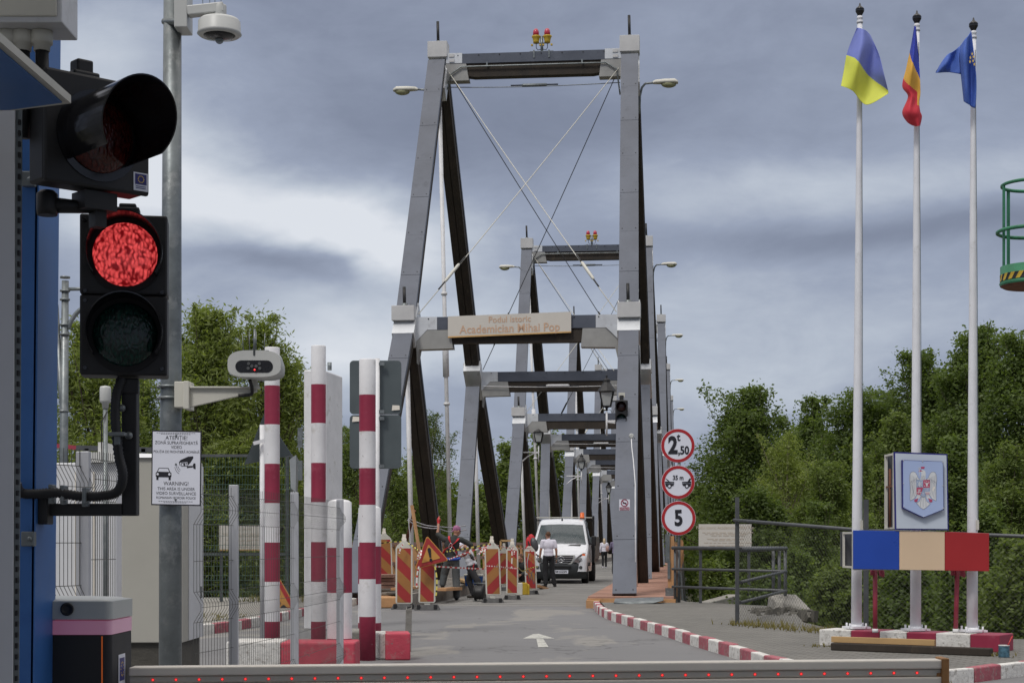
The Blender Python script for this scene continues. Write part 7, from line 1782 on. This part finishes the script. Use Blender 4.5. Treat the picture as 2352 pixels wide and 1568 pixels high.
o = T('backpack', 'red and grey backpack hanging from the dark strut beside the truck', 'backpack', tuple(P(1223, 1264, 47)))
Rk = Matrix.Rotation(-.25, 3, 'Y'); blobmesh('bag', [('e', P(1222, 1241, 47), (.11, .12, .19), Rk), ('e', P(1219, 1252, 47), (.13, .13, .26), Rk), ('e', P(1216, 1262, 47), (.12, .12, .16), Rk)], 'harness_red', o, .015, .01); blobmesh('side_pocket', [('e', P(1227, 1250, 46.92), (.11, .12, .21), Rk)], 'rail_grey', o, .015, .01)
g = MB(); strap(g, [P(1213, 1242, 46.85), P(1216, 1255, 46.8), P(1214, 1266, 46.85)], .04); g.build('strap', 'black', o)
# ------------------------------------------------------------------ tools and timber by the left truss
o = T('cable_reel', 'black cable reel on a wire stand beside the barricade panel', 'cable reel', tuple(G(1101, 1382)), .25); c = G(1101, 1381)
ax = Vector((1, -.25, 0)).normalized(); r_ = .19; cc_ = c+UP*.215
g = MB(); g.lathe(cc_-ax*.10, [(.07, 0), (r_, 0), (r_, .02), (.155, .03), (.165, .05), (.155, .08), (.17, .11), (.155, .14), (.165, .17), (.155, .19), (r_, .20), (r_, .22), (.07, .22)], 28, axis=ax); g.build('drum', 'black', o)
g = MB(); g.tube([cc_-ax*.12+Vector((.0, .12*math.cos(a), .12*math.sin(a))) for a in np.linspace(0, 6.28, 22)], .02, 6); g.build('red_ring', 'sign_red', o)
g = MB(); g.tube([c+ax*.16+UP*.02, c+ax*.16+UP*.44, c-ax*.14+UP*.44], .012, 6); g.tube([c+ax*.16+UP*.02, c-ax*.16+UP*.02], .012, 6); g.build('stand', 'galv', o)
o = T('blue_bucket', 'blue plastic bucket with white rim on the timber edge behind the bending worker', 'bucket', tuple(P(1098, 1340, 42.5)))
g = MB(); c = P(1098, 1346, 42.5); g.lathe(c, [(.10, 0), (.135, .26), (.14, .26), (.14, .30), (.13, .31)], 20, m=[0, 1, 1, 1]); g.build('pail', ['bucket_blue', 'cream'], o)
g = MB(); c = P(1078, 1345, 43.0); g.lathe(c, [(.10, 0), (.135, .26), (.14, .26), (.14, .30), (.13, .31)], 20, m=[0, 1, 1, 1]); tag(g.build('bucket', ['bucket_blue', 'cream'], base=tuple(c)), 'blue bucket left of the other, half hidden by the bending worker', 'bucket')
o = T('timber_beam_end', 'thick sawn orange timber end lying low behind the left barricade panels', 'timber', tuple(G(890, 1397)))
g = MB(); a_, b_ = G(887, 1396), G(905, 1385); a_ = P(888, 1383, 35.9); g.beam(a_, P(860, 1378, 40), .62, .24); g.build('log', 'fresh_wood', o, bevel=.03)
for i, (pts, w_, h_, m_, lb) in enumerate((
        ((P(905, 1352, 38.5), P(985, 1346, 41.5)), .16, .06, 'fresh_wood', 'new plank lying on the timber edge left of the triangle panel'),
        ((P(880, 1362, 37.5), P(990, 1357, 40)), .18, .05, 'grey_wood', 'greyish plank lying flat behind the left barricade panels'),
        ((P(1010, 1353, 38.3), P(1048, 1351, 41)), .30, .07, 'fresh_wood', 'short new plank under the left boot of the bandana worker'),
        ((P(1080, 1337, 43.5), P(1056, 1330, 47)), .20, .06, 'yellow_wood', 'pale plank behind the legs of the workers'),
        ((P(1235, 1345, 50), P(1258, 1353, 51.5)), .12, .08, 'fresh_wood', 'new lath lying on the road beside the truck wheel'),
        ((P(1244, 1352.5, 52), P(1270, 1351, 55)), .10, .05, 'grey_wood', 'grey lath lying behind the standing man'))):
    g = MB(); g.beam(*pts, w_, h_); tag(g.build('plank', m_, bevel=.004), lb, 'plank')
g = MB()
for k in range(7): g.box(P(868+random.uniform(-3, 3), 1371-k*8.2, 41+random.uniform(-.1, .1)), (.85, .9, .075), random.uniform(-.05, .05))
tag(g.build('timber_stack', 'plank_wood', bevel=.004), 'stack of short new boards behind the right striped pipe', 'timber stack')
for pts, w_, m_, lb in (((P(968, 1295, 39), P(1056-110, 1160, 39.2)), .07, 'fresh_wood', 'thin lath leaning behind the warning triangle'),
                        ((P(928, 1262, 42), P(952, 1172, 41)), .07, 'rust', 'thin brown pole leaning left against the first dark strut')):
    g = MB(); g.beam(*pts, w_, w_*.6); tag(g.build('leaning_pole', m_), lb, 'pole')
g = MB(); g.beam(P(940, 1252, 37), P(940, 1345, 37), .20, .04, XR); tag(g.build('upright_board', 'fresh_wood'), 'upright new board just right of the panel beside the triangle', 'board')
o = T('picture_frame', 'small empty pale wooden frame leaning behind the right barricades', 'frame', tuple(P(1162, 1262, 44)))
g = MB()
for (u0, v0, u1, v1) in ((1150, 1241, 1176, 1241), (1150, 1262, 1150, 1241), (1175, 1262, 1175, 1241)): g.beam(P(u0, v0, 44), P(u1, v1, 44), .05, .05, Vector((0, 1, 0)))
g.build('frame', 'yellow_wood', o)
o = T('yellow_canister', 'yellow fuel canister standing by the right barricade panels', 'canister', tuple(G(1203, 1367)))
c = G(1203, 1366); g = MB(); g.box(c+UP*.17, (.19, .14, .34), .2); g.box(c+Vector((.12, 0, .15)), (.06, .12, .3), .2); g.build('body', 'yellow_paint', o, bevel=.03)
g = MB(); g.tube([c+UP*.34, c+UP*.38], .03, 8); g.build('cap', 'black', o)
g = MB(); g.box(P(1193, 1352, 43), (.16, .16, .32)); tag(g.build('white_canister', 'cream', bevel=.02), 'white plastic canister between the right barricade panels', 'canister')
# ropes tied between the struts
def rope(label, pts, r=.014):
    g = MB(); g.tube(spline(pts, 8), r, 5); tag(g.build('rope', 'rope'), label, 'rope', 'ropes tied between the struts')
rope('upper rope from the far left strut to the raised glove of the worker', [P(938, 1190, 40.5), P(975, 1205, 40.7), P(1008, 1209, 41)])
rope('lower double rope from the far left strut to the raised glove of the worker', [P(936, 1194, 40.5), P(960, 1207, 40.6), P(990, 1213, 40.8), P(1008, 1212, 41)])
rope('rope from the raised glove of the worker to the strut on the right', [P(1010, 1209, 41), P(1040, 1211, 42.5), P(1070, 1206, 44)])
rope('slack lower rope ending at the strut right of the worker', [P(1010, 1214, 41), P(1035, 1221, 42.5), P(1071, 1216, 44)])
rope('thin rope dangling beside the nearest left barricade panel', [P(938, 1191, 40.5), P(943, 1250, 40), P(950, 1330, 39.5)], .010)
# ------------------------------------------------------------------ trees
def leaf_cloud(centers, radii, n, size, narrow, droop, seed, env, squash=.85, fillf=.5):
    """leaf faces: half fill the whole crown envelope, half gather in lobes and shoots. env = (x, y, z0, z1, R, cone)"""
    r = np.random.default_rng(seed); centers = np.array(centers); radii = np.array(radii)
    x, y, z0, z1, R, cone = env; nf = int(n*fillf); nl = n-nf
    w_ = radii**1.8; idx = r.choice(len(centers), nl, p=w_/w_.sum())
    d = r.normal(size=(nl, 3)); d /= np.linalg.norm(d, axis=1)[:, None]
    rad = radii[idx]*(r.random(nl)**.45)*(1+.22*r.normal(size=nl)*(r.random(nl) < .3))
    p = centers[idx]+d*rad[:, None]*np.array([1, 1, squash])
    q = r.random(nf)**.9*.93; a = r.random(nf)*6.2832
    f = (1-np.minimum(.999, q)**2.3)**.72*(.80+.20*np.minimum(1, q/.2))
    ph = r.random(6)*6.28
    lump = 1+.24*np.sin(2*a+ph[0]+5.5*q)+.20*np.sin(8.5*q+ph[5]+a)+.13*np.sin(5*a+ph[1]-9*q)+.12*np.sin(19*q+ph[2]+2*a)+.09*np.sin(9*a+ph[3]+17*q)
    rr = R*f*lump*(r.random(nf)**.42)*.80
    bend = R*.16*np.sin(q*5+ph[4])
    fill = np.stack([x+bend+rr*np.cos(a), y+rr*np.sin(a)*.9, z0+(z1-z0)*q], 1)
    p = np.concatenate([p, fill])
    k = max(1, n//7); tw = p[r.choice(n, k)]; ti = r.integers(0, k, n)
    sel = r.random(n) < .5; off = r.normal(size=(n, 3))*np.array([.16, .16, .13])*(size/.13); off[:, 2] -= droop*r.random(n)*.5
    p = np.where(sel[:, None], tw[ti]+off, p)
    a = r.normal(size=(n, 3)); a[:, 2] = a[:, 2]*.6-droop; a /= np.linalg.norm(a, axis=1)[:, None]
    b = np.cross(a, r.normal(size=(n, 3))); b /= np.linalg.norm(b, axis=1)[:, None]
    s = size*(.5+.9*r.random(n))[:, None]; wv = s*narrow
    v = np.stack([p-b*wv*.5, p+a*s*.5, p+b*wv*.5, p-a*s*.5], 1)
    return v.reshape(-1, 3)
def cloud_obj(name, V, m, parent):
    me = bpy.data.meshes.new(name); n = len(V)//4; Mi = WM(parent).inverted() if parent else Matrix.Identity(4); A = np.array(Mi); V = V@A[:3, :3].T+A[:3, 3]
    me.vertices.add(len(V)); me.vertices.foreach_set('co', V.astype('f').ravel()); me.loops.add(4*n); me.loops.foreach_set('vertex_index', np.arange(4*n, dtype='i'))
    me.polygons.add(n); me.polygons.foreach_set('loop_start', np.arange(0, 4*n, 4, dtype='i')); me.update(calc_edges=True); me.validate()
    me.materials.append(MATS[m]); o = bpy.data.objects.new(name, me); COL.objects.link(o)
    if parent: o.parent = parent
    return o
def tree(label, u, Y, vtop, halfw, leafm, n=16000, size=.14, narrow=.55, droop=0.0, seed=1, zb=None, low=.22, lobes=26, group=None, cone=0.12, bark='bark', name='tree', cat='tree', lobe_r=.40, spread=1.0):
    rd = random.Random(seed); x = P(u, 0, Y).x; zb = ground_z(x, Y) if zb is None else zb; zt = P(0, vtop, Y).z; h = zt-zb; R = (halfw*1.32 if name == 'tree' else halfw)*Y/F; n = int(n*(1.3 if name == 'tree' else 1))
    o = T(name, label, cat, (x, Y, zb), 0, group)
    C_, Rr = [], []; crown0 = zb+h*low
    tips = []
    for i in range(lobes):
        q = (i+.5)/lobes; z = crown0+(zt-crown0)*(q**.85)
        f = (1-q**2.3)**.72*(.80+.20*min(1, q/.2))
        a = rd.uniform(0, 6.283); rr = R*f*math.sqrt(rd.uniform(.15, 1))*spread
        lr = R*lobe_r*rd.uniform(.75, 1.3)*(1-.40*q); rr = max(0, min(rr*1.12, R*f-lr*.25))
        C_.append((x+rr*math.cos(a), Y+rr*math.sin(a)*.9, min(z, zt-lr*.7))); Rr.append(lr)
    # sprigs that break the outline
    for i in range(int(lobes*1.3)):
        j_ = rd.randrange(lobes); c = C_[j_]; a = rd.uniform(0, 6.283); l = Rr[j_]*rd.uniform(.7, 1.15); up_ = rd.uniform(.2, 1.6)
        for q_ in (.75, 1.05, 1.35):
            C_.append((c[0]+math.cos(a)*l*q_, c[1]+math.sin(a)*l*q_, min(zt, c[2]+up_*l*q_))); Rr.append(R*lobe_r*(.32-.12*(q_-.75)*2)*rd.uniform(.6, 1.1))
    g = MB(); tr = h*.011+.04; top = Vector((x+rd.uniform(-.1, .1)*R, Y, zb+h*.80)); mid = Vector((x+rd.uniform(-.08, .08)*R, Y, zb+h*.4))
    g.tube([(x, Y, zb-.3), (x, Y, zb+h*.1), mid, top], [tr*1.3, tr, tr*.7, tr*.2], 8)
    for c, lr in list(zip(C_, Rr))[:lobes]+list(zip(C_, Rr))[lobes+2::3]:
        c = Vector(c); q = max(.12, min(.9, (c.z-zb)/h*.72)); st = Vector((x, Y, zb)).lerp(mid, q/.4) if q < .4 else mid.lerp(top, (q-.4)/.4 if q < .8 else 1)
        m_ = st.lerp(c, .5)+Vector((0, 0, -.06*(c-st).length)); g.tube([st, m_, c], [tr*.20, tr*.12, tr*.03], 4)
        for k in range(3): e = c+Vector((rd.uniform(-1, 1), rd.uniform(-1, 1), rd.uniform(-.6, 1)))*lr*.95; g.tube([c, e], [tr*.07, tr*.03], 3, 0, False)
    g.build('trunk', bark, o)
    cloud_obj('crown', leaf_cloud(C_, Rr, int(n*1.7), size*1.0, narrow, droop, seed, (x, Y, crown0-.2, zt, R, cone), .85, .30 if leafm in ('leaf_willow', 'leaf_pale') else .45), leafm, o)
    return o
GR = 'trees on the right river bank'; GL = 'trees beyond the left fence'
# right bank
tree('rounded green tree right behind the round restriction signs', 1712, 84, 896, 118, 'leaf_dark', 32000, .17, seed=11, low=.06, lobes=50, group=GR)
tree('slender pointed tree between the round signs and the left flag pole', 1872, 90, 918, 58, 'leaf_dark', 14000, .17, seed=12, low=.10, lobes=26, group=GR, cone=.5)
tree('green tree filling the dip right of the round tree', 1815, 94, 985, 85, 'leaf_mid', 16000, .18, seed=81, low=.05, lobes=34, group=GR)
tree('green tree behind the gap between the left and middle flag poles', 2030, 96, 905, 80, 'leaf_dark', 16000, .18, seed=82, low=.05, lobes=34, group=GR)
tree('broad green tree directly behind the left flag pole', 1965, 82, 900, 118, 'leaf_dark', 30000, .17, seed=13, low=.10, lobes=44, group=GR)
tree('tall uneven tree behind the middle flag pole', 2110, 80, 818, 105, 'leaf_dark', 30000, .17, seed=14, low=.10, lobes=44, group=GR)
tree('tallest dark tree behind the right flag pole', 2240, 76, 762, 110, 'leaf_dark', 34000, .17, seed=15, low=.08, lobes=50, group=GR)
tree('tall dark tree cut by the right picture edge', 2355, 72, 775, 120, 'leaf_dark', 30000, .17, seed=16, low=.08, lobes=44, group=GR)
tree('lower green tree in front of the tall ones between the left and middle flag poles', 2050, 74, 960, 90, 'leaf_mid', 24000, .16, seed=17, low=.05, lobes=36, group=GR)
tree('pale grey-green willow left of the left flag pole', 1805, 76, 1000, 85, 'leaf_willow', 14000, .15, .3, .4, seed=18, low=.05, lobes=30, group=GR, bark='bark_pale')
tree('light green willow bush low beside the left flag pole', 1905, 60, 1060, 75, 'leaf_mid', 22000, .13, .35, .3, seed=19, low=.02, lobes=34, group=GR)
tree('light willow between the left flag pole and the shield board', 2020, 58, 1085, 60, 'leaf_mid', 16000, .13, .35, .3, seed=20, low=.02, lobes=30, group=GR)
tree('light willow bush low at the right picture edge', 2315, 50, 1020, 85, 'leaf_mid', 24000, .12, .4, .3, seed=21, low=.0, lobes=36, group=GR)
tree('green tree between the shield board and the right flag pole', 2190, 58, 1010, 70, 'leaf_dark', 24000, .13, seed=22, low=.0, lobes=36, group=GR)
tree('leafy tree low behind the information board and the pipe railing', 1740, 62, 1120, 85, 'leaf_dark', 22000, .14, seed=23, low=.0, lobes=34, group=GR)
def bush(label, u, Y, vtop, hw, m, n, seed, group='bushes on the right bank'):
    return tree(label, u, Y, vtop, hw, m, n, .10, .5, .1, seed=seed, low=.02, lobes=24, group=group, name='bush', cat='bush', lobe_r=.42)
bush('bush behind the pipe railing corner', 1830, 40, 1270, 75, 'leaf_dark', 16000, 31)
bush('bush below the left edge of the tricolour board', 1935, 31, 1300, 75, 'leaf_mid', 16000, 32)
bush('bush between the two crimson legs of the tricolour board', 2085, 29, 1290, 80, 'leaf_dark', 18000, 33)
bush('bush below the red panel of the tricolour board', 2215, 27.5, 1280, 75, 'leaf_dark', 16000, 34)
bush('bush in the lower right picture corner behind the pedestal', 2330, 26.5, 1250, 80, 'leaf_mid', 20000, 35)
bush('low bright bush seen under the information board', 1640, 45, 1290, 60, 'leaf_mid', 12000, 36)
bush('dark bush behind the fence post left of the tricolour board', 1760, 36, 1320, 70, 'leaf_dark', 14000, 37)
bush('shrub in the gap left of the shield board', 1990, 44, 1180, 75, 'leaf_mid', 16000, 38)
bush('shrub behind the right flag pole, above the board', 2260, 42, 1160, 80, 'leaf_dark', 18000, 39)
bush('shrub high on the bank right of the information board', 1880, 50, 1160, 80, 'leaf_dark', 18000, 40)
bush('shrub behind the shield board', 2120, 46, 1150, 80, 'leaf_mid', 18000, 51)
# left bank
wl = dict(narrow=.26, droop=.55, group=GL)
tree('big willow left of the lower traffic light', 215, 46, 752, 110, 'leaf_willow', 26000, .17, seed=61, low=.10, lobes=40, **wl)
tree('bright willow just right of the galvanised mast', 470, 48, 708, 105, 'leaf_willow', 30000, .17, seed=62, low=.08, lobes=44, **wl)
tree('spreading willow whose thin outer twigs reach the middle striped pipe', 610, 50, 735, 105, 'leaf_willow', 22000, .17, seed=63, low=.20, lobes=40, spread=1.1, **wl)
tree('dark willow low between the mast and the plate camera', 520, 54, 900, 95, 'leaf_mid', 22000, .17, seed=64, low=.02, lobes=36, **wl)
tree('willow low behind the black signal arm', 330, 52, 860, 110, 'leaf_mid', 24000, .17, seed=65, low=.02, lobes=36, **wl)
tree('low leafy tree behind the triangular sign back', 665, 58, 950, 65, 'leaf_mid', 16000, .17, seed=66, low=.02, lobes=30, **wl)
tree('thin pale tree behind the tall white totem', 745, 80, 950, 60, 'leaf_pale', 8000, .16, seed=67, low=.02, lobes=30, narrow=.3, group=GL, bark='bark_pale')
tree('green tree between the totem and the first bridge strut', 815, 75, 985, 70, 'leaf_mid', 16000, .17, seed=68, low=.02, lobes=30, **wl)
tree('airy pale willow seen between the first and second left struts', 985, 92, 950, 62, 'leaf_pale', 9000, .18, narrow=.25, droop=.4, seed=69, low=.1, lobes=40, group=GL, bark='bark_pale')
tree('dark green tree behind the first left strut', 905, 86, 1060, 70, 'leaf_mid', 16000, .18, seed=70, low=.02, lobes=32, **wl)
GF = 'trees on the far river bank seen through the bridge'
tree('yellow-green far tree above the workers, between the first struts', 1000, 160, 1085, 70, 'leaf_yellow', 16000, .34, seed=71, low=.02, lobes=36, group=GF)
tree('dark far tree left of the hanging rods', 950, 165, 1060, 60, 'leaf_mid', 12000, .34, seed=72, low=.02, lobes=30, group=GF)
tree('far green tree between the second struts', 1090, 165, 1110, 50, 'leaf_mid', 12000, .34, seed=73, low=.02, lobes=30, group=GF)
tree('tall far tree behind the second low crossbeam', 1170, 170, 1025, 50, 'leaf_mid', 14000, .36, seed=74, low=.02, lobes=34, group=GF)
tree('tall far tree behind the left lantern', 1262, 175, 1000, 62, 'leaf_mid', 16000, .36, seed=75, low=.02, lobes=34, group=GF)
tree('far tree above the truck roof', 1340, 180, 1090, 55, 'leaf_mid', 12000, .38, seed=76, low=.02, lobes=30, group=GF)
tree('far tree right of the truck', 1410, 185, 1110, 50, 'leaf_mid', 12000, .38, seed=77, low=.02, lobes=30, group=GF)
tree('far hillside tree beneath the round signs', 1600, 190, 1120, 55, 'leaf_mid', 12000, .40, seed=78, low=.02, lobes=30, group=GF)
tree('far tree beside the far white building', 1668, 185, 1150, 50, 'leaf_dark', 12000, .40, seed=79, low=.02, lobes=30, group=GF)
